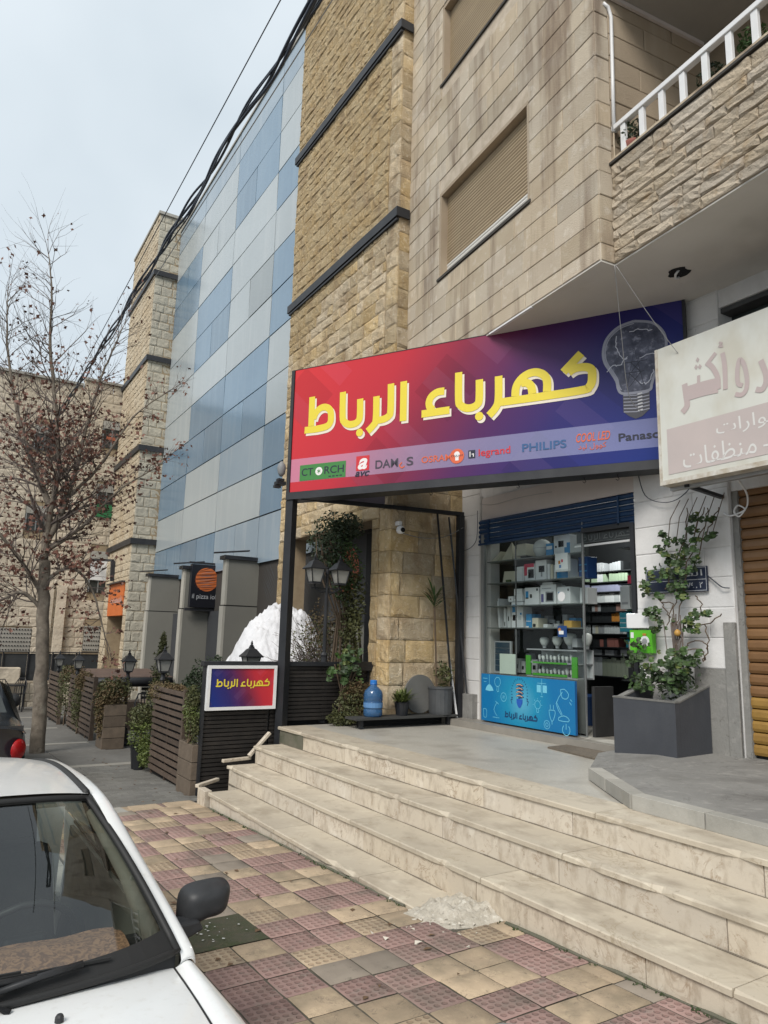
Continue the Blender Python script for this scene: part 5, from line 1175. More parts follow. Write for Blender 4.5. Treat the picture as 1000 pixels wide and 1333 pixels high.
tag(obj('light_bulb', MB().lathe((7.45,6.60,2.06),[(.012,0),(.03,.02),(.033,.04),(.0,.068)],12), Mem, smooth=True), 'lit white bulb shining inside the shop, above the inner shelves', 'light bulb')
# blue board leaning under the window
bd = thing('blue_board', 'light blue board with spiral bulb drawing and pale icons under the shop window', 'board', (6.05,6.3,.09))
FB2 = Fr(6.035, 7.10, 181.4)
if FB2.n.x > 0: FB2.n = -FB2.n
BL, B0, B1 = 1.57, .095, .655
obj('board', fbox(MB(), FB2, 0, BL, -.03, -.002, B0, B1), mat('board_edge_blue', (.01,.10,.30)), bd)
def board_print():
    m = bpy.data.materials.new('blue_board_print'); m.use_nodes = True; n = m.node_tree; K = n.links; P = n.nodes['Principled BSDF']; P.inputs['Roughness'].default_value = .4
    uv = n.nodes.new('ShaderNodeUVMap'); mp = n.nodes.new('ShaderNodeMapping'); mp.inputs['Location'].default_value = (-1.30,-.50,0); mp.inputs['Scale'].default_value = (2.8,1,0)
    K.new(uv.outputs[0], mp.inputs[0]); ln = n.nodes.new('ShaderNodeVectorMath'); ln.operation = 'LENGTH'; K.new(mp.outputs[0], ln.inputs[0])
    r = n.nodes.new('ShaderNodeValToRGB'); e = r.color_ramp.elements; e[0].position = .05; e[0].color = (.09,.36,.52,1); e[1].position = .95; e[1].color = (.004,.15,.36,1); q = e.new(.45); q.color = (.010,.23,.40,1); K.new(ln.outputs['Value'], r.inputs[0]); K.new(r.outputs[0], P.inputs['Base Color']); return m
uvquad('printed_face', FB2, 0, BL, B0, B1, 0, board_print(), bd)
bx = lambda u, v: (BL*u/910.0, B1-.56*(v/1.0))
k = .55/3.57; g = MB(); word(g, FB2, .44-.215*k, B0+.065-.69*k*.95, k, k*.95, .0150, .002, .00012); obj('lettering', g, flat('navy_print', (.012,.04,.12)), bd, recalc=False)
Mic = flat('pale_icon_print', (.16,.50,.66)); Mnv = bpy.data.materials['navy_print']
g = MB(); c0, cz = .70, B0+.36
for i_ in range(4): ribbon(g, FB2, smoothline([(c0-.055,cz+.10-.042*i_),(c0,cz+.112-.042*i_),(c0+.06,cz+.095-.042*i_),(c0-.02,cz+.083-.042*i_)],3), .019, .002+.0003*i_)
sp = obj('spiral_bulb', g, Mnv, bd, recalc=False)
g = MB()
for i_ in range(4): ribbon(g, FB2, smoothline([(c0-.05,cz+.10-.042*i_),(c0,cz+.112-.042*i_),(c0+.055,cz+.096-.042*i_)],3), .009, .004+.0003*i_)
obj('spiral_highlight', g, flat('peach_print', (.62,.42,.28)), sp, recalc=False)
g = MB(); poly(g, FB2, [(c0-.05,cz-.055),(c0+.055,cz-.055),(c0+.05,cz-.10),(c0+.03,cz-.135),(c0+.012,cz-.155),(c0-.012,cz-.155),(c0-.03,cz-.135),(c0-.048,cz-.10)], .0038); obj('bulb_base_print', g, flat('royal_blue_print', (.02,.10,.42)), sp, recalc=False)
g = MB()
for i_ in range(19):
    a = R(-25+230*i_/18); rr_ = .125; p0 = (c0+rr_*math.cos(a)*1.0, cz+.02+rr_*1.15*math.sin(a)); p1 = (c0+(rr_+.02)*math.cos(a), cz+.02+(rr_+.02)*1.15*math.sin(a)); ribbon(g, FB2, [p0,p1], .007, .002)
for s_ in (-1,1): ribbon(g, FB2, [(c0+s_*.14,cz-.04),(c0+s_*.125,cz-.07),(c0+s_*.15,cz-.075),(c0+s_*.13,cz-.12)], .008, .002)
obj('ray_marks', g, Mnv, sp, recalc=False)
def icon(name, strokes, w=.006, fills=()):
    g = MB()
    for i_, st in enumerate(strokes): ribbon(g, FB2, smoothline(st, 2) if len(st) > 2 else st, w, .0015+.0002*i_)
    for P_2 in fills: poly(g, FB2, P_2, .001)
    obj(name, g, Mic, bd, recalc=False)
icon('lamp_icon', [[(.155,.65),(.155,.53)]], .006, [[(.08,.46),(.10,.50),(.135,.53),(.175,.53),(.21,.50),(.235,.46),(.157,.452)]])
cir = lambda x,z,r,n=12: [(x+r*math.cos(6.2832*i/n), z+r*math.sin(6.2832*i/n)) for i in range(n+1)]
icon('bulb_icon', [cir(.31,.57,.055), [(.30,.515),(.30,.46),(.33,.46),(.33,.515)]]); icon('plug_icon', [cir(.42,.40,.05),[(.40,.41),(.44,.41)],[(.40,.39),(.44,.39)]])
icon('drop_icon', [[(.03,.60),(.12,.60)],[(.05,.56),(.10,.56)],[(.04,.23),(.10,.23),(.10,.14),(.05,.14),(.04,.23)]])
icon('desk_lamp_icon', [[(.30,.17),(.24,.24),(.30,.33)],[(.27,.34),(.33,.31)],[(.22,.15),(.34,.15)]])
icon('desk_lamp_icon', [[(1.37,.28),(1.29,.40),(1.39,.53)],[(1.30,.41),(1.38,.29)],[(1.36,.55),(1.42,.56),(1.48,.51),(1.45,.46),(1.38,.47),(1.36,.55)],[(1.33,.255),(1.33,.225),(1.47,.225),(1.47,.26),(1.40,.28),(1.33,.255)],[(1.50,.46),(1.53,.44)],[(1.49,.43),(1.52,.40)]], .007)
icon('chandelier_icon', [[(1.07,.65),(1.07,.47)],[(1.0,.60),(1.14,.60)],[(1.05,.455),(1.09,.455)]], .006, [[(.99,.58),(1.055,.58),(1.055,.50),(.99,.50)],[(1.085,.58),(1.15,.58),(1.15,.50),(1.085,.50)]])
icon('bulb_icon', [cir(1.0,.36,.045),[(.985,.31),(.985,.28),(1.015,.28),(1.015,.31)]]+[[(1.0+.06*math.cos(R(a)),.36+.06*math.sin(R(a))),(1.0+.075*math.cos(R(a)),.36+.075*math.sin(R(a)))] for a in (0,45,90,135,180)])
icon('plug_icon', [[(1.18,.32),(1.27,.32),(1.265,.26),(1.225,.20),(1.19,.26),(1.18,.32)],[(1.20,.33),(1.20,.38)],[(1.25,.33),(1.25,.38)],[(1.225,.20),(1.225,.17)]], .007)
icon('round_icon', [cir(1.145,.16,.045),cir(1.145,.16,.02)]); icon('power_icon', [[(1.435+.055*math.cos(R(a)),.135+.055*math.sin(R(a))) for a in range(-230,51,28)],[(1.435,.20),(1.435,.14)]], .008)
tag(obj('white_strip', MB().box(5.99,6.02,5.75,6.70,-.003,.045), M['trav']), 'white marble strip lying at the foot of the blue board', 'stone strip')
# street name plate on the pillar
pl_ = thing('street_plate', 'dark blue street name plate with white Arabic lettering half hidden by the climbing plant', 'street sign', (6.06,4.29,1.55))
FP = Fr(6.058, 4.63, 181.4)
if FP.n.x > 0: FP.n = -FP.n
obj('plate', fbox(MB(), FP, 0, .68, -.012, 0, 1.552, 1.785), flat('plate_navy', (.018,.025,.05), .35), pl_)
g = MB()
for a,b,c,d in ((.01,.67,1.560,1.565),(.01,.67,1.773,1.778),(.01,.015,1.5652,1.7728),(.665,.67,1.5652,1.7728),(.0152,.6648,1.662,1.667)): poly(g, FP, [(a,c),(b,c),(b,d),(a,d)], .0015)
obj('border_lines', g, flat('plate_white', (.45,.47,.50)), pl_, recalc=False)
text(pl_, 'lettering', AR('\uFE8D\uFEDF\uFED4\uFEAE'), FP, .38, 1.68, .075, .002, bpy.data.materials['plate_white'], .25)
text(pl_, 'lettering', AR('\u0664\u0667')+' . '+'\u0662', FP, .46, 1.585, .055, .002, bpy.data.materials['plate_white'], .17, bold=.02)
gb = thing('green_box', 'bright green box with a round white emblem on the right post of the shop doorway', 'box', (6.03,4.66,.97))
obj('case', MB().box(6.0,6.06,4.54,4.80,.975,1.20), flat('lime_green', (.10,.44,.02), .45), gb, bevel=.004)
obj('emblem', MB().lathe((5.994,4.62,1.09),[(.052,0),(.052,.003)],18,'x'), Mw, gb); obj('emblem_ring', MB().lathe((5.991,4.62,1.09),[(.030,0),(.030,.002)],8,'x'), Msv, gb); obj('emblem_top', MB().box(5.990,5.9925,4.60,4.64,1.145,1.165), Mogc, gb)
obj('label_patch', MB().box(5.996,5.9985,4.75,4.785,1.12,1.175), Mw, gb)
# meter box and cable bundle above it
tag(obj('meter_box', MB().box(5.98,6.07,4.56,4.82,1.215,1.36), M['whitemetal'], bevel=.006), 'white junction box above the green box', 'box')
def wire(pts, r, label, n=4, m=None, nm='cable'):
    P3 = [Vector(p) for p in pts]; S_ = []
    for i in range(len(P3)-1):
        p0,p1,p2,p3 = P3[max(i-1,0)],P3[i],P3[i+1],P3[min(i+2,len(P3)-1)]
        for k_ in range(5):
            t_ = k_/5; S_.append(.5*((2*p1)+(-p0+p2)*t_+(2*p0-5*p1+4*p2-p3)*t_*t_+(-p0+3*p1-3*p2+p3)*t_**3))
    S_.append(P3[-1]); return tag(obj(nm, MB().tube(S_, r, n), m or M['cable'], smooth=True), label, 'cable')
wire([(6.03,4.66,2.80),(6.03,4.58,2.54),(6.03,4.385,2.437),(6.03,4.19,2.453),(6.03,4.03,2.60),(6.03,4.0,2.9)], .005, 'black cable sagging across the white pillar under the signs')
wire([(5.6,3.43,2.56),(5.9,3.46,2.40),(6.05,3.53,2.31),(6.05,3.57,2.24),(6.05,3.62,2.20),(6.05,3.66,2.25),(6.05,3.62,2.30),(6.05,3.56,2.25),(6.05,3.70,2.215),(6.05,3.76,2.25)], .009, 'white cable coiled at the top corner of the brown shutter', m=M['whitemetal'])
wire([(6.05,3.96,1.70),(6.04,3.86,1.62),(6.03,3.80,1.58),(6.04,3.74,1.57)], .006, 'thin dark cable running from the street plate to the shutter rail')
wire([(4.925,3.965,4.42),(5.2,3.80,3.9),(5.46,3.66,3.50)], .003, 'right stay wire from the balcony corner down to the signs', m=M['steel'])
wire([(4.925,3.97,4.42),(5.15,4.10,3.85),(5.35,4.20,3.35),(5.50,4.17,3.2)], .003, 'left stay wire from the balcony corner hanging before the bulb picture', m=M['steel'])
wire([(6.1,7.22,2.84),(6.06,6.9,2.78),(6.06,6.4,2.80),(6.08,5.9,2.79)], .004, 'thin grey cable drooping under the large sign along the lintel', m=M['steel'])
wire([(6.08,7.24,2.75),(6.12,7.30,2.4),(6.12,7.42,2.28),(6.13,7.6,2.25)], .004, 'dark cable looping on the left white pilaster')
wire([(5.15,7.70,2.42),(5.5,7.70,2.38),(5.85,7.66,2.42),(6.05,7.5,2.55)], .006, 'grey cable strung from the camera to the wall post', m=M['greybox'])
sc_ = thing('security_camera', 'white dome security camera on the corner of the gold stone wall', 'camera', (5.14,7.70,2.42)); obj('mount', MB().box(5.11,5.17,7.66,7.75,2.50,2.56), M['whitemetal'], sc_, bevel=.01); obj('dome', MB().lathe((5.15,7.67,2.44),[(.025,-.045),(.05,-.03),(.058,.0),(.05,.035),(.03,.055)],14), M['whitemetal'], sc_, smooth=True); obj('lens', MB().lathe((5.15,7.612,2.44),[(.032,-.004),(.032,.006)],12,'y'), M['dark'], sc_)
# drain pipe at the balcony corner
dpts = [(4.88,3.972,7.13),(4.93,3.955,7.10),(4.965,3.95,7.0),(4.955,3.948,6.3),(4.945,3.946,5.75)]
tag(obj('drain_pipe', MB().tube(dpts, .018, 8), M['whitemetal'], smooth=True), 'thin white pipe down the corner beside the balcony', 'pipe')
tag(obj('cable_run', MB().tube([(4.945,3.948,5.74),(4.943,3.945,5.0),(4.940,3.947,4.43)], .008, 5), M['tan']), 'thin tan cable from the white pipe down to the soffit corner', 'cable')
# balcony plants
def leafcloud(par, name, cen, rad, n_, m, size, seed, kind='stuff', shell=.0):
    q = random.Random(seed); g = MB(); c = Vector(cen)
    for _ in range(n_):
        while True:
            p = Vector((q.uniform(-1,1),q.uniform(-1,1),q.uniform(-1,1)))
            if shell < p.length < 1: break
        w_ = noise.noise(Vector(p)*2.1+Vector((seed,0,0)))
        p = Vector((p.x*rad[0],p.y*rad[1],p.z*rad[2]))*(1+.35*w_) + c
        a = Vector((q.gauss(0,1),q.gauss(0,1),q.gauss(0,.7))).normalized()*size*q.uniform(.6,1.3); b = a.orthogonal().normalized()*size*q.uniform(.35,.6); b.rotate(Matrix.Rotation(q.uniform(0,6.28),3,a))
        g.add([p-a*.5, p+b*.5+a*.05, p+a*.55, p-b*.5+a*.05], [(0,1,2),(0,2,3)])
    return obj(name, g, m, par, kind=kind, recalc=False)
for (y_, z_, lb, m_, x_) in ((3.80,5.64,'dark leafy plant in the balcony corner behind the first baluster',M['leaf_d'],5.02),(2.98,5.62,'leafy plant in a reddish pot behind the balcony railing, left of the other',M['leaf_d'],4.98),(2.62,5.66,'greener leafy plant behind the balcony railing, rightmost',M['leaf'],4.95)):
    t = thing('potted_plant', lb, 'plant', (x_,y_,5.45)); obj('pot', MB().lathe((x_,y_,5.45),[(.06,0),(.085,.10),(.09,.12)],12), mat('terracotta', (.25,.09,.07)) if 'terracotta' not in bpy.data.materials else bpy.data.materials['terracotta'], t, smooth=True)
    leafcloud(t, 'foliage', (x_,y_,z_+.02), (.11,.13,.13), 260, m_, .045, int(y_*100))
    obj('stem', MB().tube([(x_,y_,5.55),(x_+.01,y_,z_)], .006, 4), M['vine'], t)
for i_, (x_,y_,z_) in enumerate(((5.1,3.2,6.65),(5.05,2.75,6.75),(4.98,2.5,6.6),(5.3,3.3,7.0))):
    pass
# ================================================================ black slatted fence beside the steps
fn = thing('slatted_fence', 'black fence of thin horizontal slats at the left end of the steps and platform', 'fence', (4.0,8.2,-.75))
q = random.Random(6)
zz = -.70; k_ = 0
while zz < .66:
    x1 = 5.02 if zz > .04 else 3.80
    for (xa, xb) in ((2.87, 3.66), (3.68, x1)):
        j = q.uniform(-.002,.002)
        obj('slat', MB().box(xa+.002, xb-.002, 8.19+j, 8.212+j, zz, zz+.036), M['blackwood'], fn)
    zz += .0465; k_ += 1
for b_ in ((2.84,2.868,8.17,8.24,-.74,.69),(3.645,3.675,8.2135,8.25,-.74,.69),(4.40,4.44,8.2135,8.25,0,.69),(5.022,5.06,8.17,8.24,0,.69)): obj('fence_post', MB().box(*b_), M['black'], fn)
obj('top_rail', MB().box(2.82,5.32,8.15,8.26,.692,.745), M['black'], fn, bevel=.004)
obj('side_rail', MB().box(4.70,5.34,8.11,8.145,.64,.75), M['black'], fn)
# thin dark sheet close behind the fence slats
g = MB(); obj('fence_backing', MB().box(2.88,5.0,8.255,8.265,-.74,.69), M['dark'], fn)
# ================================================================ white tarpaulin heap behind the fence
def tarp(u, v):
    x = 3.92+u*1.9; y = 9.7+v*1.9
    s = max(0, math.sin(math.pi*min(1,max(0,u*.96+.02))))**.42 * max(0, math.sin(math.pi*min(1,max(0,v*.96+.02))))**.5
    fold = .16*noise.noise(Vector((x*2.6,y*2.6,1)))+.11*abs(noise.noise(Vector((x*5+y*3,y*4,2))))+.05*abs(noise.noise(Vector((x*12,y*9+x*4,5))))+.025*noise.noise(Vector((x*25,y*22,5)))
    return (x, y, -.8 + s*(2.18+.16*u) + fold*1.5*s)
tag(obj('tarpaulin', MB().grid(tarp, 90, 80), M['tarp'], smooth=True), 'crumpled white tarpaulin draped over a heap behind the black fence', 'tarpaulin')
# ================================================================ street lanterns
def lantern_head(t, c, s=1.0, hang=False):
    x,y,z = c   # base of the head
    w0, w1, h = .062*s, .105*s, .19*s
    g = MB()
    for a in range(4):
        a1 = math.pi/4+a*math.pi/2
        g.bar((x+w0*1.414*math.cos(a1)*.98,y+w0*1.414*math.sin(a1)*.98,z+.03*s),(x+w1*1.25*math.cos(a1),y+w1*1.25*math.sin(a1),z+h), .012*s)
    g.box(x-w0,x+w0,y-w0,y+w0,z+.005*s,z+.03*s); obj('lantern_cage', g, M['black'], t)
    obj('lantern_glass', MB().hexa([(x-w0*.9,y-w0*.9,z+.031*s),(x+w0*.9,y-w0*.9,z+.031*s),(x+w0*.9,y+w0*.9,z+.031*s),(x-w0*.9,y+w0*.9,z+.031*s),(x-w1*.84,y-w1*.84,z+h),(x+w1*.84,y-w1*.84,z+h),(x+w1*.84,y+w1*.84,z+h),(x-w1*.84,y+w1*.84,z+h)]), Mlg, t)
    r4 = MB(); r4.lathe((x,y,z+h),[(w1*1.62,0),(w1*1.66,.012*s),(w1*1.15,.055*s),(w1*.72,.10*s),(w1*.40,.115*s),(w1*.34,.14*s)],4); obj('lantern_roof', r4, M['black'], t)
    obj('finial', MB().lathe((x,y,z+h+.14*s),[(.022*s,0),(.028*s,.012*s),(.012*s,.022*s),(.017*s,.035*s),(.004*s,.075*s)],8), M['black'], t)
Mlg = mat('frosted_lantern_glass', (.34,.335,.31), (.28,.275,.255), 6, .25)
def lamp_post(x, y, ztop, label, s=1.0, stemr=.032):
    z0 = gz(y); t = thing('street_lamp', label, 'street lamp', (x,y,z0), 'short black lantern posts along the terrace')
    hb = ztop - .41*s
    obj('base', MB().lathe((x,y,z0),[(.13,0),(.13,.04),(.10,.07),(.085,.22),(.06,.30)],8), M['black'], t)
    obj('post', MB().lathe((x,y,z0),[(.05,.30),(stemr,.36),(stemr,hb-z0-.12),(stemr*1.5,hb-z0-.10),(stemr*1.1,hb-z0-.06),(.03,hb-z0-.02),(.05,hb-z0+.01)],8), M['black'], t)
    lantern_head(t, (x,y,hb), s); return t
lamp_post(3.74, 9.0, .99, 'black lantern rising just behind the small white framed sign')
lamp_post(3.22, 11.1, .87, 'black lantern post behind the nearest brown slatted screen')
lamp_post(3.32, 13.62, .75, 'black lantern post standing free with its foot on the pavement')
lamp_post(3.26, 18.0, .60, 'black lantern post beyond the second planter, right one of the two farthest')
lamp_post(3.20, 20.2, .56, 'farthest black lantern post, left one of the two farthest')
t = thing('street_lamp', 'tall black lamp post with two lantern heads on the platform', 'street lamp', (4.43,8.28,0))
obj('base', MB().lathe((4.43,8.28,0),[(.075,0),(.075,.03),(.055,.06),(.042,.80),(.05,.83),(.035,.86)],10), M['black'], t)
obj('post', MB().lathe((4.43,8.28,.86),[(.026,0),(.022,.85),(.03,.86),(.022,.88),(.02,.98),(.03,1.0),(.006,1.09)],10), M['black'], t)
g = MB().tube([(4.43,8.28,1.64),(4.35,8.28,1.62),(4.27,8.28,1.66),(4.25,8.28,1.72)], .014, 6); g.tube([(4.43,8.28,1.64),(4.52,8.28,1.62),(4.60,8.28,1.66),(4.62,8.28,1.72)], .014, 6); g.tube([(4.20,8.28,1.67),(4.66,8.28,1.67)], .010, 6); obj('arms', g, M['black'], t)
lantern_head(t, (4.25,8.28,1.72), 1.0); lantern_head(t, (4.62,8.28,1.72), 1.0)
# ================================================================ plants
def plant(name, label, cat, base, cens, m, n_, size, seed, stems=True, grp=None, m2=None):
    t = thing(name, label, cat, base, grp)
    for i, (c, r) in enumerate(cens):
        leafcloud(t, 'foliage', c, r, n_, m if (not m2 or i % 2 == 0) else m2, size, seed+i)
        if stems: obj('stem', MB().tube([base, ((base[0]+c[0])/2+.02,(base[1]+c[1])/2,(base[2]+c[2])/2), c], [.014,.011,.006], 5), M['vine'], t)
    return t
def wood_box(name, label, x0,x1,y0,y1,z0,z1,nb=4, m='palewood', group=None):
    t = thing(name, label, 'planter', ((x0+x1)/2,(y0+y1)/2,z0), group); h = (z1-z0)/nb
    for k_ in range(nb):
        obj('board', MB().box(x0-.012,x1+.012,y0-.012,y1+.012,z0+h*k_+.004,z0+h*(k_+1)-.004), M[m], t, bevel=.004)
    obj('lining', MB().box(x0,x1,y0,y1,z0,z1-.01), M['dark'], t); obj('soil', MB().box(x0+.01,x1-.01,y0+.01,y1-.01,z1-.009,z1+.004), M['soil'], t); return t
wood_box('wooden_planter', 'narrow brown wooden planter at the foot of the black slatted fence', 2.785,2.86,8.23,8.70,gz(8.5)-.02,-.18,3)
plant('hedge_bush', 'yellowish green bush in the narrow planter beside the black fence', 'bush', (2.77,8.38,-.18), [((2.82,8.38,-.02),(.08,.20,.18)),((2.82,8.46,.14),(.08,.22,.20)),((2.81,8.42,.30),(.065,.18,.16))], M['leaf_o'], 900, .034, 31, m2=M['leaf_y'])
def screen(label, x, y0, y1, z0, z1, n_, m='brownwood'):
    t = thing('slatted_screen', label, 'screen', (x,(y0+y1)/2,z0), 'brown slatted wooden screens along the terrace'); h = (z1-z0-.05)/n_; q = random.Random(int(y0*10))
    for k_ in range(n_):
        j = q.uniform(-.004,.004); obj('slat', MB().box(x-.018+j,x+.006+j,y0,y1-.03,z0+.05+h*k_+h*.19,z0+.05+h*(k_+1)-h*.19), M[m], t)
    for yy_ in (y0+.03,(y0+y1)/2,y1-.05): obj('batten', MB().box(x+.0085,x+.03,yy_-.02,yy_+.02,z0,z1), M[m], t)
    obj('end_post', MB().box(x-.03,x+.045,y0-.055,y0-.002,z0,z1+.02), M[m], t); obj('screen_backing', MB().box(x+.031,x+.036,y0,y1-.03,z0,z1-.03), M['dark'], t)
    return t
screen('nearest and largest brown slatted screen, beside the narrow planter', 2.86, 8.86, 10.20, gz(9.4)-.02, .36, 13)
screen('brown slatted screen just beyond the wooden planter with the big bush', 3.00, 14.75, 15.9, gz(15.5), .18, 11)
screen('brown slatted screen, second beyond the big bush', 3.06, 16.3, 17.6, gz(17), .12, 11)
screen('farthest brown slatted screen by the two far lanterns', 3.06, 18.7, 20.6, gz(19.5), .06, 10)
t = plant('shrub', 'pale green shrub in a dark pot at the far end of the nearest slatted screen', 'shrub', (2.82,10.55,gz(10.5)+.3), [((2.80,10.5,-.35),(.15,.28,.27)),((2.80,10.6,-.12),(.17,.26,.20)),((2.84,10.35,-.55),(.08,.22,.22))], M['leaf_y'], 1000, .040, 41, m2=M['leaf_o'])
obj('pot', MB().lathe((2.83,10.62,gz(10.6)),[(.09,0),(.13,.36),(.14,.38)],12), M['black'], t)
plant('climber', 'brownish green climber spilling over the top of the nearest slatted screen', 'climbing plant', (2.95,10.1,gz(10)), [((2.92,10.1,.27),(.12,.5,.14)),((2.95,10.45,.05),(.13,.28,.35)),((2.92,9.5,.36),(.07,.45,.05))], M['leaf_r'], 900, .042, 51, m2=M['leaf_o'])
plant('conifer', 'tall dark green columnar shrub before the middle grey fin', 'shrub', (4.0,14.0,gz(14)), [((4.0,14.0,-.2),(.22,.22,.6)),((4.0,14.0,.35),(.16,.16,.5)),((4.02,14.0,.75),(.07,.07,.32))], M['leaf_o'], 1000, .055, 61)
plant('shrub', 'dark blue green shrub behind the narrow planter, left of the small sign', 'shrub', (3.55,10.9,gz(11)), [((3.5,10.9,.0),(.30,.3,.38)),((3.75,10.9,.30),(.28,.3,.32)),((3.95,10.9,.45),(.18,.2,.28))], M['leaf_d'], 1400, .055, 71)
wood_box('wooden_planter', 'square wooden planter under the big rusty bush on the pavement', 2.88,3.22,13.15,13.6,gz(13.4),-.18,4)
plant('bush', 'big rusty green bush overflowing the square wooden planter', 'bush', (3.05,13.4,-.2), [((3.02,13.4,-.05),(.30,.3,.30)),((3.08,13.45,.08),(.30,.3,.20)),((2.88,13.3,-.35),(.12,.15,.40)),((2.98,13.9,-.2),(.12,.3,.35))], M['leaf_r'], 1500, .048, 81, m2=M['leaf_o'])
plant('bush', 'rusty climber between the second and third slatted screens', 'bush', (3.0,16.1,gz(16)), [((2.98,16.1,-.35),(.13,.3,.55)),((3.05,15.9,.05),(.18,.4,.20))], M['leaf_o'], 1100, .05, 91, m2=M['leaf_r'])
plant('bush', 'olive bush beyond the third slatted screen, below the two far lanterns', 'bush', (3.1,18.2,gz(18)), [((3.08,18.2,-.3),(.2,.4,.6)),((3.25,18.4,.05),(.3,.4,.22))], M['leaf_o'], 1100, .055, 101, m2=M['leaf_r'])
# chairs and canopy on the terrace
def cafe_chair(x, y, rz, label, m):
    t = thing('chair', label, 'chair', (x,y,gz(y))); t.rotation_euler = (0,0,rz); z = 0
    def ob(nm, g):
        me = bpy.data.meshes.new(nm); me.from_pydata(g.v, [], g.f); tris_recalc(me); me.materials.append(m); o = bpy.data.objects.new(nm, me); COL.objects.link(o); o.parent = t
    for a,b in ((-1,-1),(1,-1),(1,1),(-1,1)): ob('leg', MB().tube([(a*.2,b*.2,0),(a*.16,b*.16,.44)], .013, 5))
    ob('seat', MB().box(-.2,.2,-.2,.2,.44,.465)); ob('back_frame', MB().tube([(-.19,.19,.46),(-.2,.24,.75),(-.1,.26,.90),(.1,.26,.90),(.2,.24,.75),(.19,.19,.46)], .014, 5))
    for a in (-.12,-.04,.04,.12): ob('back_bar', MB().tube([(a,.2,.465),(a,.255,.88)], .008, 4))
cafe_chair(3.62, 12.9, .6, 'dark iron chair seen between the lantern foot and the pale green shrub', M['black'])
cafe_chair(3.9, 12.2, 2.2, 'dark iron chair behind the nearest slatted screen', M['black'])
cafe_chair(2.35, 23.3, .4, 'thin metal chair at the far end of the pavement, nearer one', M['black'])
cafe_chair(2.75, 24.6, -.8, 'thin metal chair at the far end of the pavement, by the low stone wall', M['black'])
t = thing('table', 'round cafe table with a pale top on the terrace behind the lantern post', 'table', (3.85,13.6,gz(13.6))); obj('top', MB().lathe((3.85,13.6,-.18),[(.36,0),(.37,.012),(.36,.025),(0,.026)],20), mat('brown_table_top', (.20,.15,.11), (.15,.11,.085), 4, .5), t); obj('leg', MB().lathe((3.85,13.6,gz(13.6)),[(.2,0),(.2,.02),(.03,.04),(.03,.72)],8), M['black'], t)
t = thing('table', 'dark metal table at the far end of the pavement', 'table', (2.6,23.9,gz(24))); obj('top', MB().box(2.3,2.9,23.6,24.2,gz(24)+.72,gz(24)+.75), M['black'], t)
for a,b in ((2.33,23.63),(2.87,23.63),(2.87,24.17),(2.33,24.17)): obj('leg', MB().tube([(a,b,gz(24)),(a,b,gz(24)+.72)], .02, 5), M['black'], t)
cn = thing('canopy', 'low brown canopy with a black roller edge over the terrace beyond the lanterns', 'canopy', (4.0,18.5,gz(18)))
obj('roof', MB().hexa([(3.35,17.3,.02),(5.25,17.3,.02),(5.25,19.6,.10),(3.2,19.6,.10),(3.35,17.3,.05),(5.25,17.3,.05),(5.25,19.6,.13),(3.2,19.6,.13)]), mat('brown_canvas', (.13,.085,.065), (.09,.06,.05), 3, .7), cn)
obj('roller', MB().tube([(3.5,17.2,-.06),(5.2,17.2,-.06)], .105, 10), M['black'], cn, smooth=True)
for x_ in (3.45,5.15): obj('canopy_post', MB().box(x_-.04,x_+.04,17.2,17.28,gz(17),-.05), M['black'], cn)
for k_ in range(5): obj('side_slat', MB().box(4.55,5.1,17.3,17.32,-.55+.1*k_,-.49+.1*k_), M['blackwood'], cn)
obj('counter', MB().box(3.7,5.2,16.4,16.9,gz(16.6),-.42), M['brownwood'], cn)
# ---------------------------------------------------------------- hanging pizza sign, orange shop sign
pz = thing('hanging_sign', 'black hanging sign with an orange scribbled disc and pale lettering between the grey fins', 'shop sign', (5.8,17.15,1.66))
FZ = Fr(5.46,17.10,90); FZ.n = Vector((0,-1,0))
obj('sign_box', fbox(MB(), FZ, 0,.76,-.14,0,1.68,2.72), flat('glossy_black', (.012,.013,.018), .3), pz, bevel=.006)
c = FZ.pt(.385,0,2.36); dsc = disc(pz, c, FZ.d, Vector((0,0,1)), .285, M['orange'], FZ.n*.003); dsc.name = 'orange_disc'
scribble(dsc, c, FZ.d, Vector((0,0,1)), .30, flat('brown_stroke', (.12,.04,.03)), FZ.n*.006, 11, 77)
scribble(dsc, c, FZ.d, Vector((0,0,1)), .20, flat('grey_stroke', (.42,.30,.27)), FZ.n*.008, 5, 78)
text(pz, 'lettering', 'il pizza iolo', FZ, .045, 1.86, .145, .004, flat('silver_letter', (.42,.43,.45)), .68)
g = MB(); fbox(g, FZ, -.10,.86,-.10,-.04,1.60,1.665); fbox(g, FZ, -.05,.86,-.10,-.04,2.735,2.78); obj('hanging_frame', g, M['band'], pz)
os_ = thing('orange_sign', 'orange sign with faint white Arabic lettering over the doorway of the far stone tower', 'shop sign', (5.5,25,1.55))
FO = Fr(*FF.pt(2.88,.03,0).xy, 181.5)
if FO.n.x > 0: FO.n = -FO.n
obj('sign_box', fbox(MB(), FO, 0,2.4,-.3,0,1.58,2.62), M['orange'], os_)
g = MB(); q = random.Random(2)
for k_ in range(9): 
    u_ = .45+.20*k_; ribbon(g, FO, smoothline([(u_,2.12),(u_+.04,2.02+q.uniform(-.03,.03)),(u_+.13,2.02),(u_+.17,2.10+q.uniform(0,.12))],3), .04, .004+.0002*k_)
obj('lettering', g, flat('pinkish_white_print', (.62,.45,.42)), os_, recalc=False)
obj('sign_hood', fbox(MB(), FO, -.04,2.46,-.3,.10,2.625,2.67), M['band'], os_)
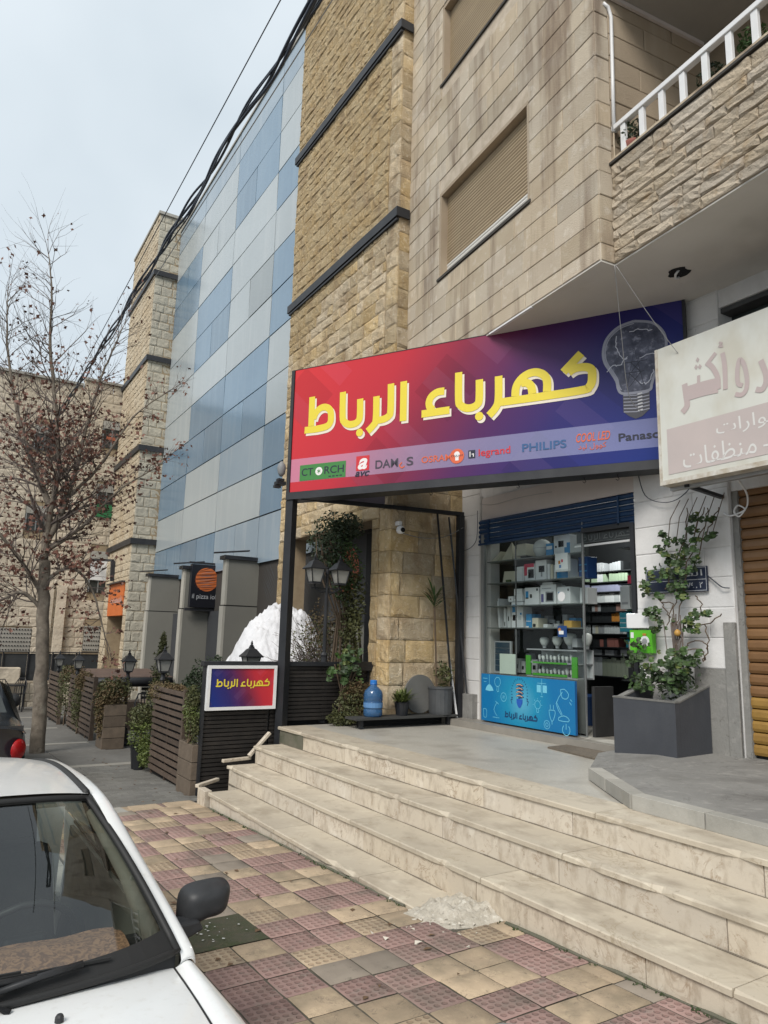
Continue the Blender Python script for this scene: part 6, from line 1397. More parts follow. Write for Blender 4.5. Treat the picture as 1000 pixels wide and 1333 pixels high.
g = MB().bar((5.45,25.6,2.75),(5.42,25.6,3.45),.12); g.bar((5.42,25.6,3.45),(5.0,27.0,3.55),.08); tag(obj('wall_bracket', g, M['band']), 'dark bent metal bracket above the orange sign', 'bracket')
# ================================================================ far building at the end of the street
fb = thing('stone_building', 'pale stone building closing the street behind the bare tree', 'building', (0,27.5,gz(27)))
FX = Fr(-9,27.2,90); FX.n = Vector((0,-1,0)); FX.rz = -R(90)+math.pi
ux = lambda x: x+9
hl = [(ux(4.98),ux(5.66),7.70,8.72),(ux(4.98),ux(5.66),5.1,6.35),(ux(2.75),ux(3.45),7.25,8.15),(ux(4.98),ux(5.66),2.4,3.9),(ux(5.0),ux(5.55),.35,1.25),(ux(2.3),ux(3.35),.32,1.12),(ux(-.4),ux(.6),7.2,8.3),(ux(-.4),ux(.6),4.4,5.5),(ux(2.75),ux(3.45),4.4,5.3)]
cells = rows(ux(-8.9), ux(4.2), gz(27)-.1, 9.85, .33, .4, 1.0, rg, hl) + rows(ux(4.2)+.001, ux(6.4), gz(27)-.1, 10.1, .33, .4, 1.0, rg, hl)
g = MB()
for (a,b,c,d) in cells:
    v, f = STV['rough'][rg.randrange(10)]; g.add([FX.pt(a+.006+q_[1]*(b-a-.012), -q_[0]*1.0, c+.006+q_[2]*(d-c-.012)) for q_ in v], f)
obj('stonework', g, M['farstone'], fb, kind='stuff')
obj('wall_core', MB().box(-8.9,6.4,27.222,33,gz(27)-.3,9.8), M['joint'], fb)
obj('parapet_cap', MB().box(-8.95,4.18,27.1,27.5,9.86,9.95), M['kerbc'], fb); obj('parapet_cap', MB().box(4.21,6.4,27.1,27.5,10.11,10.2), M['kerbc'], fb)
Mwn = mat('far_window_glass', (.03,.035,.035), (.05,.055,.05), 3, .2)
for i_, (a,b,c,d) in enumerate(hl):
    x0_, x1_ = a-9, b-9
    w_ = obj('window', MB().box(x0_+.01,x1_-.01,27.19,27.215,c+.01,d-.01), Mwn if i_ not in (4,5) else mat('pierced_screen', (.36,.34,.30), (.30,.285,.25), 3, .8) if i_ == 4 else bpy.data.materials['pierced_screen'], fb)
    if i_ in (4,5):
        g = MB(); nx_ = 7 if i_ == 4 else 12
        for ii in range(nx_):
            for jj in range(6):
                xx_ = x0_+(ii+.6)*(x1_-x0_)/nx_; zz_ = c+(jj+.5)*(d-c)/6; g.box(xx_-.018,xx_+.018,27.17,27.189,zz_-.018,zz_+.018)
        obj('screen_hole', g, M['dark'], w_, kind='stuff'); continue
    obj('shutter_box', MB().box(x0_+.01,x1_-.01,27.15,27.189,d-.30,d-.011), M['kerbc'], w_); g = MB().box((x0_+x1_)/2-.02,(x0_+x1_)/2+.02,27.15,27.188,c+.02,d-.31); g.box(x0_+.01,x0_+.05,27.15,27.188,c+.02,d-.31); obj('window_frame', g, Mal, w_)
    if i_ == 1: obj('green_panel', MB().box(x0_+.03,x1_-.03,27.10,27.148,c+.02,c+.5), mat('green_panel', (.03,.16,.06)), w_)
    if i_ in (0,): obj('red_cloth', MB().box(x0_+.15,x1_-.2,27.12,27.148,c+.3,c+.42), mat('rust_cloth', (.35,.10,.05)), w_)
    if i_ == 3: obj('white_blind', MB().box(x0_+.03,x1_-.03,27.10,27.148,c+.45,c+1.15), M['whitemetal'], w_)
obj('pilaster', MB().box(4.0,4.30,27.02,27.21,gz(27)-.1,2.6), M['farstone'], fb); obj('pilaster', MB().box(3.75,3.90,27.08,27.21,gz(27)-.1,2.6), M['farstone'], fb)
bf = thing('black_fence', 'black sheet fence at the end of the street before the pale building', 'fence', (2.5,26,gz(26)))
for k_ in range(12):
    x0_ = -3.3+.72*k_
    obj('sheet', MB().box(x0_+.01,x0_+.69,25.98,26.0,-.55 if k_ > 7 else -.62,.30), mat('black_sheet', (.022,.024,.026), (.035,.038,.04), 3, .7) if k_ == 0 else bpy.data.materials['black_sheet'], bf); obj('fence_post', MB().box(x0_-.02,x0_+.02,25.94,26.02,gz(26),.33), M['black'], bf)
obj('top_bar', MB().box(-3.3,5.34,25.93,26.03,.331,.36), M['black'], bf)
lw = thing('low_wall', 'low rough stone wall under the black fence', 'wall', (1,26.2,gz(26)))
FL = Fr(-4,26.05,90); FL.n = Vector((0,-1,0)); cells = rows(0, 9.3, gz(26)-.1, -.62, .25, .3, .7, rg)
g = MB()
for (a,b,c,d) in cells:
    v, f = STV['rough'][rg.randrange(10)]; g.add([FL.pt(a+.006+q_[1]*(b-a-.012), .04-q_[0], c+.006+q_[2]*(d-c-.012)) for q_ in v], f)
obj('stonework', g, M['farstone'], lw, kind='stuff'); obj('wall_core', MB().box(-4,5.3,26.04,26.3,gz(26)-.2,-.63), M['joint'], lw)
tag(obj('stone_block', MB().box(2.25,2.95,25.5,25.9,-.62,-.12), M['farstone'], bevel=.03), 'pale stone block standing before the black fence at the left', 'stone block')
# ================================================================ things on the left of the platform
pk = thing('bench', 'low dark bench carrying pots and the water bottle beside the gold stone wall', 'bench', (5.4,8.0,0))
obj('plank', MB().hexa([(4.45,7.46,.10),(5.95,7.46,.10),(5.95,7.73,.10),(4.45,7.73,.10),(4.45,7.46,.125),(5.95,7.46,.125),(5.95,7.73,.125),(4.45,7.73,.125)]), mat('grey_stone_plank', (.055,.055,.052), (.035,.035,.034), 4, .7), pk)
for x_ in (4.55,5.84): obj('leg', MB().box(x_-.02,x_+.02,7.50,7.55,0,.099), M['black'], pk)
obj('back_support', MB().box(4.6,5.9,7.68,7.71,0,.099), M['dark'], pk)
wb_ = thing('water_bottle', 'large blue plastic water bottle on the low bench', 'bottle', (4.76,7.60,.10))
Mwb = bpy.data.materials.new('blue_plastic'); Mwb.use_nodes = True; P_b = Mwb.node_tree.nodes['Principled BSDF']; P_b.inputs['Base Color'].default_value = (.07,.19,.40,1); P_b.inputs['Roughness'].default_value = .12; P_b.inputs['Transmission Weight'].default_value = .55
obj('body', MB().lathe((4.76,7.60,.126),[(.10,0),(.115,.015),(.116,.08),(.108,.09),(.116,.10),(.116,.17),(.108,.18),(.116,.19),(.116,.26),(.105,.30),(.06,.345),(.042,.355),(.042,.375)],18), Mwb, wb_, smooth=True); obj('neck_ring', MB().lathe((4.76,7.60,.501),[(.042,0),(.046,.008),(.042,.016)],14), flat('blue_cap', (.02,.13,.42)), wb_); obj('cap', MB().lathe((4.76,7.60,.518),[(.042,0),(.043,.03),(.038,.035),(0,.036)],14), flat('bright_blue_cap', (.02,.16,.5)), wb_)
obj('label_band', MB().lathe((4.76,7.60,.235),[(.1172,0),(.1172,.055)],18), flat('white_blue_label', (.10,.22,.42)), wb_)
t = thing('potted_plant', 'small fern like green plant in a black pot on the low bench', 'plant', (5.18,7.60,.10)); obj('pot', MB().lathe((5.18,7.60,.126),[(.07,0),(.095,.15),(.10,.155),(.095,.16)],14), M['black'], t)
g = MB(); q = random.Random(3)
for k_ in range(120):
    a = q.uniform(0,6.28); l_ = q.uniform(.12,.30); e_ = q.uniform(.1,1.2); p0 = Vector((5.18+q.uniform(-.05,.05),7.60+q.uniform(-.05,.05),.28)); p1 = p0+Vector((math.cos(a)*math.cos(e_)*l_,math.sin(a)*math.cos(e_)*l_*.9,math.sin(e_)*l_*.75)); s_ = Vector((-math.sin(a),math.cos(a),0))*.012
    g.add([p0-s_*.3,(p0+p1)/2-s_+Vector((0,0,.03)),p1,(p0+p1)/2+s_+Vector((0,0,.03)),p0+s_*.3], [(0,1,2,3,4)])
obj('fronds', g, M['leaf_y'], t, kind='stuff', recalc=False)
t = thing('dracaena', 'thin stemmed dracaena in a grey drum beside the wall post', 'plant', (5.77,7.60,.126)); obj('drum', MB().lathe((5.77,7.59,.126),[(.145,0),(.15,.03),(.155,.31),(.165,.315),(.165,.335),(.145,.34)],18), mat('grey_drum', (.055,.058,.062), (.075,.078,.08), 5, .5), t, smooth=False)
obj('stem', MB().tube([(5.70,7.59,.45),(5.69,7.6,.95),(5.66,7.6,1.48)], .014, 6), M['vine'], t)
for k_ in range(26):
    a = 2.4*k_; e_ = .25+.9*((k_*7) % 11)/11; l_ = .26+.10*((k_*5) % 7)/7; p0 = Vector((5.66,7.6,1.46+.006*k_)); d_ = Vector((math.cos(a)*math.cos(e_),math.sin(a)*math.cos(e_),math.sin(e_))); s_ = Vector((-math.sin(a),math.cos(a),0))*.014; p1 = p0+d_*l_*.55; p2 = p0+d_*l_+Vector((0,0,-.05))
    obj('leaf', MB().add([p0-s_*.5,p1-s_,p2,p1+s_,p0+s_*.5],[(0,1,2,3,4)]), M['leaf'] if k_ % 3 else M['leaf_o'], t, recalc=False)
leafcloud(t, 'low_leaves', (5.80,7.58,.62), (.12,.12,.15), 200, M['leaf_o'], .06, 5)
# grey stone disc leaning behind
g = MB(); c_ = Vector((5.66,8.02,.36)); 
g.lathe((5.52,7.70,.37),[(.24,-.012),(.24,.012)],28,'y'); tag(obj('stone_slab', g, mat('grey_board', (.15,.148,.14), (.12,.118,.11), 3, .7)), 'round edged grey board leaning between the fern pot and the drum', 'board')
tag(obj('leaning_rod', MB().bar((5.93,7.66,2.70),(6.12,7.42,.0),.022), M['black']), 'thin black rod leaning against the white pilaster', 'rod')
tag(obj('leaning_pipe', MB().tube([(5.98,7.50,.02),(5.93,7.66,1.0)], .014, 6), M['whitemetal']), 'short pale pipe leaning beside the wall post', 'pipe')
# bushes by the double lamp
t = thing('geranium', 'round leaved green geranium above the reddish bush on the platform', 'plant', (4.62,8.05,.0))
LEAFM = bpy.data.meshes.new('leaf'); nL = 9
LEAFM.from_pydata([(0,0,0)]+[(math.cos(R(20+320*i/nL))*(.5+.06*(i%2)), math.sin(R(20+320*i/nL))*(.5+.06*(i%2)), .10*math.sin(3*R(20+320*i/nL))+.06) for i in range(nL+1)], [], [(0,i+1,i+2) for i in range(nL)])
LEAFM.materials.append(M['leaf']); LEAF2 = LEAFM.copy(); LEAF2.materials.clear(); LEAF2.materials.append(M['leaf_y']); LEAF2.name = 'leaf_yellow'; LEAF3 = LEAFM.copy(); LEAF3.materials.clear(); LEAF3.materials.append(M['leaf_d'])
def leaves(par, cen, sp, n_, size, seed, front=Vector((-1,0,.2)), mm=None):
    q = random.Random(seed); pl = wloc(par)
    for _ in range(n_):
        p = Vector(cen)+Vector((q.gauss(0,sp[0]),q.gauss(0,sp[1]),q.gauss(0,sp[2])))
        me = mm or (LEAFM if q.random() < .72 else (LEAF2 if q.random() < .5 else LEAF3))
        o = bpy.data.objects.new('leaf', me); COL.objects.link(o); o.parent = par; o.location = p-pl
        d_ = (front+Vector((q.gauss(0,.5),q.gauss(0,.5),q.gauss(0,.5)))).normalized(); o.rotation_euler = d_.to_track_quat('Z','Y').to_euler(); s_ = size*q.uniform(.6,1.25); o.scale = (s_,s_*q.uniform(.8,1),s_)
for i_, (c_, n_) in enumerate((((4.62,8.02,.83),16),((4.50,8.02,.70),14),((4.72,8.02,.68),14),((4.33,8.0,.63),5),((4.60,8.0,.58),12),((4.80,8.02,.80),6))): leaves(t, c_, (.06,.04,.06), n_, .085, 300+i_, Vector((-.3,-1,.3)))
for k_ in range(6): obj('stem', MB().tube([(4.62+.03*k_-.08,8.06,.02),(4.62+.02*(k_-3),8.05,.4),(4.45+.07*k_,8.03,.72)], .010, 5), M['vine'], t)
plant('bush', 'reddish green bush spreading over the platform edge beside the double lamp', 'bush', (4.68,8.0,0), [((4.66,7.95,.22),(.24,.16,.22)),((4.78,7.98,.38),(.20,.15,.16)),((4.55,7.92,.08),(.24,.14,.09)),((4.82,7.92,.12),(.18,.12,.12))], M['leaf_o'], 1100, .036, 401, m2=M['leaf_r'])
# climbing vine hanging over the tower opening
vn = thing('climbing_vine', 'dense dark green vine hanging in the opening of the gold stone tower', 'climbing plant', (5.0,9.0,0))
for i_, (c_, r_, m_) in enumerate((((4.72,8.85,2.35),(.22,.45,.42),M['leaf_d']),((4.86,8.6,2.0),(.20,.35,.5),M['leaf']),((4.95,8.5,1.55),(.16,.26,.5),M['leaf_o']),((4.9,8.5,1.1),(.15,.25,.45),M['leaf_o']),((4.85,8.6,2.55),(.2,.4,.2),M['leaf_d']))): leafcloud(vn, 'foliage', c_, r_, 1100, m_, .055, 500+i_)
q = random.Random(8)
for k_ in range(11):
    x_ = 4.72+.035*k_+q.uniform(-.02,.02); obj('vine_stem', MB().tube([(x_,8.5+q.uniform(-.1,.1),.05),(x_+q.uniform(-.06,.06),8.5,.7),(x_+q.uniform(-.1,.1),8.55,1.3),(x_-.06+q.uniform(-.15,.1),8.75,2.0),(x_-.1,9.0,2.5)], [.022,.019,.016,.012,.007], 5), M['vine'], vn)
bs = thing('bare_bush', 'tangled brown bush with dry leaves behind the front post of the large sign', 'bush', (4.3,9.3,-.7))
g = MB(); q = random.Random(12)
for k_ in range(240):
    p = Vector((4.86+q.gauss(0,.10),9.3+q.gauss(0,.15),.2+q.uniform(0,.5))); pts = [p.copy()]; d_ = Vector((q.gauss(0,.6),q.gauss(0,.6),q.uniform(.1,1))).normalized()
    for _ in range(5): d_ = (d_+Vector((q.gauss(0,.35),q.gauss(0,.35),q.gauss(0,.30)))).normalized(); p += d_*q.uniform(.10,.2); pts.append(p.copy())
    g.tube(pts, [.007,.006,.005,.004,.003,.002], 3, cap=False)
obj('twigs', g, M['twig'], bs, kind='stuff', recalc=False)
leafcloud(bs, 'dry_foliage', (4.90,9.2,1.1), (.30,.35,.42), 1100, M['leaf_r'], .04, 600); leafcloud(bs, 'foliage', (4.80,9.2,.95), (.35,.3,.4), 500, M['leaf_o'], .05, 601)
# ================================================================ planter with the climbing plant
pb = thing('stone_planter', 'large slate grey box planter on the raised slab before the white pillar', 'planter', (5.84,4.33,.05))
g = MB(); X0,X1,Y0,Y1,ZA,ZB,T = 5.56,6.06,4.0,4.66,.055,.565,.06
def pbx(x0,x1,y0,y1,z0,z1): g.box(x0,x1,y0,y1,z0,z1)
ZR = .13
g.hexa([(X0,Y0,ZA),(X0+T,Y0,ZA),(X0+T,Y1,ZA),(X0,Y1,ZA),(X0,Y0,ZB),(X0+T,Y0,ZB),(X0+T,Y1,ZB),(X0,Y1,ZB)])
g.hexa([(X0+T+.001,Y0,ZA),(X1,Y0,ZA),(X1,Y0+T,ZA),(X0+T+.001,Y0+T,ZA),(X0+T+.001,Y0,ZB),(X1,Y0,ZB+ZR),(X1,Y0+T,ZB+ZR),(X0+T+.001,Y0+T,ZB)])
g.hexa([(X0+T+.001,Y1-T,ZA),(X1,Y1-T,ZA),(X1,Y1,ZA),(X0+T+.001,Y1,ZA),(X0+T+.001,Y1-T,ZB),(X1,Y1-T,ZB+ZR),(X1,Y1,ZB+ZR),(X0+T+.001,Y1,ZB)])
obj('box', g, M['planter'], pb)
g = MB(); e_ = .003
g.hexa([(X0-.004,Y0-.004,ZB+.001),(X0+T+.004,Y0-.004,ZB+.001),(X0+T+.004,Y1+.004,ZB+.001),(X0-.004,Y1+.004,ZB+.001),(X0-.004,Y0-.004,ZB+.016),(X0+T+.004,Y0-.004,ZB+.016),(X0+T+.004,Y1+.004,ZB+.016),(X0-.004,Y1+.004,ZB+.016)])
for y0_ in (Y0-.004, Y1-T-.004): g.hexa([(X0+T+.005,y0_,ZB+.002),(X1,y0_,ZB+ZR+.002),(X1,y0_+T+.008,ZB+ZR+.002),(X0+T+.005,y0_+T+.008,ZB+.002),(X0+T+.005,y0_,ZB+.017),(X1,y0_,ZB+ZR+.017),(X1,y0_+T+.008,ZB+ZR+.017),(X0+T+.005,y0_+T+.008,ZB+.017)])
obj('rim', g, M['planter_top'], pb)
obj('soil', MB().quad((X0+T,Y0+T,ZB-.05),(X1,Y0+T,ZB-.02),(X1,Y1-T,ZB-.02),(X0+T,Y1-T,ZB-.05)), M['soil'], pb)
cp_ = thing('climbing_plant', 'green round leaved plant climbing from the slate planter up the white pillar', 'climbing plant', (5.9,4.25,.55))
CL = [(3.96, 2.22, 0.06, 0.03), (3.81, 2.18, 0.05, 0.02), (3.82, 2.04, 0.04, 0.02), (4.01, 2.13, 0.04, 0.03), (4.32, 2.1, 0.04, 0.03), (4.26, 2.03, 0.06, 0.02), (4.14, 2.02, 0.06, 0.03), (4.08, 1.94, 0.08, 0.04), (3.94, 2.01, 0.07, 0.04), (3.98, 1.92, 0.06, 0.04), (4.33, 1.95, 0.06, 0.05), (4.26, 1.9, 0.05, 0.03), (4.13, 1.88, 0.04, 0.03), (3.99, 1.83, 0.08, 0.03), (4.28, 1.83, 0.09, 0.03), (4.17, 1.8, 0.09, 0.02), (4.45, 1.74, 0.09, 0.04), (4.31, 1.7, 0.1, 0.04), (4.18, 1.72, 0.09, 0.04), (4.03, 1.74, 0.06, 0.03), (4.54, 1.62, 0.07, 0.05), (4.51, 1.55, 0.06, 0.04), (4.13, 1.6, 0.11, 0.05), (4.25, 1.58, 0.07, 0.03), (4.38, 1.5, 0.05, 0.03), (4.15, 1.5, 0.04, 0.02), (4.47, 1.38, 0.09, 0.03), (4.52, 1.35, 0.06, 0.04), (4.37, 1.27, 0.09, 0.05), (4.04, 1.31, 0.1, 0.05), (4.09, 1.24, 0.08, 0.04), (4.03, 1.19, 0.06, 0.04), (3.92, 1.35, 0.06, 0.02), (4.64, 1.05, 0.1, 0.06), (4.68, 0.94, 0.08, 0.05), (4.53, 0.95, 0.11, 0.04), (4.46, 1.2, 0.06, 0.02), (4.16, 0.95, 0.1, 0.05), (4.06, 0.96, 0.08, 0.06), (4.24, 0.87, 0.09, 0.04), (4.1, 0.82, 0.08, 0.05), (4.43, 0.8, 0.12, 0.05), (4.61, 0.74, 0.09, 0.03), (4.32, 0.73, 0.13, 0.04), (4.17, 0.76, 0.1, 0.05), (4.55, 0.67, 0.09, 0.03), (4.19, 0.69, 0.11, 0.03), (4.07, 0.9, 0.07, 0.04), (4.35, 0.89, 0.09, 0.04)]
for i_, (y_, z_, a_, b_) in enumerate(CL):
    n_ = int(6+a_*85); leaves(cp_, (5.93 if z_ > 1.0 else 5.86, y_, z_), (.03 if z_ > 1 else .07, a_*.5, b_*.62), n_ if z_ > 1.0 else int(n_*1.15), .054 if z_ > 1 else .064, 700+i_)
STEMS = [[(3.89, 2.31), (4.03, 2.03), (4.16, 1.8), (4.22, 1.51), (4.27, 1.31), (4.24, 1.06), (4.29, 0.68)], [(3.86, 2.3), (3.9, 2.14), (4.09, 1.82), (4.14, 1.56), (4.22, 1.29), (4.22, 1.19), (4.15, 0.99), (4.12, 0.75)], [(3.75, 2.29), (3.83, 2.15), (3.92, 2.01), (4.02, 1.78)], [(4.07, 2.33), (4.1, 2.04), (4.26, 1.79)], [(4.34, 1.24), (4.27, 1.44), (4.38, 1.46), (4.45, 1.52)], [(3.78, 1.34), (3.9, 1.26), (4.05, 1.24)], [(4.03, 1.51), (3.97, 1.43), (3.99, 1.32)], [(4.15, 1.05), (4.07, 1.1), (3.96, 1.09), (3.93, 1.02), (3.98, 0.93)], [(3.95, 1.25), (3.92, 1.11), (3.95, 0.97), (3.98, 0.92)], [(4.31, 1.77), (4.27, 1.74), (4.33, 1.58)], [(4.13, 1.02), (4.02, 1.03), (3.97, 0.99), (3.98, 0.93)], [(4.39, 1.46), (4.33, 1.36), (4.3, 1.31)], [(4.54, 0.88), (4.37, 0.78), (4.29, 0.68)]]
for st in STEMS:
    P3 = [(5.96+.02*math.sin(i*2.1), a, b) for i, (a, b) in enumerate(smoothline(st, 4))]; obj('stem', MB().tube(P3, .0055, 5), M['vine'], cp_)
g = MB(); q = random.Random(4)
for k_ in range(22):
    y_ = 4.24+q.gauss(0,.03); g.tube([(5.95+q.uniform(-.02,.02),y_,.62),(5.95,y_+q.gauss(0,.02),.9),(5.95,y_+q.gauss(0,.03),1.25+q.uniform(0,.1))], .005, 3, cap=False)
obj('dry_stalks', g, M['twig'], cp_, kind='stuff', recalc=False)
for k_ in range(6): 
    y_ = 3.78+.09*k_; obj('stem', MB().tube([(5.98,y_-.08,2.42),(5.97,y_-.02+.01*k_,2.25),(5.96,y_+.06,2.02)], .004, 4), M['vine'], cp_)
leafcloud(cp_, 'inner_foliage', (5.86,4.25,.72), (.15,.30,.16), 260, M['leaf_d'], .055, 777)
tag(obj('yellow_fruit', MB().lathe((5.92,4.20,1.17),[(.01,-.03),(.028,-.015),(.03,.005),(.02,.025),(.004,.035)],10), flat('dull_orange', (.45,.25,.06)), smooth=True), 'single dull orange leaf shaped ball hanging in the climbing plant', 'ornament')
# ================================================================ white parked car (nose towards the camera)
ZG = -.995
car = thing('parked_car', 'white parked car seen over its bonnet and windscreen, lower left', 'car', (.12,3.6,ZG))
CX = .12
Mcar = mat('white_car_paint', (.78,.79,.785), (.73,.74,.735), 1.5, .28, .03, 120, coat=.6, spec=.5, c3=(.70,.70,.68), c3s=30, bdist=.001)
Mrub = mat('black_rubber', (.018,.018,.018), rough=.6); Mbp = mat('black_plastic', (.022,.023,.025), (.03,.031,.033), 30, .5, .3, 200, bdist=.001)
Mwg = thin_glass('windscreen_glass', (.60,.65,.62), .10)
def lerp(a,b,t): return a+(b-a)*t
def crv(P, t):   # piecewise Catmull-Rom through points
    n = len(P)-1; s = min(max(t,0),1)*n; i = min(int(s), n-1); f = s-i
    p0,p1,p2,p3 = [Vector(P[max(i-1,0)]),Vector(P[i]),Vector(P[i+1]),Vector(P[min(i+2,n)])]
    return .5*((2*p1)+(-p0+p2)*f+(2*p0-5*p1+4*p2-p3)*f*f+(-p0+3*p1-3*p2+p3)*f**3)
def sx_(v, s): return Vector((CX+(v[0]-CX)*s, v[1], v[2]))
# key lines, right side (x > CX); s=-1 mirrors them
COWL = [(.12,2.545,-.045),(.45,2.565,-.045),(.72,2.61,-.045),(.90,2.68,-.045)]
HEAD = [(.12,3.20,.395),(.38,3.225,.39),(.56,3.255,.38),(.685,3.30,.362)]
def full(P): return [sx_(p,-1) for p in P[::-1][:-1]] + [Vector(p) for p in P]
fc, fh = full(COWL), full(HEAD)
def ws_(u, v):
    a = crv(fc, u); b = crv(fh, u); p = a.lerp(b, v); bul = math.sin(math.pi*v)*.035; p.y -= bul*.5; p.z += bul*.6; return p
def body_grid(fn, nu, nv, name='body_panel', m=None): return obj(name, MB().grid(fn, nu, nv), m or Mcar, car, smooth=True)
glass = body_grid(ws_, 28, 14, 'windscreen', Mwg)
g = MB()     # black seal round the glass
pts = [ws_(0,1-.0)+Vector((0,0,.002))]
for i in range(13): pts.append(ws_(0,1-i/12)+Vector((0,-.003,.004)))
for i in range(1,25): pts.append(ws_(i/24,0)+Vector((0,-.004,.003)))
for i in range(1,13): pts.append(ws_(1,i/12)+Vector((0,-.003,.004)))
for i in range(1,25): pts.append(ws_(1-i/24,1)+Vector((0,-.002,.004)))
obj('windscreen_seal', g.tube(pts[1:], .013, 6, cap=False), Mrub, car, smooth=True)
# black printed border inside the glass edge
g = MB()
def edge_strip(f0, f1, n_):
    b = len(g.v)
    for i in range(n_+1): g.v.append(tuple(f0(i/n_)+Vector((0,-.0015,.0015)))); g.v.append(tuple(f1(i/n_)+Vector((0,-.0015,.0015))))
    for i in range(n_): g.f.append((b+2*i,b+2*i+2,b+2*i+3,b+2*i+1))
edge_strip(lambda t: ws_(t,0), lambda t: ws_(t,.085+.04*abs(2*t-1)**3), 26); edge_strip(lambda t: ws_(t,1), lambda t: ws_(t,.982), 26)
edge_strip(lambda t: ws_(0,t), lambda t: ws_(.028,t), 14); edge_strip(lambda t: ws_(1,t), lambda t: ws_(.972,t), 14)
obj('glass_border', g, Mrub, car, recalc=False)
# roof
RH = [(.12,3.20,.408),(.38,3.225,.402),(.56,3.258,.390),(.70,3.315,.366)]
RR = [(.12,4.95,.305),(.38,4.93,.298),(.56,4.90,.285),(.68,4.86,.262)]
fr1, fr2 = full(RH), full(RR)
def roof(u, v):
    a = crv(fr1, u); b = crv(fr2, u); p = a.lerp(b, v); p.z += .058*math.sin(math.pi*(v*.9+.05)) ; return p
body_grid(lambda u,v: roof(u,v)+Vector((0,.003,.004)), 24, 18, 'roof')
for s in (1,-1):
    def rl(v, dx=0, dz=0, s=s):
        p = roof(1 if s > 0 else 0, v); return Vector((p.x+dx*s, p.y, p.z+dz))
    obj('roof_gutter_strip', MB().tube([rl(i/18, -.018, .008) for i in range(19)], .015, 6), Mrub, car, smooth=True)
    # outer rail from the A pillar foot over the roof side to the C pillar
    A0 = sx_((.945,2.64,-.055), s); 
    def pillar(u, v, s=s):   # u: across (glass edge -> side window edge), v: along
        inner = [sx_(q_,s) for q_ in ((.891,2.666,-.094),(.908,2.690,-.040),(.80,2.98,.165),(.705,3.30,.372),(.69,3.9,.392),(.685,4.5,.345),(.665,4.87,.265))]
        outer = [sx_(q_,s) for q_ in ((.962,2.666,-.092),(.968,2.735,-.072),(.880,3.05,.130),(.775,3.36,.325),(.748,3.9,.330),(.742,4.5,.285),(.735,4.9,.21))]
        a = crv(inner, v); b = crv(outer, v); p = a.lerp(b, u); p.z += .022*math.sin(math.pi*u); p.x += s*.014*math.sin(math.pi*u); return p
    body_grid(pillar, 6, 34, 'roof_rail')
    # side glass
    body_grid(lambda u,v,s=s: crv([sx_(q_,s) for q_ in ((.962,2.76,-.085),(.965,3.4,-.10),(.965,4.2,-.10),(.955,4.85,-.09))], u).lerp(crv([sx_(q_,s) for q_ in ((.935,2.86,-.01),(.775,3.37,.30),(.748,4.1,.30),(.738,4.75,.22))], u), v), 16, 6, 'side_glass', Mwg)
    g = MB(); g.tube([sx_((.962,2.74,-.09),s), sx_((.968,3.4,-.103),s), sx_((.968,4.2,-.103),s), sx_((.957,4.9,-.093),s)], .010, 6); obj('belt_strip', g, Mrub, car)
    g = MB().bar(sx_((.955,3.92,-.1),s), sx_((.765,3.92,.34),s), .03, .05); obj('b_pillar', g, Mrub, car)
    # flank
    ring = lambda y: [sx_((lerp(.985,.90,max(0,(2.3-y)/1.4)) if y < 2.3 else .968, y, -.105 if y > 2.7 else -.105-.12*((2.7-y)/1.8)), s), sx_((.985 if y > 2 else lerp(.985,.93,(2-y)/1.1), y, -.30), s), sx_((1.0 if y > 2 else lerp(1.0,.94,(2-y)/1.1), y, -.45), s), sx_((.975 if y > 2 else lerp(.975,.92,(2-y)/1.1), y, -.78), s)]
    body_grid(lambda u,v,s=s: crv(ring(lerp(.95,5.35,u)), v), 34, 10, 'side_panel')
    for yy_ in (2.86, 3.93): obj('door_gap', MB().tube([sx_((.972,yy_,-.12),s), sx_((1.003,yy_,-.32),s), sx_((1.012,yy_,-.5),s), sx_((.985,yy_,-.76),s)], .004, 4), Mrub, car)
    for yy_ in (1.55, 4.35):
        w_ = obj('wheel', MB().lathe(sx_((.93,yy_,ZG+.29),s), [(.20,-.085),(.285,-.075),(.29,.0),(.285,.075),(.20,.085)], 26, 'x'), Mrub, car, smooth=True)
        obj('hub_cap', MB().lathe(sx_((.96,yy_,ZG+.29),s), [(.19,-.06),(.185,.058),(.05,.068)] if s > 0 else [(.05,-.068),(.185,-.058),(.19,.06)], 18, 'x'), M['steel'], w_)
    # wing mirror
# bonnet
def hood(u, v):   # v 0 at the windscreen, 1 at the nose
    sidex = lerp(.885, .80, v**1.5); x = CX + (2*u-1)*(sidex-CX); k = abs(2*u-1)
    y0 = crv(fc, u).y-.014; y = lerp(y0, .98, v) + .10*k*k*v
    z = -.054 - .036*k**3 - .06*v - .14*v**3.0 + .018*math.sin(math.pi*min(1,v*1.1)); return (x, y, z)
body_grid(hood, 26, 22, 'bonnet')
def fend(s):
    def f(u, v):
        h = Vector(hood(1 if s > 0 else 0, v)); e = sx_((.962+.03*min(1,v*4)-.09*max(0,v-.3), h.y, -.092-.11*v-.05*v*v), s)
        h = h+Vector((s*.006,0,-.004)); p = h.lerp(e, u); p.z += .018*math.sin(math.pi*u); p.x += s*.006*math.sin(math.pi*u); return p
    return f
for s in (1,-1):
    body_grid(fend(s), 6, 22, 'wing_panel')
obj('bonnet_gap', MB().tube([Vector(hood(1,v/12))+Vector((.003,0,.0)) for v in range(13)], .0035, 4), Mrub, car); obj('bonnet_gap', MB().tube([Vector(hood(0,v/12))+Vector((-.003,0,.0)) for v in range(13)], .0035, 4), Mrub, car)
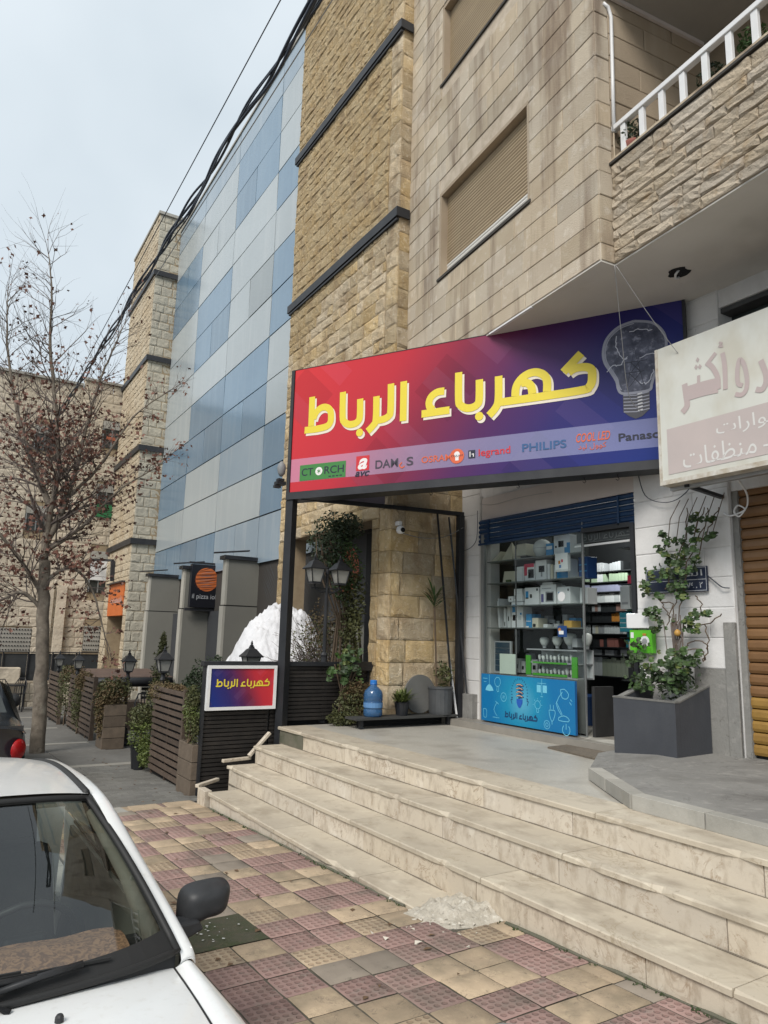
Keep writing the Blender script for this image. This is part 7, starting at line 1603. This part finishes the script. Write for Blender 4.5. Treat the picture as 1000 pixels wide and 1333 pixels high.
body_grid(lambda u,v: (crv(fc,u)+Vector((0,.012,-.012))).lerp(Vector(hood(u,0))+Vector((0,-.01,-.02)), v), 20, 2, 'cowl', Mbp)
# nose
body_grid(lambda u,v: Vector(hood(u,1)).lerp(Vector((CX+(2*u-1)*.80,.93+.13*abs(2*u-1)**2,-.62)), v)+Vector((0,-.07*math.sin(math.pi*v),0)), 16, 8, 'front_bumper'); 
for s in (1,-1): obj('headlight', MB().grid(lambda u,v,s=s: (CX+s*(.42+.32*u), .885+.10*u*u, -.30-.13*v), 6, 4), M['steel'], car, smooth=True)
g = MB()
for k_ in range(5): g.box(CX-.36,CX+.36,.865,.885,-.315-.03*k_-.012,-.315-.03*k_)
obj('grille', g, Mbp, car); obj('number_plate', MB().box(CX-.24,CX+.24,.82,.835,-.60,-.49), M['whitemetal'], car)
# tail
body_grid(lambda u,v: Vector(crv(fr2,u)).lerp(Vector((CX+(2*u-1)*.80,5.28,-.08)), v), 12, 6, 'rear_window', Mwg)
body_grid(lambda u,v: Vector((CX+(2*u-1)*.84,5.28,-.08)).lerp(Vector((CX+(2*u-1)*.85,5.40,-.75)), v), 12, 6, 'tailgate')
obj('underbody', MB().box(CX-.78,CX+.78,1.0,5.3,ZG+.18,ZG+.24), Mrub, car)
for yy_ in (1.55,4.35): pass
# cabin
Mseat = mat('grey_seat_fabric', (.10,.10,.10), (.07,.07,.072), 8, .9, .3, 60); Mtrim = mat('grey_beige_trim', (.23,.22,.19), (.19,.18,.16), 5, .7); Mdash = mat('dark_dashboard', (.03,.03,.032), (.045,.045,.048), 6, .7)
cover = bpy.data.materials.new('patterned_dash_cover'); cover.use_nodes = True; n_ = cover.node_tree; P_ = n_.nodes['Principled BSDF']; P_.inputs['Roughness'].default_value = .95
ge = n_.nodes.new('ShaderNodeNewGeometry'); v1 = n_.nodes.new('ShaderNodeTexNoise'); v1.inputs['Scale'].default_value = 42; v1.inputs['Detail'].default_value = 3; v1.inputs['Distortion'].default_value = 1.5; n_.links.new(ge.outputs['Position'], v1.inputs['Vector']); rmp = n_.nodes.new('ShaderNodeValToRGB'); rmp.color_ramp.elements[0].position = .42; rmp.color_ramp.elements[0].color = (.50,.27,.16,1); rmp.color_ramp.elements[1].position = .6; rmp.color_ramp.elements[1].color = (.25,.13,.085,1); n_.links.new(v1.outputs['Fac'], rmp.inputs[0]); n_.links.new(rmp.outputs[0], P_.inputs['Base Color'])
obj('dashboard', MB().grid(lambda u,v: (CX+(2*u-1)*.74, lerp(2.62+.10*abs(2*u-1)**2,3.10,v), lerp(-.085,-.10,v) - (0 if v < .95 else .12)), 16, 8), Mdash, car, smooth=True)
obj('dash_cover', MB().grid(lambda u,v: (CX-.55+1.20*u, lerp(2.70+.05*abs(2*u-1),3.06,v), -.065+.055*math.sin(math.pi*min(1,v*1.1))*(.55+.45*math.sin(math.pi*min(1,u*1.15)))+.008*noise.noise(Vector((u*9,v*7,0)))), 36, 14), cover, car, smooth=True)
for s, sw_ in ((1,.24),(-1,.24)):
    xc = CX+s*.37
    st_ = obj('front_seat', MB().hexa([(xc-sw_,3.78,-.55),(xc+sw_,3.78,-.55),(xc+sw_,3.92,-.55),(xc-sw_,3.92,-.55),(xc-sw_*.8,3.96,.04),(xc+sw_*.8,3.96,.04),(xc+sw_*.8,4.06,.04),(xc-sw_*.8,4.06,.04)]), Mseat, car, bevel=.05)
    obj('headrest', MB().hexa([(xc-.12,3.95,.07),(xc+.12,3.95,.07),(xc+.12,4.04,.07),(xc-.12,4.04,.07),(xc-.10,3.97,.25),(xc+.10,3.97,.25),(xc+.10,4.05,.25),(xc-.10,4.05,.25)]), Mseat, st_, bevel=.03)
    obj('seat_cushion', MB().box(xc-.24,xc+.24,3.35,3.80,-.62,-.48), Mseat, st_, bevel=.04)
obj('rear_seat', MB().hexa([(CX-.62,4.55,-.6),(CX+.62,4.55,-.6),(CX+.62,4.7,-.6),(CX-.62,4.7,-.6),(CX-.60,4.75,.05),(CX+.60,4.75,.05),(CX+.60,4.85,.05),(CX-.60,4.85,.05)]), Mseat, car, bevel=.04)
obj('cabin_floor', MB().box(CX-.80,CX+.80,2.7,5.2,-.80,-.75), Mdash, car)
obj('cabin_lining', MB().grid(lambda u,v: roof(.04+.92*u,.03+.94*v)+Vector((0,0,-.018)), 12, 8), Mtrim, car, smooth=True)
for s in (1,-1):
    obj('pillar_trim', MB().tube([sx_((.845,2.78,-.03),s), sx_((.79,3.0,.13),s), sx_((.70,3.28,.315),s)], [.035,.028,.022], 8), Mtrim, car, smooth=True)
    obj('door_trim', MB().hexa([sx_((.91,2.8,-.7),s),sx_((.93,2.8,-.7),s),sx_((.93,4.9,-.7),s),sx_((.91,4.9,-.7),s),sx_((.93,2.8,-.11),s),sx_((.95,2.8,-.11),s),sx_((.95,4.9,-.11),s),sx_((.93,4.9,-.11),s)]), Mtrim, car)
wr = [(CX+.37+.185*math.cos(R(a)), 3.24-.07*math.sin(R(a)), -.14+.17*math.sin(R(a))) for a in range(0,361,20)]
stw = obj('steering_wheel', MB().tube(wr, .014, 6, cap=False), Mbp, car, smooth=True); obj('wheel_hub', MB().box(CX+.29,CX+.45,3.22,3.27,-.19,-.10), Mbp, stw, bevel=.02)
obj('steering_column', MB().bar((CX+.37,3.25,-.15),(CX+.37,2.95,-.25),.09), Mbp, stw)
obj('inner_mirror', MB().box(CX-.11,CX+.11,3.27,3.29,.28,.335), Mbp, car, bevel=.01)
# wing mirror
def mirf(u, v):
    t = v*math.pi/2; c_, s_ = math.cos(u*6.2832), math.sin(u*6.2832); r_ = max(0,math.cos(t))**.55
    ex = .55
    zz_ = .070*math.copysign(abs(s_)**ex,s_)*r_; xx_ = .098*math.copysign(abs(c_)**ex,c_)*r_*(1+ (.9*zz_ if c_ > 0 else -.2*zz_)/.07*.14)
    if zz_ < 0: zz_ *= .80+.5*max(0,-xx_)/.1
    return (1.072+xx_, 2.945-.105*math.sin(t)**.8, .022+zz_ + .05*xx_)
mr = obj('wing_mirror', MB().grid(mirf, 36, 14), Mbp, car, smooth=True, label='black wing mirror')
obj('mirror_glass', MB().add([(1.078+.088*math.copysign(abs(math.cos(a*.2618))**.75,math.cos(a*.2618))*.95, 2.946, .025+.064*math.copysign(abs(math.sin(a*.2618))**.75,math.sin(a*.2618))*.95) for a in range(24)],[tuple(range(24))]), M['steel'], mr)
obj('mirror_arm', MB().hexa([(.935,2.80,-.075),(1.05,2.83,-.050),(1.05,2.88,-.050),(.955,2.90,-.085),(.915,2.80,-.01),(1.03,2.83,-.015),(1.03,2.88,-.015),(.925,2.90,-.0)]), Mbp, mr, bevel=.008)
obj('mirror_triangle', MB().add([(.958,2.74,-.07),(.962,2.98,-.09),(.885,3.0,.07)],[(0,1,2)]), Mbp, car)
# wipers and washer nozzle
def wiper(pts, blade, nm='wiper'):
    w_ = obj(nm, MB().tube(pts, .011, 6), Mbp, car, smooth=True); obj('wiper_blade', MB().tube(blade, .006, 4), Mrub, w_); return w_
P1 = [ws_(t,.05)+Vector((0,-.012,.014)) for t in (.34,.45,.56,.70)]
P2 = [ws_(t,h)+Vector((0,-.014,.016)) for t, h in ((.30,.075),(.45,.085),(.60,.075),(.80,.06))]
wiper([crv(fc,.62)+Vector((0,-.03,-.01))]+[ws_(t,h)+Vector((0,-.022,.022)) for t,h in ((.58,.03),(.66,.055),(.74,.065))], [ws_(t,h)+Vector((0,-.008,.010)) for t,h in ((.54,.10),(.66,.085),(.80,.065))])
wiper([crv(fc,.20)+Vector((0,-.03,-.01))]+[ws_(t,h)+Vector((0,-.022,.022)) for t,h in ((.26,.05),(.40,.085),(.55,.075),(.66,.06))], [ws_(t,h)+Vector((0,-.008,.010)) for t,h in ((.24,.12),(.40,.115),(.64,.10))])
for s in (1,-1):
    p = Vector(hood(.5+s*.235,.10)); obj('washer_nozzle', MB().lathe((p.x,p.y,p.z-.004),[(.013,0),(.012,.018),(.008,.024),(0,.025)],10), Mbp, car)
# ================================================================ dark car ahead
dk = thing('parked_car', 'dark blue black parked car with a red tail light at the left edge', 'car', (.25,11.2,gz(11)-.3))
Mdc = mat('dark_car_paint', (.018,.022,.028), rough=.2, coat=.5, spec=.5); Z2 = -1.06; X2 = .34
def dcar(u, v):   # u along from the rear, v over the section
    y = 9.30+4.2*u; prof = [(.86,-.62),(.90,-.30),(.88,.02),(.84,.12)]
    return None
def sect(y):
    roofz = [(9.30,-.05),(9.55,.10),(10.1,.42),(10.9,.52),(11.8,.50),(12.5,.25),(12.9,.05),(13.7,-.12)]
    zt = crv([(a,b,0) for a,b in roofz], (y-9.3)/4.4).y
    w = .84; k = min(1, max(0,(zt+.02)/.5)); tx = w*(1-.24*k)
    return zt, w, tx
def dk_fn(u, v):
    y = 9.30+4.4*u; zt, w, tx = sect(y); t = v*2-1; s = 1 if t >= 0 else -1; a = abs(t)
    P_ = [(0,zt+.03),(tx*.8,zt+.01),(tx,zt-.05),(w,min(zt-.06,-.08)),(w+.03,-.35),(w-.02,-.78)]
    q_ = crv([(p[0],p[1],0) for p in P_], a); return (X2+s*q_.x, y+(.14*(1-a)*(-1 if u < .5 else 1) if u in (0,1) else 0), q_.y)
obj('body', MB().grid(dk_fn, 30, 40), Mdc, dk, smooth=True)
obj('tail_panel', MB().grid(lambda u,v: (X2+(2*u-1)*.83, 9.22+.08*abs(2*u-1)**2, lerp(-.02,-.78,v)), 10, 6), Mdc, dk, smooth=True)
Mred = flat('red_lamp_lens', (.34,.010,.012), .2)
for s in (1,-1):
    obj('tail_light', MB().grid(lambda u,v,s=s: (X2+s*(.79+.085*math.cos(u*6.2832)*math.sin(v*math.pi)), 9.23-.075*math.sin(v*math.pi)*max(-.3,math.sin(u*6.2832+.6))+.10*math.cos(u*6.2832)*math.sin(v*math.pi), -.27+.115*math.cos(v*math.pi)), 14, 10), Mred, dk, smooth=True, label='red tail light')
    obj('side_window', MB().grid(lambda u,v,s=s: (X2+s*lerp(.865,.715,v), lerp(9.85,12.3,u)+.25*v*(.5-u), lerp(-.04,.36,v)), 8, 3), Mwn, dk)
    obj('window_trim', MB().tube([(X2+s*.872,9.75,-.05),(X2+s*.875,11,-.055),(X2+s*.87,12.5,-.06)], .012, 5), M['steel'], dk)
    m_ = obj('wing_mirror', MB().lathe((X2+s*1.0,11.95,.03),[(.03,-.09),(.085,-.05),(.095,0),(.085,.05),(.04,.08)],12,'x'), Mbp, dk, smooth=True)
    for yy_ in (10.05,12.85): obj('wheel', MB().lathe((X2+s*.80,yy_,Z2+.30),[(.2,-.1),(.30,-.09),(.30,.09),(.2,.1)],20,'x'), Mrub, dk)
obj('rear_window', MB().grid(lambda u,v: (X2+(2*u-1)*lerp(.66,.56,v), lerp(9.50,10.0,v), lerp(.09,.40,v)+.02), 6, 4), Mwn, dk)
obj('rear_bumper', MB().box(X2-.84,X2+.84,9.12,9.4,-.80,-.55), Mdc, dk, bevel=.04)
# ================================================================ the plane tree
tr_ = thing('bare_tree', 'bare plane tree with dry brown leaves on the pavement', 'tree', (1.89,13.2,gz(13.2)))
TQ = random.Random(17)
limbs, twigs, tips = MB(), MB(), []
def limb(name, pts, rad, n_=9):
    P3 = [crv(pts, i/(len(pts)*5)) for i in range(len(pts)*5+1)]; rr_ = [lerp(rad[0], rad[1], (i/(len(P3)-1))**.8) for i in range(len(P3))]
    P4 = [p+Vector((TQ.gauss(0,.006),TQ.gauss(0,.006),0)) for p in P3]
    obj(name, MB().tube(P4, rr_, n_), M['bark'], tr_, smooth=True); return P4, rr_
def grow(p, d, r, l, depth, g):
    n_ = 4 if depth < 3 else 3; pts = [p.copy()]; dd = d.copy()
    for i in range(n_):
        dd = (dd+Vector((TQ.gauss(0,.16),TQ.gauss(0,.16),TQ.gauss(0,.10)+.05))).normalized(); p = p+dd*l/n_; pts.append(p.copy())
    rs2 = [r*(1-.55*i/n_) for i in range(n_+1)]
    g.tube(pts, rs2, 5 if r > .02 else 3, cap=False)
    if len(g.f) > 700000: return
    if depth >= 4 or r < .0045: tips.append((pts[-1], dd)); tips.append((pts[-2], dd)); return
    kids = 3 if depth < 3 else 2
    for k in range(kids+1):
        i = min(n_, 1+int(k*n_/(kids+.01))); ax = dd.orthogonal().normalized(); ax.rotate(Matrix.Rotation(TQ.uniform(0,6.283), 3, dd)); nd = (dd*1.0+ax*TQ.uniform(.45,.95)).normalized()
        if k == kids: nd = (dd+ax*.2).normalized(); i = n_
        grow(pts[i].copy(), nd, rs2[i]*TQ.uniform(.5,.68), l*TQ.uniform(.58,.80), depth+1, g)
main, mr_ = limb('trunk', [(1.89,13.2,gz(13.2)-.1),(1.86,13.2,0),(1.77,13.2,1.3),(1.70,13.2,2.2)], (.122,.088), 12)
lead, lr = limb('limb', [(1.70,13.2,2.2),(1.70,13.2,2.9),(1.76,13.2,3.8),(1.60,13.25,5.0),(1.42,13.25,6.0),(1.36,13.22,6.9),(1.24,13.2,7.6)], (.07,.008))
l2, r2 = limb('limb', [(1.72,13.2,2.5),(1.95,13.15,3.3),(2.08,13.1,4.2),(2.22,13.05,5.2),(2.38,13.0,5.9),(2.55,12.9,6.5)], (.055,.007))
l3, r3 = limb('limb', [(1.70,13.2,3.1),(1.35,13.3,3.9),(1.0,13.4,4.9),(.78,13.4,5.9),(.70,13.4,6.7)], (.055,.008))
l4, r4_ = limb('limb', [(1.74,13.2,1.85),(2.1,13.1,2.1),(2.45,13.0,1.75),(2.72,12.9,.95)], (.04,.010))
l5, r5 = limb('limb', [(1.76,13.2,1.35),(1.4,13.2,1.65),(.9,13.2,1.4),(.3,13.1,1.5)], (.04,.010))
l6, r6 = limb('limb', [(1.74,13.2,1.6),(1.3,13.1,2.2),(.6,13.0,3.0),(-.2,13.0,4.1)], (.045,.010))
l7, r7 = limb('limb', [(1.71,13.2,2.35),(2.2,13.1,2.8),(2.75,13.0,3.5),(3.35,12.9,4.0)], (.042,.008))
l8, r8 = limb('limb', [(1.95,13.15,3.3),(2.4,13.1,3.9),(2.9,13.0,4.9),(3.5,12.9,5.5)], (.035,.008))
for (P3, RR_, st, nn_, le) in ((lead,lr,.06,60,1.0),(l2,r2,.08,48,.8),(l3,r3,.08,46,.9),(l4,r4_,.15,24,.5),(l5,r5,.12,28,.7),(l6,r6,.15,30,.75),(l7,r7,.2,22,.55),(l8,r8,.2,20,.5)):
    for k in range(nn_):
        f = st+(1-st)*(k+.5)/nn_; i = min(len(P3)-2, int(f*(len(P3)-1))); d = (P3[i+1]-P3[i]).normalized(); ax = d.orthogonal().normalized(); ax.rotate(Matrix.Rotation(TQ.uniform(0,6.283), 3, d)); nd = (d*.55+ax*.9+Vector((0,0,.22))).normalized()
        grow(P3[i].copy(), nd, max(.007, RR_[i]*.45), le*TQ.uniform(.6,1.1)*(1-.30*f), 2, twigs)
    for _ in range(3): grow(P3[-1].copy(), (P3[-1]-P3[-4]).normalized()+Vector((TQ.gauss(0,.2),TQ.gauss(0,.2),.1)), RR_[-1]*.8, le*.8, 2, twigs)
obj('twigs', twigs, M['twig'], tr_, kind='stuff', recalc=False)
g = MB()
for (p, d) in tips:
    z = p.z; dens = .95 if z < 4.6 else (.6 if z < 5.8 else .3)
    dens *= 1.0
    if TQ.random() > dens: continue
    for _ in range(1 if z > 5 else 2):
        s_ = TQ.uniform(.020,.050); a = Vector((TQ.gauss(0,1),TQ.gauss(0,1),TQ.gauss(0,1))).normalized(); b = a.orthogonal().normalized(); b.rotate(Matrix.Rotation(TQ.uniform(0,6.28),3,a)); c = a.cross(b); o_ = p+Vector((TQ.gauss(0,.04),TQ.gauss(0,.04),-.03))
        g.add([o_-b*s_, o_+c*s_*.45-b*s_*.2, o_+c*s_*1.0, o_+b*s_*.25+c*s_*.35, o_+b*s_*1.0, o_+b*s_*.1-c*s_*.8, o_-c*s_*.25-b*s_*.4], [(0,1,2,3,4,5,6)])
obj('dry_leaves', g, M['leaf_b'], tr_, kind='stuff', recalc=False)
print('tips', len(tips), 'twig faces', len(twigs.f))
# ================================================================ overhead cables
def span(y, x0, z0, sag=0): return Vector((x0, y, z0))
q = random.Random(5)
for k in range(4):
    pts = []; n_ = 260
    for i in range(n_+1):
        y = 4.0+ (i/n_)**1.25*44; z = 8.93-.0475*(y-0)*1.0 + .00052*(y)**2*.9; ph = y*(2.2 if k < 3 else 1.3)+k*2.1; am = .040 if k < 3 else .062
        if k < 2: off = (am*math.cos(ph), am*math.sin(ph)+.03)
        else: off = (am*math.cos(-ph*.9+1), am*.8*math.sin(ph*.7+k)-.035)
        pts.append((3.2+off[0], y, z+off[1]+.012*math.sin(y*5+k)))
    tag(obj('overhead_cable', MB().tube(pts, [.022,.019,.021,.012][k], 6), M['cable'], smooth=True), ['thick black cable, uppermost strand of the twisted overhead bundle','thick black cable winding round the upper strand of the overhead bundle','thick black cable along the lower side of the overhead bundle','thinner black cable looping loosely round the overhead bundle'][k], 'cable', None)
pts = [(3.2, y, 10.22-.0838*y+.0002*y*y) for y in range(3, 60, 2)]
tag(obj('overhead_wire', MB().tube(pts, .009, 5), M['cable']), 'single thin wire crossing the sky above the cable bundle', 'cable')
pts = [(3.28, y, 8.72-.0475*y+.00047*y*y) for y in range(3, 50, 2)]
tag(obj('overhead_wire', MB().tube(pts, .008, 5), M['steel']), 'thin pale wire just below the cable bundle', 'cable')
